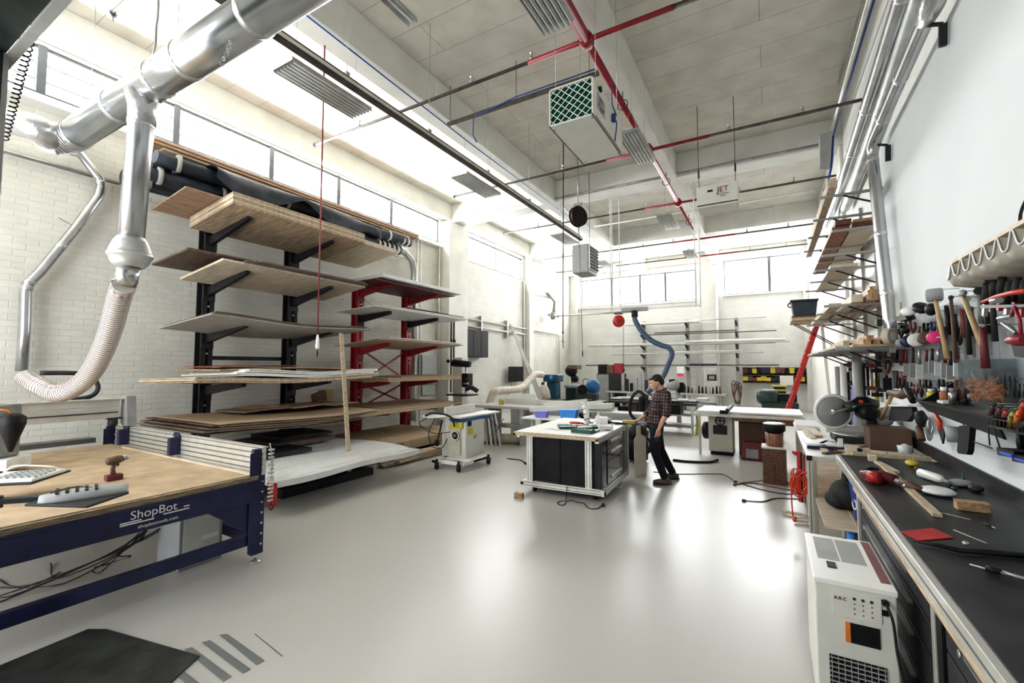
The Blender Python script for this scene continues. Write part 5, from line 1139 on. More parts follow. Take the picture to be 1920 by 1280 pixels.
# ================================================================ right-hand counter
ct = thing('counter_bench', 'long aluminium-framed counter with black top and drawers along the right wall', 'workbench', (.95, 3.3, 0))
obj('countertop', MB().bx(.575, 1.338, .6, 5.62, .885, .915), 'counter_black', ct, bevel=.003)
obj('backsplash', MB().bx(1.32, 1.339, .6, 7.9, .915, 1.03), 'black_steel', ct)
er = obj('edge_rail', MB().bx(.545, .575, .6, 5.62, .84, .915), 'alu', ct, bevel=.003)
obj('slot', MB().bx(.543, .546, .6, 5.6, .872, .880), 'alu_dark', er)
obj('wood_edging', MB().bx(.552, .575, .6, 4.60, .80, .84), 'pine_y', ct)
obj('end_rail', MB().bx(.30, .60, 5.62, 5.66, .83, .875), 'alu', ct)
for (x, y, z1) in ((.32, 5.62, .87), (.60, 4.62, .84), (.60, 2.66, .84), (1.3, 5.62, .88), (.60, 5.62, .84)):
    p_ = obj('leg', MB().bx(x - .022, x + .022, y - .022, y + .022, .03, z1), 'alu', ct, bevel=.002)
    obj('slot', MB().bx(x - .004, x + .004, y - .024, y - .021, .05, z1 - .02), 'alu_dark', p_)
obj('corner_cap', MB().box((.32, 5.60, .855), (.05, .012, .05)), 'black_plastic', ct)
obj('shelf', MB().bx(.36, 1.3, 4.66, 5.6, .44, .46), 'ply_light', ct); obj('shelf', MB().bx(.36, 1.3, 4.66, 5.6, .06, .08), 'ply_light', ct)
obj('shelf_front', MB().bx(.585, .60, 4.66, 5.6, .42, .465), 'pine_y', ct)
for bank, (y0, y1) in enumerate(((2.72, 4.58), (.7, 2.55))):
    cs = obj('drawer_carcass', MB().bx(.60, 1.3, y0, y1, .04, .80), 'black_steel', ct)
    for (z0, z1) in ((.655, .79), (.50, .64), (.30, .485), (.08, .285)):
        dr = obj('drawer', MB().bx(.588, .60, y0 + .03, y1 - .03, z0, z1), 'charcoal', ct, bevel=.003)
        obj('handle', MB().bx(.566, .588, y0 + .3, y1 - .3, z1 - .035, z1 - .022), 'steel', dr)
        obj('lock', MB().cyl((.58, y1 - .2, (z0 + z1) / 2), (.588, y1 - .2, (z0 + z1) / 2), .015, n=10), 'steel', dr)
obj('black_end_panel', MB().bx(.585, .60, 2.56, 2.64, .04, .80), 'black_plastic', ct)
zc = .916
# under the counter
def bucket(nm, c, r0, r1, h, m, label, handle=True, cat='bucket'):
    t = thing(nm, label, cat, c)
    obj('body', MB().lathe([(r0 * .98, 0), (r1, h * .97), (r1 * 1.06, h * .97), (r1 * 1.06, h), (r1 * .95, h), (r0 * .9, .01)], c, n=24), m, t)
    if handle: obj('handle', MB().torus(V(c) + Vector((0, 0, h * .82)), r1 * 1.07, .004, (0, .5, 1), 20, 5, 0, PI), 'steel', t)
    return t
bl = bucket('blue_bucket', (.72, 4.98, .461), .12, .155, .38, 'blue_plastic', 'deep blue plastic bucket on the shelf under the counter end')
obj('print_ring', MB().torus((.60, 4.93, .60), .04, .006, (1, .25, 0), 16, 5), 'white_plastic', bl)
obj('black_bag', MB().sph((.62, 5.3, .60), .15, (1.15, 1, .95), 14).sph((.52, 5.28, .55), .10, (1.1, 1, .9), 12).box((.64, 5.3, .72), (.16, .2, .06), (0, .2, 0)), 'black_rubber', label='bulky black bag on the shelf left of the blue bucket', cat='bag')
obj('dark_cloth', MB().sph((.6, 5.1, .16), .14, (1.3, 1.2, .6), 12).sph((.75, 5.25, .2), .12, (1.2, 1, .9), 12), 'black_rubber', label='dark bundle on the lowest shelf under the counter end', cat='bundle')
obj('light_blue_cup', MB().lathe([(.03, 0), (.04, .09)], (.58, 5.02, .25), n=14), 'sky_plastic', label='light blue cup on the lowest shelf below the blue bucket', cat='cup')
obj('white_carton', MB().box((.58, 4.85, .14), (.22, .2, .12), (0, 0, .2)), 'white_plastic', label='white carton on the lowest shelf under the counter end', cat='carton', bevel=.004)
# air dryer cabinet in the foreground
ad = thing('air_dryer', 'white metal air dryer cabinet with mesh vent standing before the counter drawers', 'machine', (.33, 3.15, 0))
obj('case', MB().bx(.165, .49, 2.82, 3.52, .03, .72), 'putty', ad, bevel=.006)
obj('top_cover', MB().bx(.16, .495, 2.815, 3.525, .70, .726), 'white_plastic', ad, bevel=.004)
obj('printed_panel', MB().bx(.20, .30, 3.10, 3.46, .726, .728), 'grey_board', ad); obj('printed_panel', MB().bx(.31, .42, 3.10, 3.46, .726, .728), 'box_grey', ad)
RT = Matrix(((1, 0, 0, 0), (0, 1, 0, 0), (0, 0, 1, 0), (0, 0, 0, 1)))
obj('meter_window', MB().bx(.235, .275, 2.98, 3.06, .726, .731), 'black_plastic', ad)
obj('red_side_label', MB().bx(.495, .498, 2.9, 3.5, .55, .69), 'maroon', ad)
obj('red_top_strip', MB().bx(.445, .485, 2.9, 3.5, .726, .729), 'maroon', ad)
obj('control_panel', MB().bx(.235, .43, 2.815, 2.82, .56, .68), 'off_white', ad)
text_on('A.R.C', .022, (.268, 2.812, .645), RX, 'maroon', ad)
lt = MB()
for i in range(3):
    for j in range(4): lt.cyl((.325 + .034 * i, 2.812, .655 - .024 * j), (.325 + .034 * i, 2.817, .655 - .024 * j), .007 if j == 0 else .003, n=8)
islands('indicator', lt, 'charcoal', ad)
obj('cable_gland', MB().lathe([(.016, 0), (.013, .02)], (.445, 2.82, .665), (0, -1, 0), 12), 'black_plastic', ad)
obj('mains_cable', MB().tube(spline([(.445, 2.80, .665), (.465, 2.78, .60), (.478, 2.79, .45), (.50, 2.80, .30), (.52, 2.82, .12)]), .006, 6), 'black_rubber', ad)
obj('rocker_switch', MB().bx(.43, .455, 2.812, 2.82, .605, .63), 'black_plastic', ad)
obj('warning_label', MB().bx(.30, .42, 2.815, 2.819, .44, .535), 'black_plastic', ad); obj('warning_stripe', MB().bx(.285, .305, 2.813, 2.819, .44, .535), 'orange', ad)
obj('vent_recess', MB().bx(.215, .44, 2.816, 2.819, .10, .36), 'black_plastic', ad)
v = MB()
for k in range(12): v.bx(.215, .44, 2.810, 2.816, .10 + k * .0225, .105 + k * .0225)
for k in range(9): v.box((.225 + k * .026, 2.811, .23), (.003, .004, .26), (0, .0, 0))
obj('vent_mesh', v, 'galv_dull', ad)
for (x, y) in ((.2, 2.86), (.45, 2.86), (.2, 3.48), (.45, 3.48)): obj('foot', MB().cyl((x, y, 0), (x, y, .03), .018, n=8), 'black_rubber', ad)
# second, wider bench beyond with the mitre saw
mb_ = thing('saw_bench', 'wide white-topped bench beyond the counter carrying the mitre saw', 'workbench', (.8, 7.2, 0))
obj('bench_top', MB().bx(.30, 1.318, 5.68, 8.9, .84, .875), 'melamine', mb_, bevel=.004)
for (x, y) in ((.36, 7.0), (.36, 8.8), (1.28, 7.0), (1.28, 8.8), (.36, 5.75), (1.28, 5.75)): obj('leg', MB().bx(x - .03, x + .03, y - .03, y + .03, 0, .84), 'alu', mb_)
obj('lower_shelf', MB().bx(.36, 1.28, 5.9, 8.8, .30, .33), 'ply', mb_)
zs = .876
ms = thing('mitre_saw', 'dark green sliding mitre saw with big grey blade guard on the far bench', 'mitre saw', (.85, 6.95, zs))
obj('base', MB().bx(.65, 1.2, 6.75, 7.25, zs, .95), 'charcoal', ms, bevel=.01)
obj('turntable', MB().lathe([(.2, 0), (.2, .03)], (.85, 6.95, .95), n=24), 'steel', ms)
obj('fence', MB().bx(.6, 1.15, 7.1, 7.14, .95, 1.05), 'alu', ms)
gc = V((.66, 6.88, 1.24))
obj('blade_guard', MB().lathe([(.0, -.035), (.17, -.035), (.18, -.02), (.18, .02), (.17, .035), (.0, .035)], gc, (.35, -1, 0), 36), 'grey_plastic', ms)
ar = MB().torus(gc, .200, .022, (.35, -1, 0), 24, 8, PI * .45, PI * 1.25, (1, 1)); obj('guard_rim', MB().torus(gc, .20, .022, (.35, -1, 0), 30, 8), 'white_plastic', ms)
obj('guard_arm', MB().bar(gc + Vector((-.04, -.06, -.02)), gc + Vector((.22, -.05, .08)), .01, .02), 'steel', ms)
obj('arbor_cap', MB().lathe([(.04, .036), (.03, .05)], gc, (-.35, -1, 0), 14), 'steel', ms)
obj('saw_arm', MB().tube([gc + Vector((.12, -.03, .04)), (.86, 6.9, 1.32), (1.0, 6.95, 1.36), (1.1, 7.0, 1.33)], [.05, .07, .075, .06], 12), 'green_paint', ms)
obj('motor', MB().lathe([(.07, -.1), (.085, -.08), (.085, .08), (.06, .12)], (.98, 6.86, 1.24), (.3, -1, 0), 20), 'black_plastic', ms)
obj('rear_column', MB().bx(1.0, 1.12, 7.0, 7.15, .95, 1.30), 'charcoal', ms, bevel=.02)
obj('handle', MB().tube([(.86, 6.84, 1.38), (.9, 6.80, 1.42), (.99, 6.82, 1.42), (1.02, 6.88, 1.38)], .018, 10), 'black_plastic', ms)
obj('dust_bag', MB().sph((1.17, 6.9, 1.20), .09, (1, 1, 1.3)), 'grey_plastic', ms)
obj('trigger', MB().box((.93, 6.8, 1.38), (.04, .02, .03)), 'orange_red', ms)
obj('brown_stand', MB().bx(.93, 1.3, 6.35, 6.70, zs, 1.12), 'brown', label='dark brown box standing below the mitre saw motor', cat='box', bevel=.01)
stuff = [('white_sheet_stack', (.45, 8.3, zs + .03), (.30, .8, .06), 'paper', 'stack of white sheets at the far left end of the saw bench', 'sheets'),
 ('plywood_strip', (.50, 7.6, zs + .02), (.10, 1.0, .03), 'ply_light', 'pale plywood strip lying on the saw bench left of the saw', 'strip'),
 ('plywood_strip', (.42, 7.2, zs + .02), (.07, .9, .03), 'pine', 'narrow pine strip nearest the bench edge left of the saw', 'strip'),
 ('white_board', (.5, 6.6, zs + .012), (.34, .5, .02), 'melamine', 'white board offcut on the saw bench before the blade guard', 'board'),
 ('small_level', (.58, 6.12, zs + .02), (.5, .05, .035), 'navy', 'dark blue spirit level lying across the near end of the saw bench', 'level'),
 ('white_tag', (.66, 6.3, zs + .06), (.05, .02, .10), 'white_plastic', 'white label card standing on the saw bench before the saw', 'card'),
 ('pine_block', (.71, 5.95, zs + .045), (.10, .30, .07), 'ply_light', 'pale wood block at the join of the two benches', 'block'),
 ('pine_batten', (1.0, 5.78, zs + .03), (.62, .06, .05), 'pine_y', 'pine batten lying across the join of the two benches', 'batten'),
 ('pine_block', (.80, 5.36, zc + .03), (.06, .10, .055), 'ply_light', 'small square pine block standing near the counter front edge', 'block')]
for nm, c, s, m, lab, cat in stuff: obj(nm, MB().box(c, s, (0, 0, rnd(-.12, .12))), m, label=lab, cat=cat, bevel=.003)
for k in range(12):
    obj('wood_scrap', MB().box((rnd(.42, 1.0), rnd(5.85, 6.6), zs + .012 + .0 * k), (rnd(.03, .05), rnd(.12, .3), .02), (0, 0, rnd(-1.2, 1.2))), ['pine', 'brown', 'ply_light', 'charcoal'][k % 4], label='small offcut strip scattered on the near end of the saw bench', cat='offcut', group='offcuts on the saw bench')
# orange extension cord on the bench end
oc = thing('extension_cord', 'bundle of orange-red extension cord hanging on the end of the counter frame', 'cord', (.25, 5.75, .2))
co_ = MB()
for k in range(9):
    c = at(1500 + (k % 3) * 5 - 4, 902 + (k % 4) * 3, 'y', 5.72 - .02 * (k % 3)); co_.torus(c, .11, .007, (.25 * (k % 3 - 1), 1, .1 * (k % 2)), 20, 5, sc=(.45 + .06 * (k % 4), 1.25 - .04 * k))
obj('coil', co_, 'orange_red', oc)
obj('tail', MB().tube(spline([at(1488, 880, 'y', 5.66), at(1484, 920, 'y', 5.66), at(1486, 960, 'y', 5.66), at(1489, 975, 'y', 5.66)]), .007, 6), 'orange_red', oc)
obj('plug', MB().lathe([(.012, 0), (.022, .02), (.016, .06)], at(1490, 978, 'y', 5.66), n=10), 'orange_red', oc)
for k in range(7):
    a = at(1497 + 3 * k, 845 + 2 * k, 'y', 5.9 + .08 * k); m = ['red_bright', 'black_plastic', 'steel', 'red_bright', 'off_white', 'charcoal', 'pine'][k]
    obj('bar_clamp', MB().bar(a, a - Vector((0, 0, .55)), .012, .03).box(a - Vector((.02, 0, .02)), (.08, .02, .03)).box(a - Vector((.02, 0, .3)), (.07, .02, .03)), m, label=['red bar clamp hanging first in the row on the bench end', 'black bar clamp hanging second in the row on the bench end', 'steel bar clamp third in the row on the bench end', 'red bar clamp fourth in the row on the bench end', 'pale bar clamp fifth in the row on the bench end', 'charcoal bar clamp sixth in the row on the bench end', 'wooden clamp last in the row on the bench end'][k], cat='clamp', group='clamps on the bench end')
for k, (a, b, m) in enumerate((((1465, 958), (1520, 968), 'pine'), ((1490, 975), (1522, 978), 'ply_light'))):
    obj('floor_batten', MB().bar(at(*a, 'z', .03), at(*b, 'z', .03), .05, .03), m, label=['pine batten poking out on the floor beside the counter leg', 'shorter pale batten on the floor beside the counter leg'][k], cat='batten')
# --- things on the counter
obj('pine_strip', MB().bar(at(1655, 872, 'z', zc + .012), at(1758, 966, 'z', zc + .012), .045, .022), 'pine_y', label='long pine strip lying along the black counter', cat='strip', bevel=.002)
obj('pine_strip', MB().bar(at(1645, 866, 'z', zc + .012), at(1680, 885, 'z', zc + .012), .05, .02), 'ply_light', label='short pale strip beyond the red drill on the counter', cat='strip')
obj('wood_block', MB().box(at(1822, 948, 'z', zc + .028), (.15, .07, .055), (0, 0, .0)), 'oak', label='rectangular brown wood block lying on the counter by the backsplash', cat='block', bevel=.003)
obj('red_sheet', MB().prism([at(1690, 997, 'z', zc + .001), at(1748, 990, 'z', zc + .001), at(1788, 1008, 'z', zc + .001), at(1722, 1014, 'z', zc + .001)], (0, 0, .003)), 'red_bright', label='small red sheet lying flat on the counter', cat='sheet')
pts = [at(1712, 1014, 'z', zc + .012), at(1760, 1022, 'z', zc + .012), at(1800, 1032, 'z', zc + .014), at(1860, 1036, 'z', zc + .014), at(1925, 1042, 'z', zc + .014)]
obj('black_pry_bar', MB().tube(pts, [.004, .010, .012, .014, .014], 8), 'black_plastic', label='long black flat bar lying across the counter behind the red sheet', cat='tool')
obj('chrome_nut', MB().lathe([(.014, 0), (.014, .012), (.008, .02)], at(1811, 1022, 'z', zc + .02), n=6), 'steel', label='small steel nut standing on the long black bar', cat='nut')
sd_ = thing('screwdriver', 'long thin screwdriver with black collar lying at the right counter edge', 'screwdriver', at(1870, 1070, 'z', zc))
obj('shaft', MB().cyl(at(1818, 1058, 'z', zc + .012), at(1925, 1086, 'z', zc + .012), .004, n=8), 'steel', sd_)
obj('collar', MB().cyl(at(1848, 1065, 'z', zc + .014), at(1876, 1072, 'z', zc + .014), .013, n=12), 'black_plastic', sd_)
obj('tip_holder', MB().cyl(at(1880, 1073, 'z', zc + .012), at(1925, 1086, 'z', zc + .012), .008, n=10), 'steel', sd_)
for k, (a, b) in enumerate((((1762, 960), (1820, 974)), ((1788, 993), (1850, 1018)))):
    obj('thin_rod', MB().cyl(at(*a, 'z', zc + .004), at(*b, 'z', zc + .004), .002, n=6), 'off_white', label=['thin pale rod on the counter beyond the pen', 'thin pale rod on the counter just behind the red sheet'][k], cat='rod')
pn = thing('marker_pen', 'small black and silver pen on the counter near the wood block', 'pen', at(1855, 985, 'z', zc))
obj('barrel', MB().cyl(at(1845, 980, 'z', zc + .006), at(1860, 987, 'z', zc + .006), .005, n=8), 'black_plastic', pn); obj('tip', MB().cyl(at(1860, 987, 'z', zc + .006), at(1867, 990, 'z', zc + .006), .004, n=8), 'steel', pn)
dr = thing('rotary_tool', 'red and black heat gun lying on its side on the counter', 'power tool', at(1650, 893, 'z', zc))
obj('body', MB().tube([at(1617, 888, 'z', zc + .04), at(1635, 892, 'z', zc + .045), at(1655, 893, 'z', zc + .045), at(1680, 900, 'z', zc + .04)], [.03, .042, .045, .038], 14), 'maroon', dr)
obj('red_shell', MB().tube([at(1628, 893, 'z', zc + .05), at(1650, 897, 'z', zc + .05)], .042, 14), 'red_bright', dr)
obj('nozzle', MB().cyl(at(1683, 903, 'z', zc + .035), at(1702, 912, 'z', zc + .03), .028, .02), 'steel', dr)
obj('handle', MB().tube([at(1620, 884, 'z', zc + .06), at(1632, 878, 'z', zc + .06), at(1645, 880, 'z', zc + .05)], .018, 8), 'black_plastic', dr)
obj('second_grip', MB().tube([at(1690, 905, 'z', zc + .04), at(1712, 912, 'z', zc + .035), at(1735, 920, 'z', zc + .02)], [.032, .03, .015], 10), 'brown', label='dark brown cylindrical grip lying next to the heat gun', cat='tool')
wbt = thing('spray_bottle', 'white plastic bottle lying on its side on the counter', 'bottle', at(1745, 893, 'z', zc))
obj('body', MB().tube([at(1722, 885, 'z', zc + .035), at(1726, 886, 'z', zc + .035), at(1760, 897, 'z', zc + .035), at(1768, 900, 'z', zc + .035)], [.02, .034, .034, .015], 14), 'white_plastic', wbt)
obj('neck', MB().cyl(at(1768, 900, 'z', zc + .035), at(1780, 904, 'z', zc + .035), .012), 'box_grey', wbt)
obj('plastic_bag', MB().sph(at(1758, 920, 'z', zc + .025), .08, (1.2, 1.3, .35), 14, (0, 0, .4)), 'poly_film', label='clear plastic bag of small parts on the counter before the white bottle', cat='bag')
obj('plastic_bag', MB().sph(at(1800, 905, 'z', zc + .02), .07, (1.5, 1, .35), 12, (0, 0, .9)), 'box_grey', label='grey crumpled bag by the backsplash beyond the wood block', cat='bag')
for k, (x, y, m, s) in enumerate(((1710, 868, 'yellow', .035), (1788, 906, 'yellow', .018), (1806, 905, 'teal_paint', .02), (1725, 880, 'charcoal', .03), (1830, 915, 'charcoal', .03), (1790, 915, 'green_case', .015))):
    c = at(x, y, 'z', zc + s * .8)
    obj(['yellow_spring_clamp', 'glue_pot', 'blue_dropper', 'dark_pouch', 'wire_tangle', 'green_button'][k], MB().sph(c, s, (1.4, 1.8, .8), 10) if k != 2 else MB().lathe([(.015, -.015), (.018, .02), (.006, .04), (.004, .07)], c, n=10), m,
        label=['bright yellow spring clamp on the counter by the backsplash', 'small yellow cap among the small parts on the counter', 'small dark teal dropper bottle standing on the counter', 'dark pouch behind the white bottle on the counter', 'dark wire tangle by the backsplash behind the wood block', 'small green cap among the bags on the counter'][k], cat=['clamp', 'cap', 'bottle', 'pouch', 'wire', 'cap'][k])
tb = thing('clear_tub', 'open clear plastic tub on the counter by the backsplash', 'tub', at(1695, 848, 'z', zc))
c = at(1697, 850, 'z', zc); obj('tub', MB().lathe([(.05, 0), (.065, .08), (.062, .08), (.047, .004)], c, n=4), 'clear_poly', tb); obj('contents', MB().sph(c + Vector((0, 0, .07)), .035, (1, 1, .8)), 'off_white', tb)
# ================================================================ tool wall (x = 1.34)
XW = 1.23
dm('pegboard', (.27, .285, .29), .5, .2, var=.1, scale=3)
obj('pegboard', MB().bx(1.332, 1.3395, 2.6, 6.6, 1.46, 2.34), 'pegboard', label='grey steel pegboard fixed to the right wall behind the hanging tools', cat='pegboard')
def w_(x, y, d=XW): return at(x, y, 'x', d)
sh = thing('corrugated_rack', 'wooden shelf with wavy corrugated underside mounted high on the right wall', 'shelf', (1.2, 3.6, 2.4))
A = at(1778, 498, 'x', 1.08); B = at(1935, 378, 'x', 1.08)
ztop = A.z; 
obj('top_board', MB().bx(1.08, 1.338, B.y - .3, A.y, ztop, ztop + .022), 'ply_light', sh)
wv = MB(); prof = []; n = 120; y0 = A.y - .01; y1 = B.y - .3
for i in range(n + 1):
    y = y0 + (y1 - y0) * i / n; ph = (y0 - y) / .175
    z = ztop - .062 + .046 * math.cos(2 * PI * ph + PI) + .010 * math.cos(4 * PI * ph); prof.append((y, z))
T1 = [wv.bm.verts.new((1.07, y, z)) for y, z in prof]; T2 = [wv.bm.verts.new((1.20, y, z)) for y, z in prof]; T4 = [wv.bm.verts.new((1.10, y, ztop - .15)) for y, z in prof]
T5 = [wv.bm.verts.new((1.33, y, ztop - .19)) for y, z in prof]
for i in range(n):
    for P_, Q_ in ((T1, T2), (T1, T4), (T4, T5)):
        f = wv.bm.faces.new((P_[i], P_[i + 1], Q_[i + 1], Q_[i])); f.smooth = True
dm('felt_tan', (.40, .37, .31), .7, var=.08)
obj('corrugation', wv, 'felt_tan', sh)
ed = MB().tube([(1.068, y, z) for y, z in prof], .0045, 5); obj('wave_edge', ed, 'white_plastic', sh)
cc = thing('cable_coil', 'coiled black cable lying on the corrugated wall shelf', 'cable', (1.2, 3.5, ztop))
c0 = V((1.2, 3.18, ztop + .12)); 
k_ = MB()
for i in range(4): k_.torus(c0 + Vector((-.02 + .015 * i, -.03 * i, -.01 * i)), .13 - .01 * i, .008, (1, .2, .2 * i - .3), 28, 6)
obj('coil', k_, 'black_rubber', cc); obj('loose_turn', MB().sph((1.2, 3.62, ztop + .045), .03, (1, 1.3, .8)), 'charcoal', cc)
def hammer(name, label, head, tail, m_head, m_handle, rh, lh, rr=.014, cat='hammer', shape='cyl', ax=None):
    t = thing(name, label, cat, tail); head = V(head); tail = V(tail)
    obj('handle', MB().tube([head, head.lerp(tail, .5), tail], [rr * .85, rr, rr * 1.15], 10), m_handle, t)
    ax = V(ax) if ax else Vector((.25, 1, .1))
    a = ax.normalized() * lh / 2
    if shape == 'cyl': obj('head', MB().lathe([(rh * .85, -lh / 2), (rh, -lh / 2 + .01), (rh, lh / 2 - .01), (rh * .85, lh / 2)], head, ax, 18), m_head, t)
    else: obj('head', MB().tube([head - a, head - a * .5 + Vector((0, 0, .01)), head + a * .5 + Vector((0, 0, .01)), head + a * 1.0 - Vector((0, 0, .01))], [rh * .25, rh * .9, rh * .9, rh * .5], 8), m_head, t)
    return t
hammer('mallet', 'grey round-headed mallet with wooden handle at the left of the hanging tools', w_(1752, 553, 1.18), w_(1777, 672, 1.18), 'box_grey', 'wood_handle', .055, .10, .016, cat='mallet', ax=(1, -.4, 0))
hammer('pick_hammer', 'pointed pick hammer with long curved wooden handle hanging from the wall', w_(1805, 552, 1.17), w_(1846, 660, 1.17), 'box_grey', 'wood_handle', .026, .26, .016, shape='pick')
hammer('hammer', 'claw hammer with dark head and handle right of the mallet', w_(1783, 560, 1.22), w_(1793, 680, 1.22), 'black_steel', 'brown', .02, .12, .013, shape='pick')
hammer('hammer', 'hammer with black grip hanging behind the pick hammer', w_(1812, 560, 1.24), w_(1818, 665, 1.24), 'steel', 'black_rubber', .022, .12, .014)
hammer('hammer', 'dark hammer hanging right of the pick hammer', w_(1835, 545, 1.22), w_(1840, 640, 1.22), 'charcoal', 'grey_plastic', .026, .10, .014)
hammer('rubber_mallet', 'dark rubber mallet beneath the corrugated shelf', w_(1858, 520, 1.2), w_(1866, 640, 1.2), 'black_rubber', 'charcoal', .035, .1, .014, cat='mallet')
hammer('scraper', 'red-handled scraper hanging with its handle down over the clear box', w_(1842, 610, 1.16), w_(1848, 690, 1.16), 'steel', 'maroon', .012, .05, .02, cat='scraper')
for k in range(7):
    x = 1760 + k * 15 + rnd(-3, 3); y = 575 + rnd(-8, 12)
    t = thing('chisel', 'long dark-handled hand tool hanging in the row below the hammers', 'hand tool', w_(x, y + 90, 1.27), group='hand tools below the hammers')
    obj('handle', MB().tube([w_(x, y, 1.27), w_(x + 3, y + 30, 1.27), w_(x + 5, y + 55, 1.27)], [.015, .019, .012], 8), ['brown', 'black_plastic', 'charcoal', 'maroon'][k % 4], t)
    obj('blade', MB().bar(w_(x + 5, y + 55, 1.27), w_(x + 8, y + 95, 1.27), .006, .02), 'steel', t)
for k in range(6):
    x = 1852 + k * 14; y = 520 + rnd(-6, 8)
    t = thing('pliers', 'dark-handled clamp hanging in the row under the corrugated shelf', 'clamp', w_(x, y + 70, 1.22), group='clamps under the corrugated shelf')
    obj('handle', MB().tube([w_(x, y, 1.2), w_(x - 2, y + 25, 1.2), w_(x - 4, y + 45, 1.2)], [.018, .024, .018], 8), 'black_rubber', t)
    obj('jaw', MB().bar(w_(x - 4, y + 45, 1.2), w_(x - 6, y + 68, 1.2), .02, .035), ['steel', 'orange_red', 'red_bright'][k % 3], t)
TB = [('black_rubber', 'steel'), ('charcoal', 'grey_plastic'), ('maroon', 'steel'), ('brown', 'charcoal'), ('black_plastic', 'black_steel'), ('navy', 'steel')]
for k in range(24):
    x = 1690 + (k % 12) * 12 + rnd(-3, 3); y = (600 if k < 12 else 715) + rnd(-8, 14); xx = 1.29
    t = thing('pliers', 'small dark-gripped tool in the crowded %s row at the left of the pegboard' % ('upper' if k < 12 else 'lower'), 'hand tool', w_(x, y + 34, xx), group='small tools in the %s pegboard row' % ('upper' if k < 12 else 'lower'))
    m1, m2 = TB[k % 6]
    obj('grip', MB().tube([w_(x - 3, y, xx), w_(x - 4, y + 10, xx), w_(x, y + 20, xx)], [.010, .014, .010], 8), m1, t)
    obj('grip', MB().tube([w_(x + 4, y, xx), w_(x + 5, y + 10, xx), w_(x + 1, y + 20, xx)], [.010, .014, .010], 8), m1, t)
    obj('jaw', MB().tube([w_(x, y + 19, xx), w_(x, y + 26, xx), w_(x, y + 34, xx)], [.016, .020, .006], 8), m2, t)
for k in range(10):
    x = 1640 + (k % 5) * 11; y = 650 + (k // 5) * 45 + rnd(-5, 5)
    obj('hand_saw' if k % 2 else 'try_square', MB().prism([w_(x, y, 1.3), w_(x + 9, y + 2, 1.3), w_(x + 6, y + 34, 1.3), w_(x + 2, y + 34, 1.3)], (.045, 0, 0)), ['charcoal', 'brown', 'steel', 'black_plastic', 'maroon'][k % 5], label='small flat tool hanging left of the pegboard near the brown band', cat='hand tool', group='flat tools beside the pegboard')
ph = thing('peg_shelf', 'small black ledge holding orange-red pliers under the corrugated shelf', 'shelf', w_(1890, 575, 1.2))
obj('ledge', MB().prism([w_(1838, 572, 1.12), w_(1930, 570, 1.12), w_(1930, 575, 1.12), w_(1838, 578, 1.12)], (.18, 0, 0)), 'black_steel', ph)
obj('orange_handles', MB().tube([w_(1842, 566, 1.12), w_(1870, 555, 1.12), w_(1900, 548, 1.12), w_(1925, 545, 1.12)], [.008, .012, .014, .014], 8), 'orange_red', ph)
obj('chrome_piece', MB().cyl(w_(1862, 564, 1.1), w_(1874, 562, 1.1), .018), 'steel', ph)
# cap, knit cap, tapes, green clamp
cp = thing('bump_cap', 'white and black cap hanging at the left end of the tool wall', 'cap', w_(1710, 590, 1.15))
obj('crown', MB().sph(w_(1703, 584, 1.15), .058, (1, 1.15, .72), 18, (.5, 0, 0)), 'white_plastic', cp)
obj('black_back', MB().sph(w_(1726, 577, 1.18), .075, (.8, 1.5, .62), 18, (.35, 0, 0)).sph(w_(1746, 580, 1.2), .06, (.7, 1.2, .9), 16), 'black_plastic', cp)
obj('peak', MB().prism([w_(1672, 597, 1.12), w_(1694, 588, 1.12), w_(1700, 598, 1.12), w_(1686, 603, 1.12)], (.07, 0, 0)), 'black_plastic', cp)
kc = thing('tape_roll', 'wide brown tape roll hanging on edge at the left end of the tool wall', 'tape', w_(1668, 630, 1.12))
obj('tape', MB().lathe([(.045, -.035), (.085, -.035), (.088, -.03), (.088, .03), (.085, .035), (.045, .035)], w_(1668, 630, 1.12), (1, -.9, 0), 26), 'duct_cloth', kc)
obj('core', MB().lathe([(.05, -.037), (.05, .037)], w_(1668, 630, 1.12), (1, -.9, 0), 20), 'off_white', kc)
obj('green_vise', MB().box(w_(1648, 605, 1.1), (.05, .07, .075)).cyl(w_(1634, 603, 1.1), w_(1648, 604, 1.1), .006, n=6), 'green_paint', label='small green clamp block fixed left of the brown tape roll', cat='clamp', bevel=.005)
for k, (x, y, m, r) in enumerate(((1702, 640, 'navy', .060), (1718, 637, 'off_white', .062), (1735, 634, 'brown', .055), (1753, 632, 'pink', .05))):
    c = w_(x, y, 1.2)
    obj('tape_roll', MB().lathe([(.02, -.055), (r, -.055), (r, .055), (.02, .055)], c, (.1, 1, 0), 22), m, label=['dark blue tape roll on the hanging rod', 'off-white tape roll on the hanging rod', 'brown tape roll on the hanging rod', 'bright pink tape roll at the right of the hanging rod'][k], cat='tape', group='tape rolls on the wall rod')
obj('tape_dispenser', MB().sph(w_(1690, 643, 1.17), .05, (1, .8, 1)).box(w_(1674, 655, 1.15), (.05, .04, .06), (.4, 0, 0)), 'grey_plastic', label='grey and black tape dispenser left of the tape rolls', cat='tape dispenser')
obj('tape_rod', MB().cyl(w_(1685, 640, 1.2), w_(1765, 632, 1.2), .008, n=6), 'steel', label='steel rod carrying the tape rolls on the tool wall', cat='rod')
obj('safety_goggles', MB().sph(w_(1697, 620, 1.18), .04, (1, 1.4, .8)).box(w_(1690, 610, 1.2), (.05, .08, .03), (.5, 0, .2)), 'black_plastic', label='black safety goggles hanging under the white cap', cat='goggles')
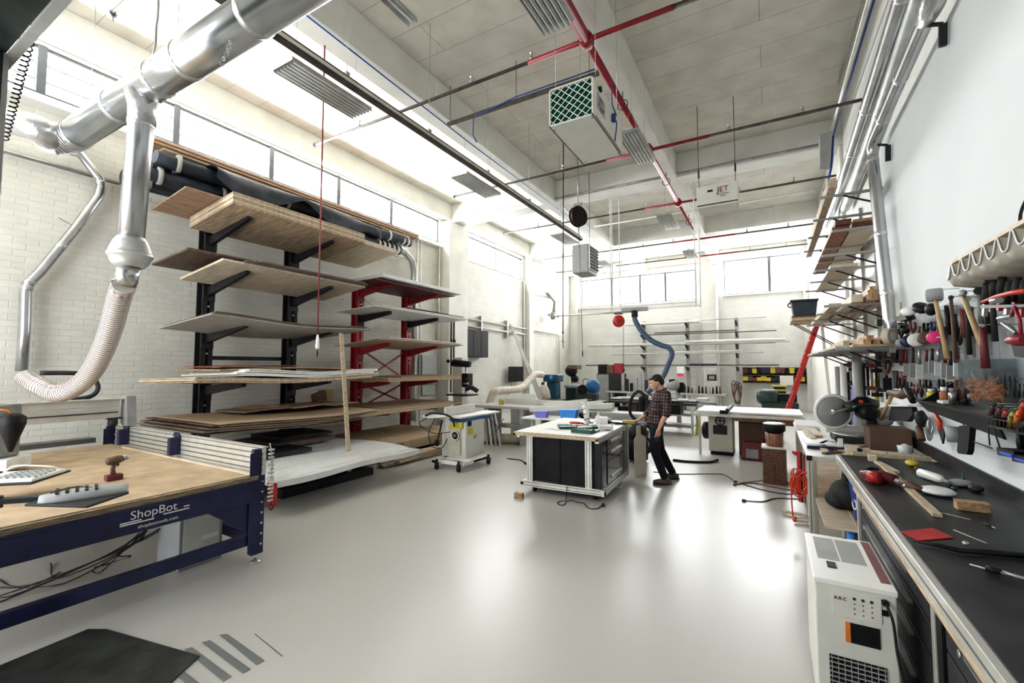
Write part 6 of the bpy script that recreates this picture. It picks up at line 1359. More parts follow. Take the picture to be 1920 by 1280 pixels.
for k in range(9):
    x = 1700 + k * 12 + rnd(-2, 2); y0_ = 655 + rnd(-3, 5); y1_ = 705 + rnd(-10, 10)
    t = thing('paint_brush', 'grey bristled tool hanging in the row beneath the tape rolls', 'hand tool', w_(x, y1_, 1.24), group='brushes beneath the tape rolls')
    obj('handle', MB().tube([w_(x, y0_, 1.24), w_(x, (y0_ + y1_) / 2, 1.24)], [.010, .014], 8), ['maroon', 'charcoal', 'steel'][k % 3], t)
    obj('bristles', MB().bar(w_(x, (y0_ + y1_) / 2, 1.24), w_(x, y1_, 1.24), .02, .05), ['box_grey', 'grey_plastic', 'clear_poly'][k % 3], t)
# clear box with orange ties, black wall shelf and bottles
bs_ = thing('black_shelf', 'black metal wall shelf below the hammers carrying jars', 'shelf', w_(1785, 760, 1.15))
s0 = w_(1722, 751, 1.08); s1 = w_(1855, 790, 1.08)
zb = 1.52
obj('shelf_plate', MB().bx(1.06, 1.338, s1.y - .12, s0.y, zb - .012, zb), 'black_plastic', bs_)
obj('shelf_front', MB().prism([(1.06, s0.y, zb), (1.06, s1.y - .12, zb), (1.10, s1.y - .12, zb - .12), (1.10, s0.y - .15, zb - .08)], (.01, 0, 0)), 'black_plastic', bs_)
obj('side_panel', MB().prism([(1.34, s0.y - .1, zb), (1.08, s0.y - .1, zb), (1.34, s0.y - .1, zb + .2)], (0, -.008, 0)), 'black_plastic', bs_)
def jar(x, y, r, h, m, m2, lab):
    c = at(x, y, 'z', zb); c = V((1.16, at(x, y, 'x', 1.16).y, zb + .001)); t = thing('jar', lab, 'jar', c)
    obj('body', MB().lathe([(r, 0), (r, h * .65), (r * .7, h * .75)], c, n=16), m, t); obj('lid', MB().lathe([(r * .75, h * .75), (r * .75, h)], c, n=16), m2, t)
jar(1746, 740, .03, .09, 'yellow', 'white_plastic', 'yellow jar with white lid at the left of the black shelf')
jar(1770, 738, .028, .12, 'clay', 'white_plastic', 'reddish bottle with white cap on the black shelf')
jar(1785, 738, .022, .12, 'steel', 'grey_plastic', 'slim grey can on the black shelf beside the reddish bottle')
obj('note_pad', MB().box((1.15, at(1775, 745, 'x', 1.15).y, zb + .012), (.08, .14, .02)), 'off_white', label='flat pale pad lying on the front of the black shelf', cat='pad')
cbx = thing('clear_box', 'clear plastic box holding orange cable ties on the black shelf', 'box', (1.2, 4.4, zb))
ya = at(1796, 700, 'x', 1.2).y; yb = at(1858, 700, 'x', 1.2).y
m_ = MB(); m_.bx(1.2, 1.32, yb, ya, zb + .002, zb + .008)
for (a, b, c_, d_) in ((1.2, 1.204, yb, ya), (1.316, 1.32, yb, ya), (1.204, 1.316, yb, yb + .004), (1.204, 1.316, ya - .004, ya)): m_.bx(a, b, c_, d_, zb + .002, zb + .33)
obj('box', m_, 'clear', cbx)
orr = MB()
for k in range(110):
    c = V((rnd(1.24, 1.28), rnd(yb + .05, ya - .05), zb + .05 + rnd(0, .13))); d = Vector((rnd(-1, 1), rnd(-1, 1), rnd(-1, 1))).normalized() * .035; orr.tube([c - d, c + Vector((rnd(-.01, .01), 0, .01)), c + d], .005, 5)
o = obj('cable_ties', orr, 'orange', cbx); o['kind'] = 'stuff'
obj('ruler', MB().bar((1.26, ya - .06, zb + .24), (1.26, (ya + yb) / 2, zb + .08), .015, .03), 'box_grey', cbx)
# hanging stuff lower row
def hang(nm, lab, cat, shapes):
    t = thing(nm, lab, cat, shapes[0][3])
    for (pn_, mb, m, _) in shapes: obj(pn_, mb, m, t)
p = w_(1660, 690, 1.14)
hang('ear_defenders', 'brown padded band hanging at the left end below the tape roll', 'ear defenders', [('band', MB().torus(p, .10, .022, (1, -.6, 0), 20, 8, -.2, PI + .2, (.62, 1.2)), 'brown', p), ('cup', MB().box(p + Vector((0, -.05, -.18)), (.08, .06, .14)), 'black_plastic', p)])
p = w_(1686, 745, 1.12)
hang('wall_drill', 'brown and black drill hanging on the tool wall above the dustpan', 'drill', [('body', MB().tube([w_(1668, 735, 1.12), w_(1690, 740, 1.12), w_(1705, 735, 1.12)], [.03, .045, .03], 12), 'brown', p), ('handle', MB().tube([w_(1672, 740, 1.12), w_(1662, 765, 1.12), w_(1650, 790, 1.12)], [.022, .018, .02], 10), 'wood_handle', p), ('grip', MB().cyl(w_(1700, 730, 1.1), w_(1712, 752, 1.1), .03, .026), 'black_plastic', p), ('bit', MB().cyl(w_(1650, 790, 1.12), w_(1640, 822, 1.12), .022, .012), 'maroon', p)])
p = w_(1688, 775, 1.12)
hang('dustpan', 'black dustpan with pale rim hanging on the tool wall', 'dustpan', [('pan', MB().prism([w_(1670, 762, 1.12), w_(1708, 762, 1.12), w_(1712, 775, 1.12), w_(1700, 790, 1.12), w_(1666, 788, 1.12)], (.04, 0, 0)), 'black_plastic', p), ('rim', MB().bar(w_(1668, 760, 1.11), w_(1708, 760, 1.11), .03, .014), 'off_white', p)])
p = w_(1733, 795, 1.15)
hang('grinder', 'hand grinder with dark guard hanging below the black shelf', 'grinder', [('guard', MB().lathe([(.07, -.02), (.075, .02), (.03, .04)], w_(1727, 785, 1.15), (1, -.6, .2), 20), 'charcoal', p), ('grip', MB().cyl(w_(1722, 800, 1.13), w_(1728, 825, 1.13), .028, .03), 'brown', p), ('disc', MB().lathe([(.10, 0), (.10, .006)], w_(1742, 805, 1.2), (1, -.5, 0), 24), 'box_grey', p), ('wheel', MB().torus(w_(1745, 800, 1.15), .06, .008, (1, -.5, 0), 20, 6), 'steel', p)])
p = w_(1760, 800, 1.15)
hang('utility_knife', 'orange-handled knife with dark blade hanging below the black shelf', 'knife', [('handle', MB().tube([w_(1754, 775, 1.15), w_(1762, 790, 1.15), w_(1763, 805, 1.15)], [.012, .018, .016], 8), 'orange_red', p), ('blade', MB().prism([w_(1758, 805, 1.15), w_(1772, 803, 1.15), w_(1767, 832, 1.15)], (.01, 0, 0)), 'black_steel', p)])
p = w_(1785, 810, 1.15)
hang('metal_cup', 'grey metal cup hanging below the black shelf', 'cup', [('cup', MB().lathe([(.035, 0), (.045, .11), (.04, .11)], w_(1787, 828, 1.15), n=18), 'box_grey', p)])
p = w_(1805, 800, 1.13)
hang('sheath', 'long dark rounded sheath hanging below the right end of the black shelf', 'sheath', [('body', MB().prism([w_(1798, 798, 1.13), w_(1819, 797, 1.13), w_(1815, 845, 1.13), w_(1812, 852, 1.13), w_(1797, 850, 1.13), w_(1794, 845, 1.13)], (.03, 0, 0)), 'black_plastic', p), ('hook', MB().tube([w_(1806, 799, 1.14), w_(1808, 785, 1.14), w_(1820, 783, 1.2)], .004, 5), 'steel', p)])
for k in range(9):
    x = 1848 + k * 9
    t = thing('drill_bit', 'small dark bit standing in the wall rack above the wire basket', 'bit', w_(x, 720, 1.28), group='bits in the wall rack')
    obj('shank', MB().cyl(w_(x, 745, 1.28), w_(x, 700 + rnd(0, 22), 1.28), .005, n=6), 'black_steel', t)
bk = thing('wire_basket', 'grey wire basket along the wall holding clamps, right of the black shelf', 'basket', w_(1900, 790, 1.1))
wr = MB()
for i in range(2): wr.tube([w_(1852, 782 + 14 * i, 1.06), w_(1935, 800 + 16 * i, 1.06)], .003, 4)
for k in range(12): wr.cyl(w_(1854 + 7 * k, 781 + 1.5 * k, 1.06), w_(1854 + 7 * k, 797 + 1.6 * k, 1.06), .002, n=4)
wr.tube([w_(1852, 797, 1.06), w_(1856, 835, 1.06)], .004, 4).tube([w_(1790, 815, 1.28), w_(1860, 840, 1.06)], .004, 4).tube([w_(1862, 800, 1.06), w_(1875, 840, 1.06)], .004, 4)
obj('wires', wr, 'charcoal', bk)
obj('basket_floor', MB().prism([w_(1852, 797, 1.06), w_(1935, 816, 1.06), w_(1935, 819, 1.06), w_(1852, 800, 1.06)], (.2, 0, 0)), 'charcoal', bk)
for k, (x, y, m) in enumerate(((1858, 765, 'brown'), (1872, 770, 'maroon'), (1884, 775, 'red_bright'), (1896, 778, 'yellow_dull'), (1908, 776, 'orange'), (1917, 760, 'orange_red'))):
    t = thing('spring_clamp', ['brown spring clamp leftmost in the wire basket', 'dark red spring clamp second in the wire basket', 'red spring clamp third in the wire basket', 'yellow spring clamp fourth in the wire basket', 'orange spring clamp fifth in the wire basket', 'orange-red spring clamp at the right edge of the wire basket'][k], 'clamp', w_(x, y + 22, 1.12), group='spring clamps in the wire basket')
    obj('handle', MB().tube([w_(x - 3, y + 24, 1.12), w_(x, y + 5, 1.12), w_(x + 4, y - 6, 1.12)], [.012, .014, .01], 8), m, t)
    obj('jaw', MB().torus(w_(x + 4, y - 2, 1.12), .022, .008, (1, .3, 0), 12, 6, 0, 4.5), 'charcoal', t)
for k, (x, y) in enumerate(((1888, 828), (1916, 840))):
    c = w_(x, y, 1.05)
    t = thing('wall_bin', ['black parts bin with blue label, left of the two at the right edge', 'black parts bin with blue label, rightmost at the picture edge'][k], 'bin', c, group='black bins with blue labels')
    obj('bin', MB().prism([w_(x - 18, y + 24, 1.0), w_(x + 10, y + 30, 1.0), w_(x + 14, y + 18, 1.0), w_(x - 20, y + 10, 1.0)], (.2, 0, 0)), 'black_plastic', t)
    obj('back_arch', MB().lathe([(0, 0), (.075, 0), (.078, .02), (0, .02)], c + Vector((.05, 0, .01)), (1, -.6, 0), 24), 'black_plastic', t)
    obj('blue_label', MB().prism([w_(x - 16, y + 17, .99), w_(x + 8, y + 23, .99), w_(x + 8, y + 29, .99), w_(x - 14, y + 22, .99)], (.008, 0, 0)), 'blue_plastic', t)
t = thing('hand_plane', 'black and red planer hanging at the right picture edge', 'power tool', w_(1905, 650, 1.15))
obj('red_body', MB().tube([w_(1892, 638, 1.12), w_(1905, 637, 1.12), w_(1925, 637, 1.12)], [.02, .03, .03], 10), 'red_pipe', t); obj('base', MB().prism([w_(1896, 645, 1.12), w_(1930, 645, 1.12), w_(1930, 672, 1.12), w_(1902, 668, 1.12)], (.05, 0, 0)), 'black_plastic', t)
t = thing('metal_clamp', 'silver locking pliers with red handle beneath the small black ledge', 'pliers', w_(1890, 600, 1.12))
obj('jaw', MB().tube([w_(1873, 597, 1.12), w_(1885, 595, 1.12), w_(1897, 592, 1.12)], [.012, .016, .01], 8).tube([w_(1878, 605, 1.12), w_(1895, 615, 1.12), w_(1905, 625, 1.12)], [.006, .012, .01], 8), 'steel', t); obj('handle', MB().tube([w_(1897, 592, 1.12), w_(1903, 575, 1.12), w_(1912, 600, 1.12), w_(1915, 630, 1.12)], .008, 8), 'red_pipe', t)
for r_ in [o for o in COL.objects if o.parent is None and o.type == 'EMPTY' and o.get('category') in ('hand tool', 'hammer', 'mallet', 'scraper', 'clamp', 'pliers', 'ear defenders', 'drill', 'dustpan', 'grinder', 'knife', 'cup', 'sheath', 'power tool', 'cap', 'bit', 'tape')]:
    if not (1.0 < r_.location.x < 1.34 and 2.4 < r_.location.y < 8.5 and r_.location.z > 1.0): continue
    best = None
    for ch in r_.children:
        for v in ch.data.vertices:
            c = WM[r_.name] @ v.co
            if best is None or c.z > best.z: best = c.copy()
    if best.x < 1.32: obj('hook', MB().cyl((best.x - .004, best.y, best.z - .008), (1.335, best.y, best.z - .012), .003, n=6), 'steel', r_)
# ================================================================ lumber brackets further along the right wall
LV = (4.10, 3.30, 2.62, 2.02); YS = (7.25, 8.35, 9.45, 10.55)
for i, y in enumerate(YS):
    t = thing('lumber_bracket', ['slotted wall upright with four lumber arms, nearest of the four', 'slotted wall upright with lumber arms, second from the near end', 'slotted wall upright with lumber arms, third from the near end', 'slotted wall upright with lumber arms, farthest of the four'][i], 'bracket', (1.35, y, 0), group='lumber brackets on the right wall')
    obj('upright', MB().bx(1.375, 1.415, y - .02, y + .02, 1.6, 4.5), 'grey_board', t)
    for z in LV:
        xe = 1.31 if i == 0 else 1.38
        obj('arm', MB().bx(.64, xe, y - .02, y + .02, z - .03, z), 'box_grey', t)
        obj('brace', MB().bar((.90, y, z - .03), (xe, y, z - .26 if i else z - .22), .02, .02), 'black_steel', t)
    obj('arm', MB().bx(.80, 1.36, y + .3, y + .34, 3.67, 3.70), 'box_grey', t)
t = thing('lumber_bracket', 'single low lumber arm nearest the tool wall', 'bracket', (1.3, 6.4, 2.0))
obj('arm', MB().bx(.66, 1.34, 6.38, 6.42, 1.99, 2.02), 'box_grey', t); obj('brace', MB().bar((.95, 6.4, 1.99), (1.34, 6.4, 1.8), .02, .02), 'black_steel', t)
LB = [ # x, w, y0, y1, z, t, mat, label
 (.76, .10, 6.95, 11.2, 4.10, .05, 'pine_y', 'lowest of three pine boards in the highest lumber level, aisle side'),
 (.76, .10, 6.98, 11.0, 4.15, .05, 'pine_y', 'middle of three pine boards in the highest lumber level, aisle side'),
 (.76, .10, 7.02, 11.1, 4.20, .05, 'ply_light', 'topmost of three pine boards in the highest lumber level, aisle side'),
 (.90, .20, 7.6, 10.9, 3.70, .05, 'cherry', 'reddish board on the second lumber level, aisle side'),
 (.92, .18, 7.5, 10.9, 3.75, .07, 'walnut', 'dark walnut board on the reddish board of the second lumber level'),
 (.88, .12, 7.7, 10.9, 3.80, .03, 'cherry', ''),
 (1.17, .30, 7.85, 11.2, 3.70, .05, 'ply_light', 'pale plywood strip under the walnut boards on the second lumber level'),
 (1.19, .26, 7.88, 10.0, 3.75, .11, 'walnut', 'thick dark walnut plank on the second lumber level, wall side'),
 (1.20, .24, 7.92, 10.1, 3.86, .05, 'oak', 'oak plank on the thick walnut plank of the second lumber level'),
 (1.0, .34, 8.3, 10.9, 3.30, .05, 'ply_light', 'wide pale board lying flat on the lower middle lumber level'),
 (.80, .14, 7.6, 10.8, 2.62, .06, 'pine_y', 'pine plank on the third lumber level, aisle side'),
 (.98, .12, 7.1, 10.2, 2.62, .10, 'ply_light', 'square pine beam in the middle of the third lumber level'),
 (1.12, .10, 6.98, 9.9, 2.62, .13, 'oak', 'tall oak beam on the third lumber level'),
 (1.26, .10, 7.2, 9.8, 2.62, .10, 'pine_y', 'pine beam nearest the wall on the third lumber level'),
 (1.14, .06, 7.1, 9.0, 2.75, .06, 'oak', 'small oak stick on top of the tall oak beam, third level'),
 (.86, .14, 8.9, 11.6, 2.68, .05, 'cardboard', 'tan plank lying on the aisle-side pine plank of the third level'),
 (.74, .12, 6.6, 11.3, 2.02, .03, 'ply_light', 'long pale plank at the edge of the lowest lumber level'),
 (1.02, .42, 6.3, 10.6, 2.02, .03, 'ply', 'wide plywood strip lying on the lowest lumber level'),
 (.95, .07, 6.35, 8.6, 2.05, .06, 'oak', 'first oak block in the row on the lowest lumber level'),
 (1.04, .07, 6.4, 8.4, 2.05, .06, 'oak', 'second oak block in the row on the lowest lumber level'),
 (1.13, .07, 6.3, 8.0, 2.05, .06, 'cherry', 'reddish block in the row on the lowest lumber level'),
 (1.22, .07, 6.45, 8.2, 2.05, .06, 'oak', 'oak block nearest the wall on the lowest lumber level'),
 (1.00, .07, 6.5, 8.3, 2.11, .05, 'oak', 'upper oak block left in the row on the lowest lumber level'),
 (1.18, .07, 6.42, 8.3, 2.11, .05, 'cherry', 'upper reddish block right in the row on the lowest lumber level'),
 (.86, .07, 7.2, 8.7, 2.05, .09, 'pine_y', 'short upright pine piece on the lowest lumber level'),
]
for (x, w, y0, y1, z, t_, m, lab) in LB:
    if lab: obj('lumber_plank', MB().bx(x - w / 2, x + w / 2, y0, y1, z + .001, z + t_), m, label=lab, cat='lumber', group='lumber on the wall brackets', bevel=.002)
hs = thing('bin_shelf', 'small far bracket shelf with stacked boards holding the dark bin', 'shelf', (.8, 12.1, 2.8))
obj('shelf', MB().bx(.42, 1.36, 11.8, 12.5, 2.78, 2.82), 'ply', hs); obj('brace', MB().bar((.5, 12.0, 2.78), (1.36, 12.0, 2.2), .02, .02).bar((.5, 12.4, 2.78), (1.36, 12.4, 2.2), .02, .02), 'black_steel', hs)
for k in range(4): obj('shelf_board', MB().bx(.44, .95, 11.75, 12.45, 2.63 + 0 * k + .19 - .0 + .026 * k - .0, 2.845 + .026 * k), ['ply', 'ply_light', 'oak', 'ply_dark'][k], label=['lowest short board under the dark storage bin', 'second short board under the dark storage bin', 'third short board under the dark storage bin', 'dark short board directly under the storage bin'][k], cat='board', group='short boards under the bin')
bn = thing('storage_bin', 'dark blue-grey lidded storage bin on the far bracket shelf', 'bin', (.68, 12.1, 2.925))
obj('tub', MB().prism([(.48, 11.85, 2.93), (.90, 11.85, 2.93), (.94, 11.85, 3.26), (.44, 11.85, 3.26)], (0, .45, 0)), 'dark_teal_bin', bn, bevel=.02)
obj('lid', MB().bx(.42, .96, 11.82, 12.34, 3.26, 3.30), 'dark_teal_bin', bn, bevel=.01)
obj('latch', MB().torus((.43, 12.0, 3.2), .05, .012, (0, 1, 0), 12, 6), 'black_plastic', bn)
obj('pine_crate', MB().bx(1.0, 1.34, 11.82, 12.48, 2.821, 2.95), 'ply_brown', label='brown plank end beside the dark bin on the far brackets', cat='plank', bevel=.003)
# red ladder
la = thing('step_ladder', 'red fibreglass step ladder leaning at the far end of the lumber shelves', 'ladder', (.5, 12.9, 0))
for y in (12.7, 13.15): obj('rail', MB().bar((.10, y, 0), (1.05, y, 3.0), .05, .10, (1, 0, -.3)), 'orange_red' if y > 13 else 'red_bright', la)
for k in range(9): f = (k + .7) / 9.5; obj('step', MB().box((.10 + .95 * f, 12.92, 3.0 * f), (.09, .45, .025)), 'alu', la)
obj('rear_leg', MB().bar((1.25, 12.75, 0), (1.08, 12.75, 2.9), .04, .03).bar((1.25, 13.1, 0), (1.08, 13.1, 2.9), .04, .03), 'alu', la)
obj('warning_label', MB().bar((.36, 12.68, .95), (.47, 12.68, 1.25), .05, .004, (1, 0, .3)), 'white_plastic', la)
# tall rolls and tubes standing against the wall behind the saw
RR = [('white_plastic', .05), ('pink', .03), ('box_grey', .05), ('grey_plastic', .035), ('black_plastic', .04), ('off_white', .05), ('steel', .03), ('brown', .03), ('violet_plastic', .02), ('white_plastic', .035), ('charcoal', .05), ('box_grey', .06), ('yellow_dull', .03)]
LBR = ['tall white paper roll', 'bright pink roll', 'grey plastic tube', 'darker grey tube', 'black tube', 'off-white roll', 'thin steel tube', 'brown cardboard tube', 'thin violet rod', 'second white roll', 'charcoal roll', 'thick pale grey tube', 'dull yellow roll']
for k, (m, r) in enumerate(RR):
    y = 11.1 - k * .26; x = 1.30 - r - (k % 3) * .07; h_ = [1.05, .55, 1.0, 1.1, .9, 1.0, 1.15, .8, .7, 1.0, .95, 1.1, .75][k]
    obj('standing_roll', MB().lathe([(r * .6, h_), (r, h_), (r, 0), (r * .6, 0)][::-1], (x, y, .0 if y > 8.95 else zs), n=14) if y <= 8.95 else MB().lathe([(r, 0), (r, h_ + .8)], (x, y, 0), n=14), m, label='%s standing against the right wall behind the mitre saw' % LBR[k], cat='roll', group='rolls behind the mitre saw')
for k in range(10):
    y = 7.3 + k * .32; z = 1.85 + rnd(-.05, .05)
    t = thing('hanging_clamp', 'dark clamp hanging from the rail under the lowest lumber level', 'clamp', (1.3, y, z - .4), group='clamps under the lumber shelf')
    obj('bar', MB().bar((1.27, y, z), (1.27, y, z - .5), .012, .03), ['black_steel', 'steel'][k % 2], t)
    islands('jaw', MB().box((1.22, y, z - .06), (.12, .03, .05)).box((1.22, y, z - .38), (.12, .03, .05)), ['navy', 'black_plastic', 'maroon'][k % 3], t)
obj('clamp_rail', MB().bx(1.29, 1.35, 7.1, 10.5, 1.86, 1.90), 'black_steel', label='dark rail holding clamps beneath the lowest lumber level', cat='rail')
obj('white_wall_box', MB().bx(1.2, 1.34, 6.9, 7.3, 1.15, 1.35), 'white_plastic', label='white box on the wall to the right of the mitre saw', cat='box', bevel=.004)
obj('sticker_sheet', MB().bx(1.325, 1.338, 6.75, 7.25, 2.25, 2.55), 'off_white', label='grey poster sheet on the wall left of the caps', cat='poster')
# ================================================================ table saw with extension, box on the floor
ts = thing('table_saw', 'grey-green cabinet table saw with long white extension table', 'table saw', (-.4, 10.4, 0))
obj('cabinet', MB().bx(-1.15, -.70, 10.1, 10.7, .07, .80), 'machine_grey', ts, bevel=.01)
obj('plinth', MB().bx(-1.12, -.70, 10.12, 10.68, .0, .07), 'black_plastic', ts)
obj('saw_table', MB().bx(-1.35, -.55, 9.9, 11.2, .86, .905), 'alu', ts, bevel=.004)
obj('extension_table', MB().bx(-.55, .50, 9.9, 11.2, .87, .905), 'melamine', ts, bevel=.004)
obj('fence_rail', MB().bx(-1.38, .52, 9.84, 9.9, .80, .86), 'alu', ts, bevel=.004)
obj('badge', MB().bx(-1.06, -.80, 10.09, 10.1, .42, .60), 'charcoal', ts)
hwh = obj('hand_wheel', MB().torus((-.92, 10.02, .70), .085, .012, (0, 1, 0), 24, 6), 'black_plastic', ts); obj('wheel_spoke', MB().bar((-1.0, 10.03, .70), (-.84, 10.03, .70), .01, .02).bar((-.92, 10.03, .63), (-.92, 10.03, .78), .01, .02), 'black_plastic', hwh)
obj('motor_housing', MB().lathe([(.16, 0), (.18, .03), (.18, .12), (.1, .16)], (-1.15, 10.4, .45), (-1, 0, 0), 20), 'black_plastic', ts)
obj('rip_fence', MB().bx(-.80, -.74, 9.85, 11.1, .905, .965).box((-.83, 9.82, .90), (.14, .08, .07)), 'black_plastic', ts)
for (x, y) in ((.44, 10.0), (.44, 11.1)): obj('leg', MB().bx(x - .03, x + .03, y - .03, y + .03, 0, .87), 'grey_board', ts)
for (x, y) in ((-1.3, 10.0),): obj('leg', MB().bx(x - .02, x + .02, y - .02, y + .02, 0.0, .86), 'alu', ts)
obj('push_stick', MB().prism([(-1.345, 9.86, .70), (-1.30, 9.86, .72), (-1.31, 9.86, .42), (-1.38, 9.86, .38)], (0, -.012, 0)), 'yellow_dull', label='yellow push stick hanging from the left corner of the table saw', cat='push stick')
for k, (c, s, m, lab, nm, cat) in enumerate((((-.35, 10.5, .35), (.5, .5, .66), 'brown', 'dark brown crate under the saw extension table', 'wood_crate', 'crate'), ((-.35, 10.3, .76), (.62, .5, .10), 'ply_brown', 'brown boards stored flat under the saw extension', 'board_stack', 'boards'), ((.22, 10.2, .74), (.25, .3, .14), 'cherry', 'orange-brown box hung under the right end of the extension table', 'small_drawer_box', 'box'))):
    obj(nm, MB().box(c, s), m, label=lab, cat=cat, bevel=.005)
bucket('red_bucket', (-.02, 9.95, 0), .13, .16, .42, 'red_pipe', 'dark red bucket under the saw extension table')
cs = thing('tool_bag', 'dark red and black tool bag on the floor under the table saw', 'bag', (-.35, 9.95, 0))
obj('bag_body', MB().prism([(-.55, 9.8, 0), (-.15, 9.8, 0), (-.18, 9.8, .34), (-.50, 9.8, .34)], (0, .3, 0)), 'maroon', cs, bevel=.03)
obj('handle', MB().torus((-.35, 9.95, .34), .09, .012, (0, 1, 0), 16, 6, 0, PI), 'black_plastic', cs); obj('pocket', MB().bx(-.46, -.25, 9.78, 9.80, .05, .22), 'grey_plastic', cs)
st = thing('dark_cabinet_stand', 'dark brown slatted box standing on the floor, topped by a round lamp', 'box', (0, 8.15, 0))
obj('body', MB().bx(-.15, .17, 8.0, 8.35, 0, .54), 'walnut', st, bevel=.004); obj('split', MB().bx(.005, .012, 7.996, 8.0, .04, .3), 'black_plastic', st); obj('top', MB().bx(-.16, .18, 7.99, 8.36, .54, .565), 'off_white', st)
lp = thing('heat_lamp', 'round glass heater with copper glow and dark rim on the dark box', 'heater', (0.02, 8.15, .566))
obj('glass', MB().lathe([(.11, 0), (.115, .17), (.12, .2)], (.02, 8.15, .566), n=24), 'copper_glow', lp)
w2 = MB()
for k in range(8): a = k * PI / 4; w2.cyl((.02 + .122 * math.cos(a), 8.15 + .122 * math.sin(a), .566), (.02 + .122 * math.cos(a), 8.15 + .122 * math.sin(a), .77), .004, n=5)
islands('guard_wire', w2, 'steel', lp)
obj('shade', MB().lathe([(.10, .2), (.15, .24), (.155, .33), (.15, .34)], (.02, 8.15, .566), n=24), 'black_plastic', lp); obj('rim', MB().lathe([(.15, .34), (.155, .35), (.12, .36)], (.02, 8.15, .566), n=24), 'white_plastic', lp)
# cords on the floor near the box
for k, (pp, m, lab) in enumerate(((((1395, 938), (1430, 940), (1455, 934), (1505, 935)), 'black_rubber', 'black power cord with plug lying on the floor before the orange cord'), (((1378, 908), (1410, 905), (1445, 912), (1490, 920)), 'maroon', 'thin dark red cord on the floor before the dark box'), (((1380, 903), (1430, 918), (1475, 926), (1500, 922)), 'black_rubber', 'tangled thin black cord behind the plug cord on the floor'), (((1385, 905), (1440, 900), (1480, 905), (1500, 915)), 'grey_board', 'pale grey cord on the floor against the dark box'))):
    t = thing('mains_lead', lab, 'cord', at(*pp[0], 'z', 0)); obj('cable', MB().tube(spline([at(*p, 'z', .008) for p in pp]), .007, 6), m, t)
    obj('plug', MB().box(at(*pp[0], 'z', .015), (.05, .03, .03)), m, t, bevel=.004)
# ================================================================ back wall
rk = thing('pipe_rack', 'dark cantilever rack holding long metal tubes on the back wall', 'rack', (-3, 21.5, 0))
for x in (-5.19, -3.24, -1.23):
    obj('column', MB().bx(x - .07, x + .07, 21.55, 21.7, 0, 3.95), 'grey_board', rk)
    for z in (3.70, 3.22, 2.72, 2.32, 1.75): obj('arm', MB().prism([(x - .03, 21.55, z), (x - .03, 20.95, z + .05), (x - .03, 20.95, z), (x - .03, 21.55, z - .15)], (.06, 0, 0)), 'charcoal', rk)
TU = [(-6.02, -2.64, 3.80, .09, 'melamine', 'wide white board on the highest arms of the back rack'), (-3.2, -.1, 3.86, .025, 'steel', 'thin steel bar on the highest arms, right half of the back rack'),
 (-5.0, .25, 3.28, .02, 'iron_pipe', 'dark rod on the fourth arms of the back rack'), (-4.6, -1.2, 3.34, .025, 'iron_pipe', 'second dark rod above on the fourth arms'), (-6.0, .35, 3.36, .012, 'alu', 'thin light rod reaching both ends on the fourth arms'),
 (-7.9, .7, 2.84, .055, 'off_white', 'longest pale tube on the third arms of the back rack'), (-6.6, .2, 2.78, .03, 'box_grey', 'grey tube below the longest pale tube'), (-3.3, .55, 2.92, .05, 'white_plastic', 'white tube lying on the right half of the third arms'),
 (-6.7, -.25, 2.40, .04, 'off_white', 'pale tube on the second arms of the back rack'), (-4.9, -1.0, 2.46, .03, 'alu', 'bright aluminium tube on the second arms'),
 (-8.0, .3, 1.86, .025, 'iron_pipe', 'dark pipe on the lowest arms of the back rack'), (-6.6, -.9, 1.80, .03, 'alu', 'light pipe on the lowest arms of the back rack'), (-3.1, -2.0, 1.88, .05, 'navy', 'short dark blue tube on the lowest arms')]
for k, (x0, x1, z, r, m, lab) in enumerate(TU):
    y = 21.1 + (k % 3) * .12
    if k == 0: obj('wide_board', MB().bx(x0, x1, 20.95, 21.5, z - .04, z + .04), m, label=lab, cat='board')
    else: obj('metal_tube', MB().cyl((x0, y, z), (x1, y, z), r, n=10), m, label=lab, cat='tube', group='tubes on the back rack')
sg_ = thing('paper_sign', 'white and pink paper sign hanging from the lowest arms of the back rack', 'sign', (-3.5, 20.9, 1.4))
obj('sheet', MB().bx(-3.62, -3.30, 20.9, 20.905, 1.50, 1.80), 'paper', sg_); obj('pink_strip', MB().bx(-3.6, -3.34, 20.895, 20.90, 1.36, 1.50), 'pink', sg_)
pf_ = thing('framed_notice', 'small black-framed notice on the back wall', 'picture', (-2.4, 21.9, 1.2))
q0 = at(1326, 702, 'y', 21.69); q1 = at(1343, 713, 'y', 21.69)
obj('frame', MB().bx(q0.x, q1.x, 21.68, 21.715, q1.z, q0.z), 'black_plastic', pf_); obj('print', MB().bx(q0.x + .07, q1.x - .07, 21.67, 21.68, q1.z + .05, q0.z - .05), 'box_grey', pf_)
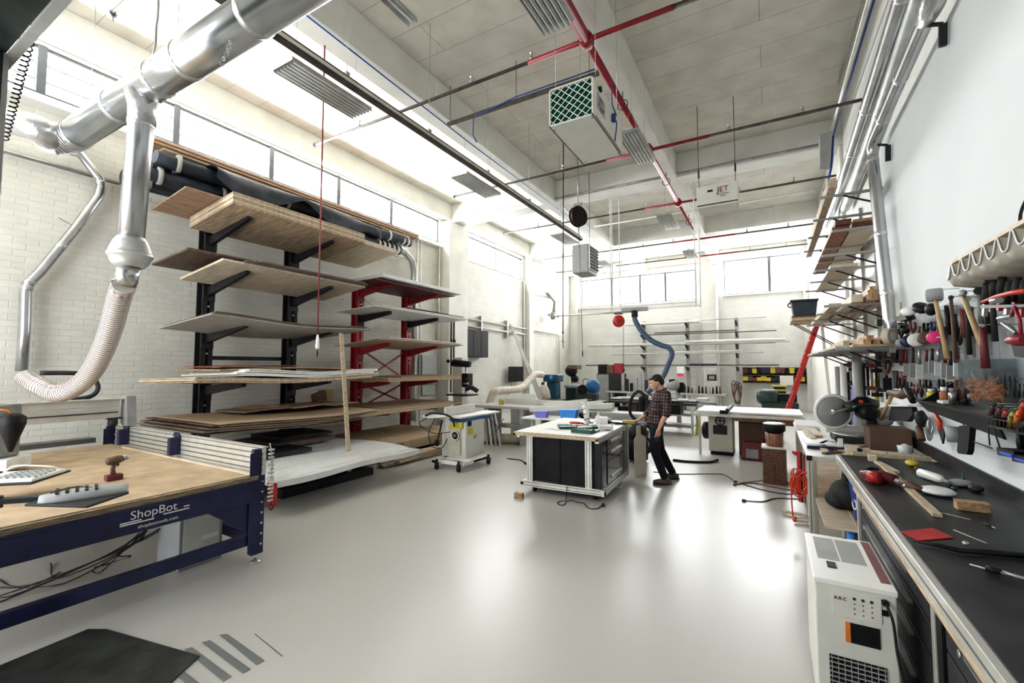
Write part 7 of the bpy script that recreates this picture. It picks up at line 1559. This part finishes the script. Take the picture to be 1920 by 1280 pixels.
# hose arm with blue hose and red reel (plane y = 12)
ha = thing('extraction_frame', 'white overhead rail frame hung from the ceiling carrying hose and reel', 'frame', (-3, 12, 3.2))
Y = 12.0
def a12(x, y, yy=Y): return at(x, y, 'y', yy)
obj('main_tube', MB().cyl(a12(1040, 592), a12(1190, 584), .025, n=8), 'alu', ha)
obj('rail', MB().bar(a12(1150, 582), a12(1315, 572), .03, .04), 'white_plastic', ha); obj('rail', MB().bar(a12(1100, 578), a12(1215, 574), .03, .03), 'white_plastic', ha)
for (x, y0) in ((1146, 585), (1163, 500), (1149, 582), (1305, 575), (1314, 575)):
    p = a12(x, y0 if y0 > 520 else 582); obj('drop_post', MB().cyl(p, (p.x, p.y, ZC - .01), .014, n=6), 'white_plastic', ha)
obj('carriage', MB().box(a12(1190, 580), (.7, .12, .10)), 'box_grey', ha, bevel=.01); obj('hose_swivel', MB().cyl(a12(1190, 582), a12(1190, 594), .085), 'charcoal', ha)
bh = thing('blue_hose', 'blue flexible extraction hose curving down from the overhead frame behind the person', 'hose', a12(1225, 740))
hp = spline([a12(*p) for p in ((1189, 590), (1192, 602), (1203, 620), (1220, 637), (1240, 647), (1255, 652), (1260, 664), (1254, 680), (1246, 700), (1236, 715), (1222, 728), (1212, 738))], 6)
P2 = []
for a, c in zip(hp, hp[1:]):
    k = max(1, int((c - a).length / .02))
    for j in range(k): P2.append(a.lerp(c, j / k))
obj('hose', MB().tube(P2, [.072 if i % 2 else .066 for i in range(len(P2))], 14), 'blue_hose', bh)
rr_ = thing('red_reel', 'red round cord reel hanging left of the blue hose', 'cord reel', a12(1160, 600))
obj('drum', MB().lathe([(.0, -.08), (.14, -.08), (.165, -.04), (.165, .04), (.14, .08), (0, .08)], a12(1160, 602), (.3, -1, 0), 24), 'red_bright', rr_)
obj('mount', MB().box(a12(1160, 588), (.22, .14, .03)), 'maroon', rr_); obj('hub', MB().lathe([(.05, .08), (.04, .11)], a12(1160, 602), (.3, -1, 0), 14), 'red_pipe', rr_)
obj('cord', MB().tube([a12(1169, 612), a12(1169, 680), a12(1170, 690)], .008, 6).sph(a12(1169, 684), .025), 'charcoal', rr_)
obj('plug', MB().lathe([(.01, -.06), (.02, 0), (.008, .05)], a12(1170, 693), n=8), 'black_plastic', rr_)
# wall fan on the left wall near the corner
fn = thing('wall_bracket_fan', 'grey-green swivel arm fixed to the far left wall near the corner', 'bracket arm', at(1035, 590, 'x', -8.6))
q_ = lambda x, y: at(x, y, 'x', -8.6)
obj('upper_arm', MB().tube([q_(1025, 550), q_(1033, 556), q_(1040, 565)], .07, 8), 'machine_green', fn)
obj('lower_arm', MB().tube([q_(1040, 566), q_(1039, 580), q_(1038, 590)], [.06, .08, .10], 8), 'machine_green', fn)
obj('joint', MB().lathe([(.16, -.1), (.18, 0), (.12, .12)], q_(1037, 592), (1, .3, 0), 16), 'machine_green', fn); obj('knob', MB().sph(q_(1046, 592), .08).sph(q_(1030, 590), .07), 'grey_board', fn)
obj('wall_hook', MB().bar((-8.99, 19.2, q_(1025, 550).z), q_(1025, 550), .08, .08), 'machine_green', fn)
# machines in the far left corner
def B(x0, y0, x1, y1, yy, dep):
    a = at(x0, y0, 'y', yy); b = at(x1, y1, 'y', yy); return (min(a.x, b.x), max(a.x, b.x), yy, yy + dep, min(a.z, b.z), max(a.z, b.z))
def floorbox(x0, y0, x1, yy, dep):
    a = at(x0, y0, 'y', yy); b = at(x1, y0, 'y', yy); return (a.x, b.x, yy, yy + dep, 0, a.z)
bm1 = thing('milling_machine', 'dark blue milling machine in the far left corner by the tan hose', 'machine', (-7.2, 15, 0))
obj('head', MB().bx(*B(1018, 702, 1046, 716, 14.5, .5)), 'teal_paint', bm1, bevel=.03); obj('column', MB().bx(*B(1025, 716, 1043, 790, 14.6, .4)), 'teal_paint', bm1, bevel=.02)
obj('base', MB().bx(*B(1020, 775, 1048, 812, 14.4, .8)), 'teal_paint', bm1, bevel=.02); obj('table', MB().bx(*B(1014, 748, 1052, 753, 14.2, .5)), 'charcoal', bm1)
obj('badge', MB().lathe([(.07, 0), (.07, .01)], at(1033, 707, 'y', 14.48), (0, -1, 0), 16), 'sky_plastic', bm1); obj('spindle', MB().cyl(at(1018, 716, 'y', 14.4), at(1018, 740, 'y', 14.4), .06, .03), 'charcoal', bm1)
bb = thing('water_bottle', 'large clear blue water bottle standing in the far left machine corner', 'bottle', at(1052, 765, 'y', 13.5))
c = at(1051, 766, 'y', 13.5); obj('bottle', MB().lathe([(.14, -.3), (.15, -.25), (.15, .1), (.06, .2), (.05, .26)], c, n=16), 'clear_poly', bb); obj('cap', MB().lathe([(.055, .26), (.055, .30)], c, n=12), 'blue_paint', bb)
obj('bottle_stand', MB().bx(c.x - .2, c.x + .2, 13.3, 13.7, 0, c.z - .3), 'charcoal', label='dark block under the water bottle in the far left corner', cat='stand')
gr = thing('grinding_machine', 'dark green and black drill press right of the blue milling machine', 'machine', (-6.3, 16, 0))
obj('column', MB().cyl(at(1070, 690, 'y', 16), (at(1070, 690, 'y', 16).x, 16, 0), .08), 'steel', gr); obj('head', MB().sph(at(1071, 695, 'y', 16), .24, (1, 1, .9)).sph(at(1078, 710, 'y', 16), .15), 'black_plastic', gr)
obj('pulley_cover', MB().bx(*B(1064, 684, 1082, 692, 15.8, .5)), 'brown', gr, bevel=.02); obj('base', MB().bx(*B(1060, 725, 1080, 815, 15.6, .7)), 'green_paint', gr, bevel=.03); obj('table', MB().bx(*B(1058, 722, 1084, 727, 15.4, .7)), 'steel', gr)
obj('crank', MB().bar(at(1078, 700, 'y', 15.7), at(1084, 712, 'y', 15.7), .03, .03), 'black_plastic', gr)
lt_ = thing('metal_lathe', 'dark green metal lathe with hand wheel before the far cabinets', 'machine', (-5.4, 15.5, 0))
obj('bed', MB().bx(*B(1070, 750, 1130, 760, 15, .5)), 'green_paint', lt_, bevel=.02); obj('headstock', MB().bx(*B(1080, 735, 1100, 750, 15, .5)), 'green_paint', lt_, bevel=.03)
obj('cabinet', MB().bx(*B(1072, 760, 1090, 812, 15, .6)), 'black_steel', lt_); obj('cabinet', MB().bx(*B(1112, 760, 1128, 812, 15, .6)), 'black_steel', lt_)
obj('chuck', MB().lathe([(.18, 0), (.18, .08), (.06, .12)], at(1092, 731, 'y', 14.9), (.5, -1, 0), 18), 'black_plastic', lt_); obj('hand_wheel', MB().torus(at(1092, 731, 'y', 14.8), .17, .025, (.5, -1, 0), 18, 6), 'charcoal', lt_); obj('tailstock', MB().bx(*B(1108, 738, 1118, 750, 15.1, .3)), 'charcoal', lt_, bevel=.02)
bu = thing('buffing_wheel', 'bright blue round machine cover on the lathe before the dark cabinets', 'machine guard', at(1112, 725, 'y', 15.6))
obj('cover', MB().lathe([(0, -.15), (.24, -.15), (.27, -.08), (.27, .08), (.2, .15), (0, .15)], at(1112, 725, 'y', 15.7), (.3, -1, 0), 24), 'blue_paint', bu); obj('bracket', MB().bx(*B(1109, 735, 1114, 741, 15.6, .2)), 'charcoal', bu); obj('rear_wheel', MB().torus(at(1099, 716, 'y', 16.0), .13, .04, (.3, -1, 0), 16, 6), 'grey_board', bu)
dc = thing('dust_collector_bag', 'pink and grey cloth bag standing left of the blue milling machine', 'bag', at(1020, 740, 'y', 13))
obj('bag', MB().tube([at(1018, 722, 'y', 13), at(1022, 735, 'y', 13), at(1025, 748, 'y', 13)], [.12, .16, .14], 10), 'duct_cloth', dc); obj('lower_cone', MB().lathe([(.28, 0), (.2, .18), (.08, .38)], at(1025, 762, 'y', 12.8) + Vector((0, 0, -.25)), n=16), 'box_grey', dc); obj('stand', MB().bx(*B(1014, 760, 1034, 812, 12.8, .4)), 'charcoal', dc)
cbn = thing('metal_cabinet', 'tall dark two-door cabinet in the far corner before the back wall', 'cabinet', (-6.8, 20, 0))
x0 = at(1119, 700, 'y', 20).x; x1 = at(1166, 700, 'y', 20).x; zt_ = at(1119, 700, 'y', 20).z
obj('body', MB().bx(x0, x1, 20.0, 20.7, 0, zt_), 'charcoal', cbn, bevel=.01)
for s in (0, 1): obj('door', MB().bx(x0 + .02 + s * (x1 - x0) * .5, x0 + (x1 - x0) * (.48 + .5 * s), 19.98, 20.0, .08, zt_ - .04), 'grey_plastic' if s == 0 else 'charcoal', cbn)
for k, (a, b, c_, d_, m, lab, nm) in enumerate(((1121, 683, 1136, 700, 'black_plastic', 'black crate on top of the tall dark cabinet', 'crate'), (1137, 685, 1150, 700, 'brown', 'brown box on top of the tall dark cabinet', 'box'), (1151, 681, 1165, 695, 'red_paint', 'red box on top of the tall dark cabinet', 'red_box'))):
    bb_ = B(a, b, c_, d_, 20.1, .4); obj(nm, MB().bx(bb_[0], bb_[1], bb_[2], bb_[3], zt_ + .002, bb_[5]), m, label=lab, cat='box', bevel=.01)
# far bench along the back wall, stocked
fb = thing('back_bench', 'long grey workbench with vertical stock along the back wall', 'workbench', (-4, 20.2, 0))
za = at(1200, 735, 'y', 19.5).z
obj('bench_top', MB().bx(at(1135, 735, 'y', 19.5).x, at(1360, 742, 'y', 19.5).x, 19.5, 20.3, za - .06, za), 'grey_board', fb)
for x in (-6.2, -4.6, -3.2, -1.9): obj('leg', MB().bx(x - .05, x + .05, 19.6, 20.2, 0, za - .06), 'grey_board', fb)
obj('lower_shelf', MB().bx(-6.3, -1.9, 19.6, 20.2, .25, .30), 'grey_board', fb)
hh = [(1168, 700, 'grey_board'), (1176, 710, 'charcoal'), (1184, 718, 'black_plastic'), (1193, 708, 'box_grey'), (1200, 696, 'grey_board'), (1206, 700, 'box_grey'), (1212, 712, 'charcoal')]
for k, (x, y, m) in enumerate(hh):
    p = at(x, y, 'y', 19.9); obj('bar_stock', MB().bx(p.x - .06, p.x + .06, 19.85, 19.95, za, p.z), m, label=['grey', 'charcoal', 'black', 'pale grey', 'tall grey', 'light grey', 'short dark'][k] + ' upright stock piece standing on the back bench, left part', cat='metal stock', group='upright stock on the back bench')
for k in range(11):
    x = 1284 + k * 6.6; p = at(x, 722 + rnd(0, 8), 'y', 19.9)
    obj('bench_tool', MB().tube([(p.x, 19.9, za), (p.x, 19.9, max(za + .08, p.z))], [.05, .03], 8), ['charcoal', 'black_plastic', 'brown', 'grey_board'][k % 4], label='small dark tool standing on the right part of the back bench', cat='tool', group='small tools on the back bench')
# drill press silhouette behind the person
dp2 = thing('drill_press', 'grey drill press with black motor standing behind the person', 'drill press', (-2.6, 14, 0))
p = lambda x, y: at(x, y, 'y', 14)
obj('column', MB().cyl((p(1272, 700).x, 14, 0), p(1270, 712), .07), 'box_grey', dp2); obj('head', MB().lathe([(.12, -.2), (.16, -.1), (.16, .1), (.1, .2)], p(1264, 722), (1, -.3, 0), 16), 'box_grey', dp2)
obj('motor', MB().lathe([(.12, -.15), (.14, 0), (.1, .15)], p(1277, 726), (0, 0, 1), 14), 'black_plastic', dp2); obj('belt_cover', MB().lathe([(.10, -.08), (.1, .08)], p(1260, 716), (1, 0, 0), 14), 'black_plastic', dp2); obj('table', MB().box(p(1268, 752), (.4, .4, .05)), 'steel', dp2)
mt = thing('steel_table', 'dark steel welding table with shelves behind the person', 'table', (-2.6, 12.8, 0))
x0 = at(1145, 756, 'y', 12.6).x; x1 = at(1307, 765, 'y', 12.6).x
obj('tabletop', MB().bx(x0, x1, 12.4, 13.4, .86, .90), 'charcoal', mt); obj('rim', MB().bx(x0, x1, 12.38, 12.42, .78, .84), 'black_steel', mt)
for x in (x0 + .1, (x0 + x1) / 2, x1 - .1):
    for y in (12.45, 13.3): obj('leg', MB().bx(x - .03, x + .03, y - .03, y + .03, 0, .86), 'steel', mt)
obj('shelf', MB().bx(x0 + .1, x1 - .1, 12.45, 13.3, .20, .23), 'grey_plastic', mt); obj('shelf', MB().bx(x0 + .1, x1 - .1, 12.45, 13.3, .5, .53), 'box_grey', mt)
for k in range(6):
    xx = x0 + .35 + k * (x1 - x0 - .6) / 6; h_ = .12 + .1 * (k % 3)
    obj('stored_box', MB().bx(xx - .15, xx + .12, 12.6, 13.1, .535, .535 + h_), ['black_plastic', 'brown', 'charcoal', 'box_grey', 'maroon', 'black_plastic'][k], label=['black', 'brown', 'charcoal', 'pale grey', 'dark red', 'second black'][k] + ' box on the middle shelf of the welding table', cat='box', group='boxes under the welding table', bevel=.01)
for k in range(5):
    xx = x0 + .3 + k * .5; obj('table_item', MB().bx(xx, xx + .28, 12.6, 12.9, .902, .93 + .04 * (k % 3)), ['box_grey', 'white_plastic', 'charcoal', 'off_white', 'steel'][k], label=['grey', 'white', 'charcoal', 'off-white', 'steel'][k] + ' flat piece lying on the dark welding table', cat='metal piece', group='pieces on the welding table')
obj('dark_nozzle', MB().tube([at(1212, 738, 'y', 12), at(1205, 748, 'y', 12), at(1204, 762, 'y', 12), at(1204, 790, 'y', 12)], [.09, .11, .09, .08], 12), 'black_plastic', label='black hose nozzle pipe standing at the end of the blue hose', cat='nozzle')
# power tool shelf on the back wall, right
sh2 = thing('tool_shelf', 'dark wall shelf with yellow and black power tools on the back wall', 'shelf', (.2, 21.7, 1.6))
xa = at(1392, 690, 'y', 21.6).x; xb = XR - .18
z1 = at(1440, 691, 'y', 21.6).z; z2 = at(1440, 703, 'y', 21.6).z; z3 = at(1440, 717, 'y', 21.6).z
for z in (z2, z3): obj('shelf', MB().bx(xa, xb, 21.45, 21.75, z - .03, z), 'brown', sh2)
obj('back_board', MB().bx(xa, xb, 21.76, 21.8, z3, z1 + .05), 'black_plastic', sh2)
CT = ['maroon', 'black_plastic', 'yellow', 'black_plastic', 'navy', 'brown', 'yellow', 'charcoal']
for k in range(13):
    x = xa + .12 + (xb - xa - .2) * k / 12.5
    for (zz, hh_) in ((z2, z1 - z2 + .08), (z3, z2 - z3 - .03)):
        lo = zz == z3; m = CT[(k * 3 + (2 if lo else 0)) % 8] if not (lo and k in (3, 4, 5)) else 'yellow'
        t = thing('power_tool', 'small coloured power tool on the %s level of the back wall shelf' % ('lower' if lo else 'upper'), 'power tool', (x, 21.55, zz), group='power tools on the %s back shelf' % ('lower' if lo else 'upper'))
        h2 = hh_ * rnd(.75, 1.0)
        obj('body', MB().box((x, 21.55, zz + h2 * .62), (.21, .16, h2 * .72)), m, t, bevel=.02); obj('foot', MB().box((x, 21.55, zz + h2 * .15), (.12, .12, h2 * .3)), 'black_plastic', t, bevel=.01)
yc = thing('yellow_saw', 'yellow and black planer machine on the green bench under the power tool shelf', 'machine', (.5, 18, 1))
p = lambda x, y, yy=18: at(x, y, 'y', yy)
obj('frame', MB().bx(*B(1446, 722, 1476, 726, 18, .3)).bx(*B(1448, 729, 1476, 734, 18, .3)), 'yellow_dull', yc, bevel=.02); obj('body', MB().bx(*B(1450, 726, 1474, 740, 18.05, .3)), 'black_plastic', yc, bevel=.03); obj('side_plate', MB().bx(*B(1462, 704, 1488, 722, 18.4, .1)), 'off_white', yc)
gt = thing('green_grinder', 'dark green bench machine with rounded black hood under the power tool shelf', 'machine', (.4, 17, 0))
obj('bench', MB().bx(*B(1428, 754, 1500, 812, 17, .7)), 'green_paint', gt, bevel=.02); obj('hood', MB().lathe([(.2, -.3), (.26, -.2), (.26, .2), (.2, .3)], at(1440, 744, 'y', 17.2), (1, -.2, 0), 18), 'green_paint', gt); obj('black_block', MB().bx(*B(1455, 738, 1495, 754, 17.1, .4)), 'black_plastic', gt, bevel=.03)
hc = thing('hung_cables', 'brown-grey bundle of cables hanging on the right column of the back rack', 'cable', at(1382, 735, 'y', 21))
cm = MB()
for k in range(6): cm.torus(at(1382 + (k % 3) * 2 - 2, 735 + k, 'y', 21.2), .25, .02, (.2 * (k % 3 - 1), 1, 0), 18, 5, sc=(.5, 2.0 - .1 * k))
obj('loops', cm, 'brown', hc)
obj('wall_pipe', MB().cyl((-1.99, 21.66, .2), (-1.99, 21.66, 5.9), .05, n=8), 'white_plastic', label='white painted pipe rising on the pilaster between the back windows', cat='pipe')
obj('wall_seam', MB().bx(-2.0, 1.2, 21.97, 21.99, 1.25, 1.28), 'alu', label='thin conduit line across the back wall under the framed notice', cat='conduit')
# ================================================================ the person
PO = V((-1.55, 7.28, 0)); PF = Vector((-.90, -.44, 0)).normalized(); PS = Vector((-PF.y, PF.x, 0)) * -1
if PS.y > 0: PS = -PS
def J(f, s, z):
    # backward lean of the trunk, hips pushed forward, feet set back
    if z > 1.0: f -= .16 * (z - 1.0) - .05
    elif z > .3: f += .05 * math.sin((z - .3) / .7 * PI / 2)
    else: f -= .03 * (1 - z / .3)
    if z > 1.46:   # head bowed over the neck
        w = min(1, (z - 1.46) / .06) * .38; df = f + .07; dz = z - 1.46
        f, z = -.07 + df * math.cos(w) + dz * math.sin(w), 1.46 - df * math.sin(w) + dz * math.cos(w)
    return PO + PF * f + PS * s + Vector((0, 0, z))
pr = thing('person', 'man in dark plaid shirt, dark jeans and suede boots leaning back beside the workbench', 'person', PO)
def flesh(mb, joints):
    """tapered limb through (f,s,z,r) joints with a ball at each joint"""
    pts = [J(*j[:3]) for j in joints]; rs = [j[3] for j in joints]
    mb.tube(pts, rs, 14)
    for p, r in zip(pts, rs): mb.sph(p, r * .995, n=12)
def ell(mb, f, s, z, rf, rs_, rz, tilt=0.0):
    if z > 1.47: tilt += .38
    m3 = Matrix((PF, PS, (0, 0, 1))).transposed() @ Matrix.Rotation(tilt, 3, 'Y') @ Matrix.Diagonal((rf, rs_, rz))
    r = bmesh.ops.create_uvsphere(mb.bm, u_segments=20, v_segments=14, radius=1, matrix=Matrix.Translation(J(f, s, z)) @ m3.to_4x4())
    for v in r['verts']:
        for fa in v.link_faces: fa.smooth = True
def remesh(o, v, it=4, fac=.5):
    r = o.modifiers.new('remesh', 'REMESH'); r.mode = 'VOXEL'; r.voxel_size = v; r.use_smooth_shade = True
    s = o.modifiers.new('smooth', 'SMOOTH'); s.iterations = it; s.factor = fac
b = MB()
# head, face looking down towards the bench
ell(b, .035, 0, 1.585, .092, .074, .108, .25); ell(b, .075, 0, 1.530, .055, .052, .06, .3)     # skull, jaw
ell(b, .125, 0, 1.560, .022, .013, .020, .4); ell(b, .130, 0, 1.552, .012, .016, .010)       # nose
ell(b, .112, 0, 1.522, .012, .024, .008); ell(b, .102, 0, 1.498, .018, .022, .016)           # lips, chin
ell(b, .108, .03, 1.592, .014, .022, .008); ell(b, .108, -.03, 1.592, .014, .022, .008)      # brow ridges
for s in (-1, 1): ell(b, .02, .076 * s, 1.568, .020, .009, .030, -.1)                        # ears
flesh(b, [(-.045, 0, 1.40, .062), (-.03, 0, 1.46, .056), (.01, 0, 1.53, .058)])
ell(b, -.075, 0, 1.27, .095, .155, .16); ell(b, -.03, 0, 1.03, .085, .135, .15); ell(b, -.005, 0, .90, .10, .155, .10)
# arms
flesh(b, [(-.09, .165, 1.35, .055), (-.105, .215, 1.20, .047), (-.10, .235, 1.08, .040), (-.05, .235, .97, .037), (-.005, .225, .865, .026), (.005, .222, .845, .026)])
flesh(b, [(-.06, -.165, 1.35, .055), (-.01, -.215, 1.21, .047), (.03, -.235, 1.10, .040), (.12, -.22, 1.0, .035), (.20, -.20, .945, .026)])
# legs
flesh(b, [(.0, .09, .86, .085), (.04, .10, .66, .072), (.065, .11, .48, .055), (.02, .115, .28, .050), (-.03, .12, .09, .036)])
flesh(b, [(-.02, -.09, .86, .085), (-.05, -.12, .66, .072), (-.08, -.15, .48, .055), (-.16, -.19, .28, .050), (-.24, -.22, .09, .036)])
# hands: palm plus five unequal fingers, relaxed curl
def hand(c, d, palm, curl, side):
    """c wrist, d along the hand, palm = palm normal, all in (f,s,z)"""
    c = Vector(c); d = Vector(d).normalized(); n = Vector(palm).normalized(); w = d.cross(n).normalized() * side
    def pt(a, bb, e): v = c + d * a + w * bb + n * e; return (v.x, v.y, v.z)
    for k in range(5):
        flesh(b, [(*pt(.01, -.022 + .011 * k, 0), .015), (*pt(.085, -.032 + .016 * k, .002), .013)])
    L = (.062, .074, .080, .072)
    for k in range(4):
        x = -.032 + .0215 * k; l = L[k]; j = [(*pt(.085, x, .003), .0098)]; a = .085; e = .003; ang = 0
        for q, fr in enumerate((.45, .32, .23)):
            ang += curl * (1.0 + .15 * k); a += math.cos(ang) * l * fr; e += math.sin(ang) * l * fr; j.append((*pt(a, x * 1.04, e), .0094 - .0010 * q))
        flesh(b, j)
    flesh(b, [(*pt(.02, .030, .006), .014), (*pt(.050, .050, .016), .012), (*pt(.078, .056, .030), .0100), (*pt(.098, .052, .042), .0085)])
hand((.005, .222, .845), (.22, -.05, -1), (.35, -1, .0), .42, 1)
hand((.20, -.20, .945), (1, .05, -.32), (-.3, .0, -1), .22, -1)
body = obj('body', b, 'skin', pr); remesh(body, .0065, 4)
# face details
for s in (-1, 1):
    obj('eye', MB().sph(J(.116, .030 * s, 1.576), .010, n=10), 'white_plastic', pr)
    obj('iris', MB().sph(J(.1235, .030 * s, 1.573), .0052, n=8), 'hair', pr)
    obj('eyebrow', MB().tube([J(.113, .048 * s, 1.600), J(.123, .032 * s, 1.604), J(.124, .014 * s, 1.599)], .0045, 6), 'hair', pr)
obj('mouth', MB().tube([J(.114, -.022, 1.521), J(.122, 0, 1.522), J(.114, .022, 1.521)], .0035, 6), 'red_pipe', pr)
# hair: cap over skull with a swept front
h = MB(); ell(h, .010, 0, 1.622, .098, .083, .080, .1); ell(h, -.035, 0, 1.580, .066, .076, .085); ell(h, .085, .0, 1.655, .048, .060, .026, -.2); ell(h, .055, 0, 1.66, .06, .066, .036)
for k in range(22):
    a = rnd(-1, 1); h.tube([J(.0, .05 * a, 1.675 + rnd(-.01, .01)), J(.06, .055 * a, 1.69), J(.118 + rnd(-.01, .012), .05 * a + rnd(-.01, .01), 1.655 + rnd(-.015, .008))], [.012, .012, .004], 6)
ho = obj('hair', h, 'hair', pr); remesh(ho, .008, 2)
# shirt with rolled sleeves and open tail
s_ = MB()
ell(s_, -.075, 0, 1.27, .122, .178, .18); ell(s_, -.085, 0, 1.36, .085, .15, .075); ell(s_, -.045, 0, 1.10, .115, .165, .18); ell(s_, -.02, 0, .96, .122, .175, .16)
flesh(s_, [(-.08, .15, 1.37, .070), (-.105, .215, 1.20, .068), (-.10, .235, 1.075, .060)])
flesh(s_, [(-.05, -.15, 1.37, .070), (-.01, -.215, 1.20, .066), (.03, -.235, 1.09, .058), (.08, -.228, 1.04, .052)])
flesh(s_, [(.04, -.05, .95, .09), (.10, -.02, .88, .055), (.16, -.06, .84, .025)])
for k in range(10): z = .92 + k * .042; s_.torus(J(-.03 - .004 * k, 0, z), .150, .014, (PF.x * .1 * math.sin(k * 2), .1 * math.cos(k * 3), 1), 24, 6, sc=(.86, 1.02))
so = obj('plaid_shirt', s_, 'plaid', pr); remesh(so, .010, 3)
cut = MB(); 
obj('collar', MB().torus(J(-.045, 0, 1.435), .066, .016, (PF.x * .35, PF.y * .35, 1), 20, 8), 'plaid', pr)
for (f, s, z, r) in ((-.10, .236, 1.065, .060), (.085, -.228, 1.035, .052)): obj('rolled_cuff', MB().torus(J(f, s, z), r, .012, (0, 0, 1), 18, 6), 'plaid', pr)
# jeans
j = MB(); ell(j, -.005, 0, .86, .118, .168, .115)
flesh(j, [(.0, .09, .84, .102), (.04, .10, .66, .086), (.065, .11, .48, .070), (.02, .115, .28, .064), (-.025, .12, .115, .058)])
flesh(j, [(-.02, -.09, .84, .102), (-.05, -.12, .66, .086), (-.08, -.15, .48, .070), (-.16, -.19, .28, .064), (-.235, -.22, .115, .058)])
jo = obj('jeans', j, 'jeans', pr); remesh(jo, .010, 3)
obj('phone_pocket', MB().box(J(.03, .185, .70), (.07, .02, .09), (0, .2, .4)), 'charcoal', pr, bevel=.004)
# boots
for (f, s, dz) in ((-.03, .12, 0), (-.24, -.22, 0)):
    k = MB(); flesh(k, [(f, s, .135, .052), (f - .01, s, .07, .050)]); ell(k, f + .055, s, .042, .125, .046, .042); ell(k, f + .13, s, .036, .058, .046, .036); ell(k, f - .045, s, .045, .05, .042, .045)
    bo = obj('boot', k, 'suede', pr); remesh(bo, .009, 2)
    pts = []
    for q in range(28):
        a = 2 * PI * q / 28; pts.append(J(f + .045 + .145 * math.cos(a), s + .048 * math.sin(a) * (1 - .15 * (math.cos(a) < -.2)), .001))
    obj('sole', MB().prism(pts, (0, 0, .018)), 'black_rubber', pr)
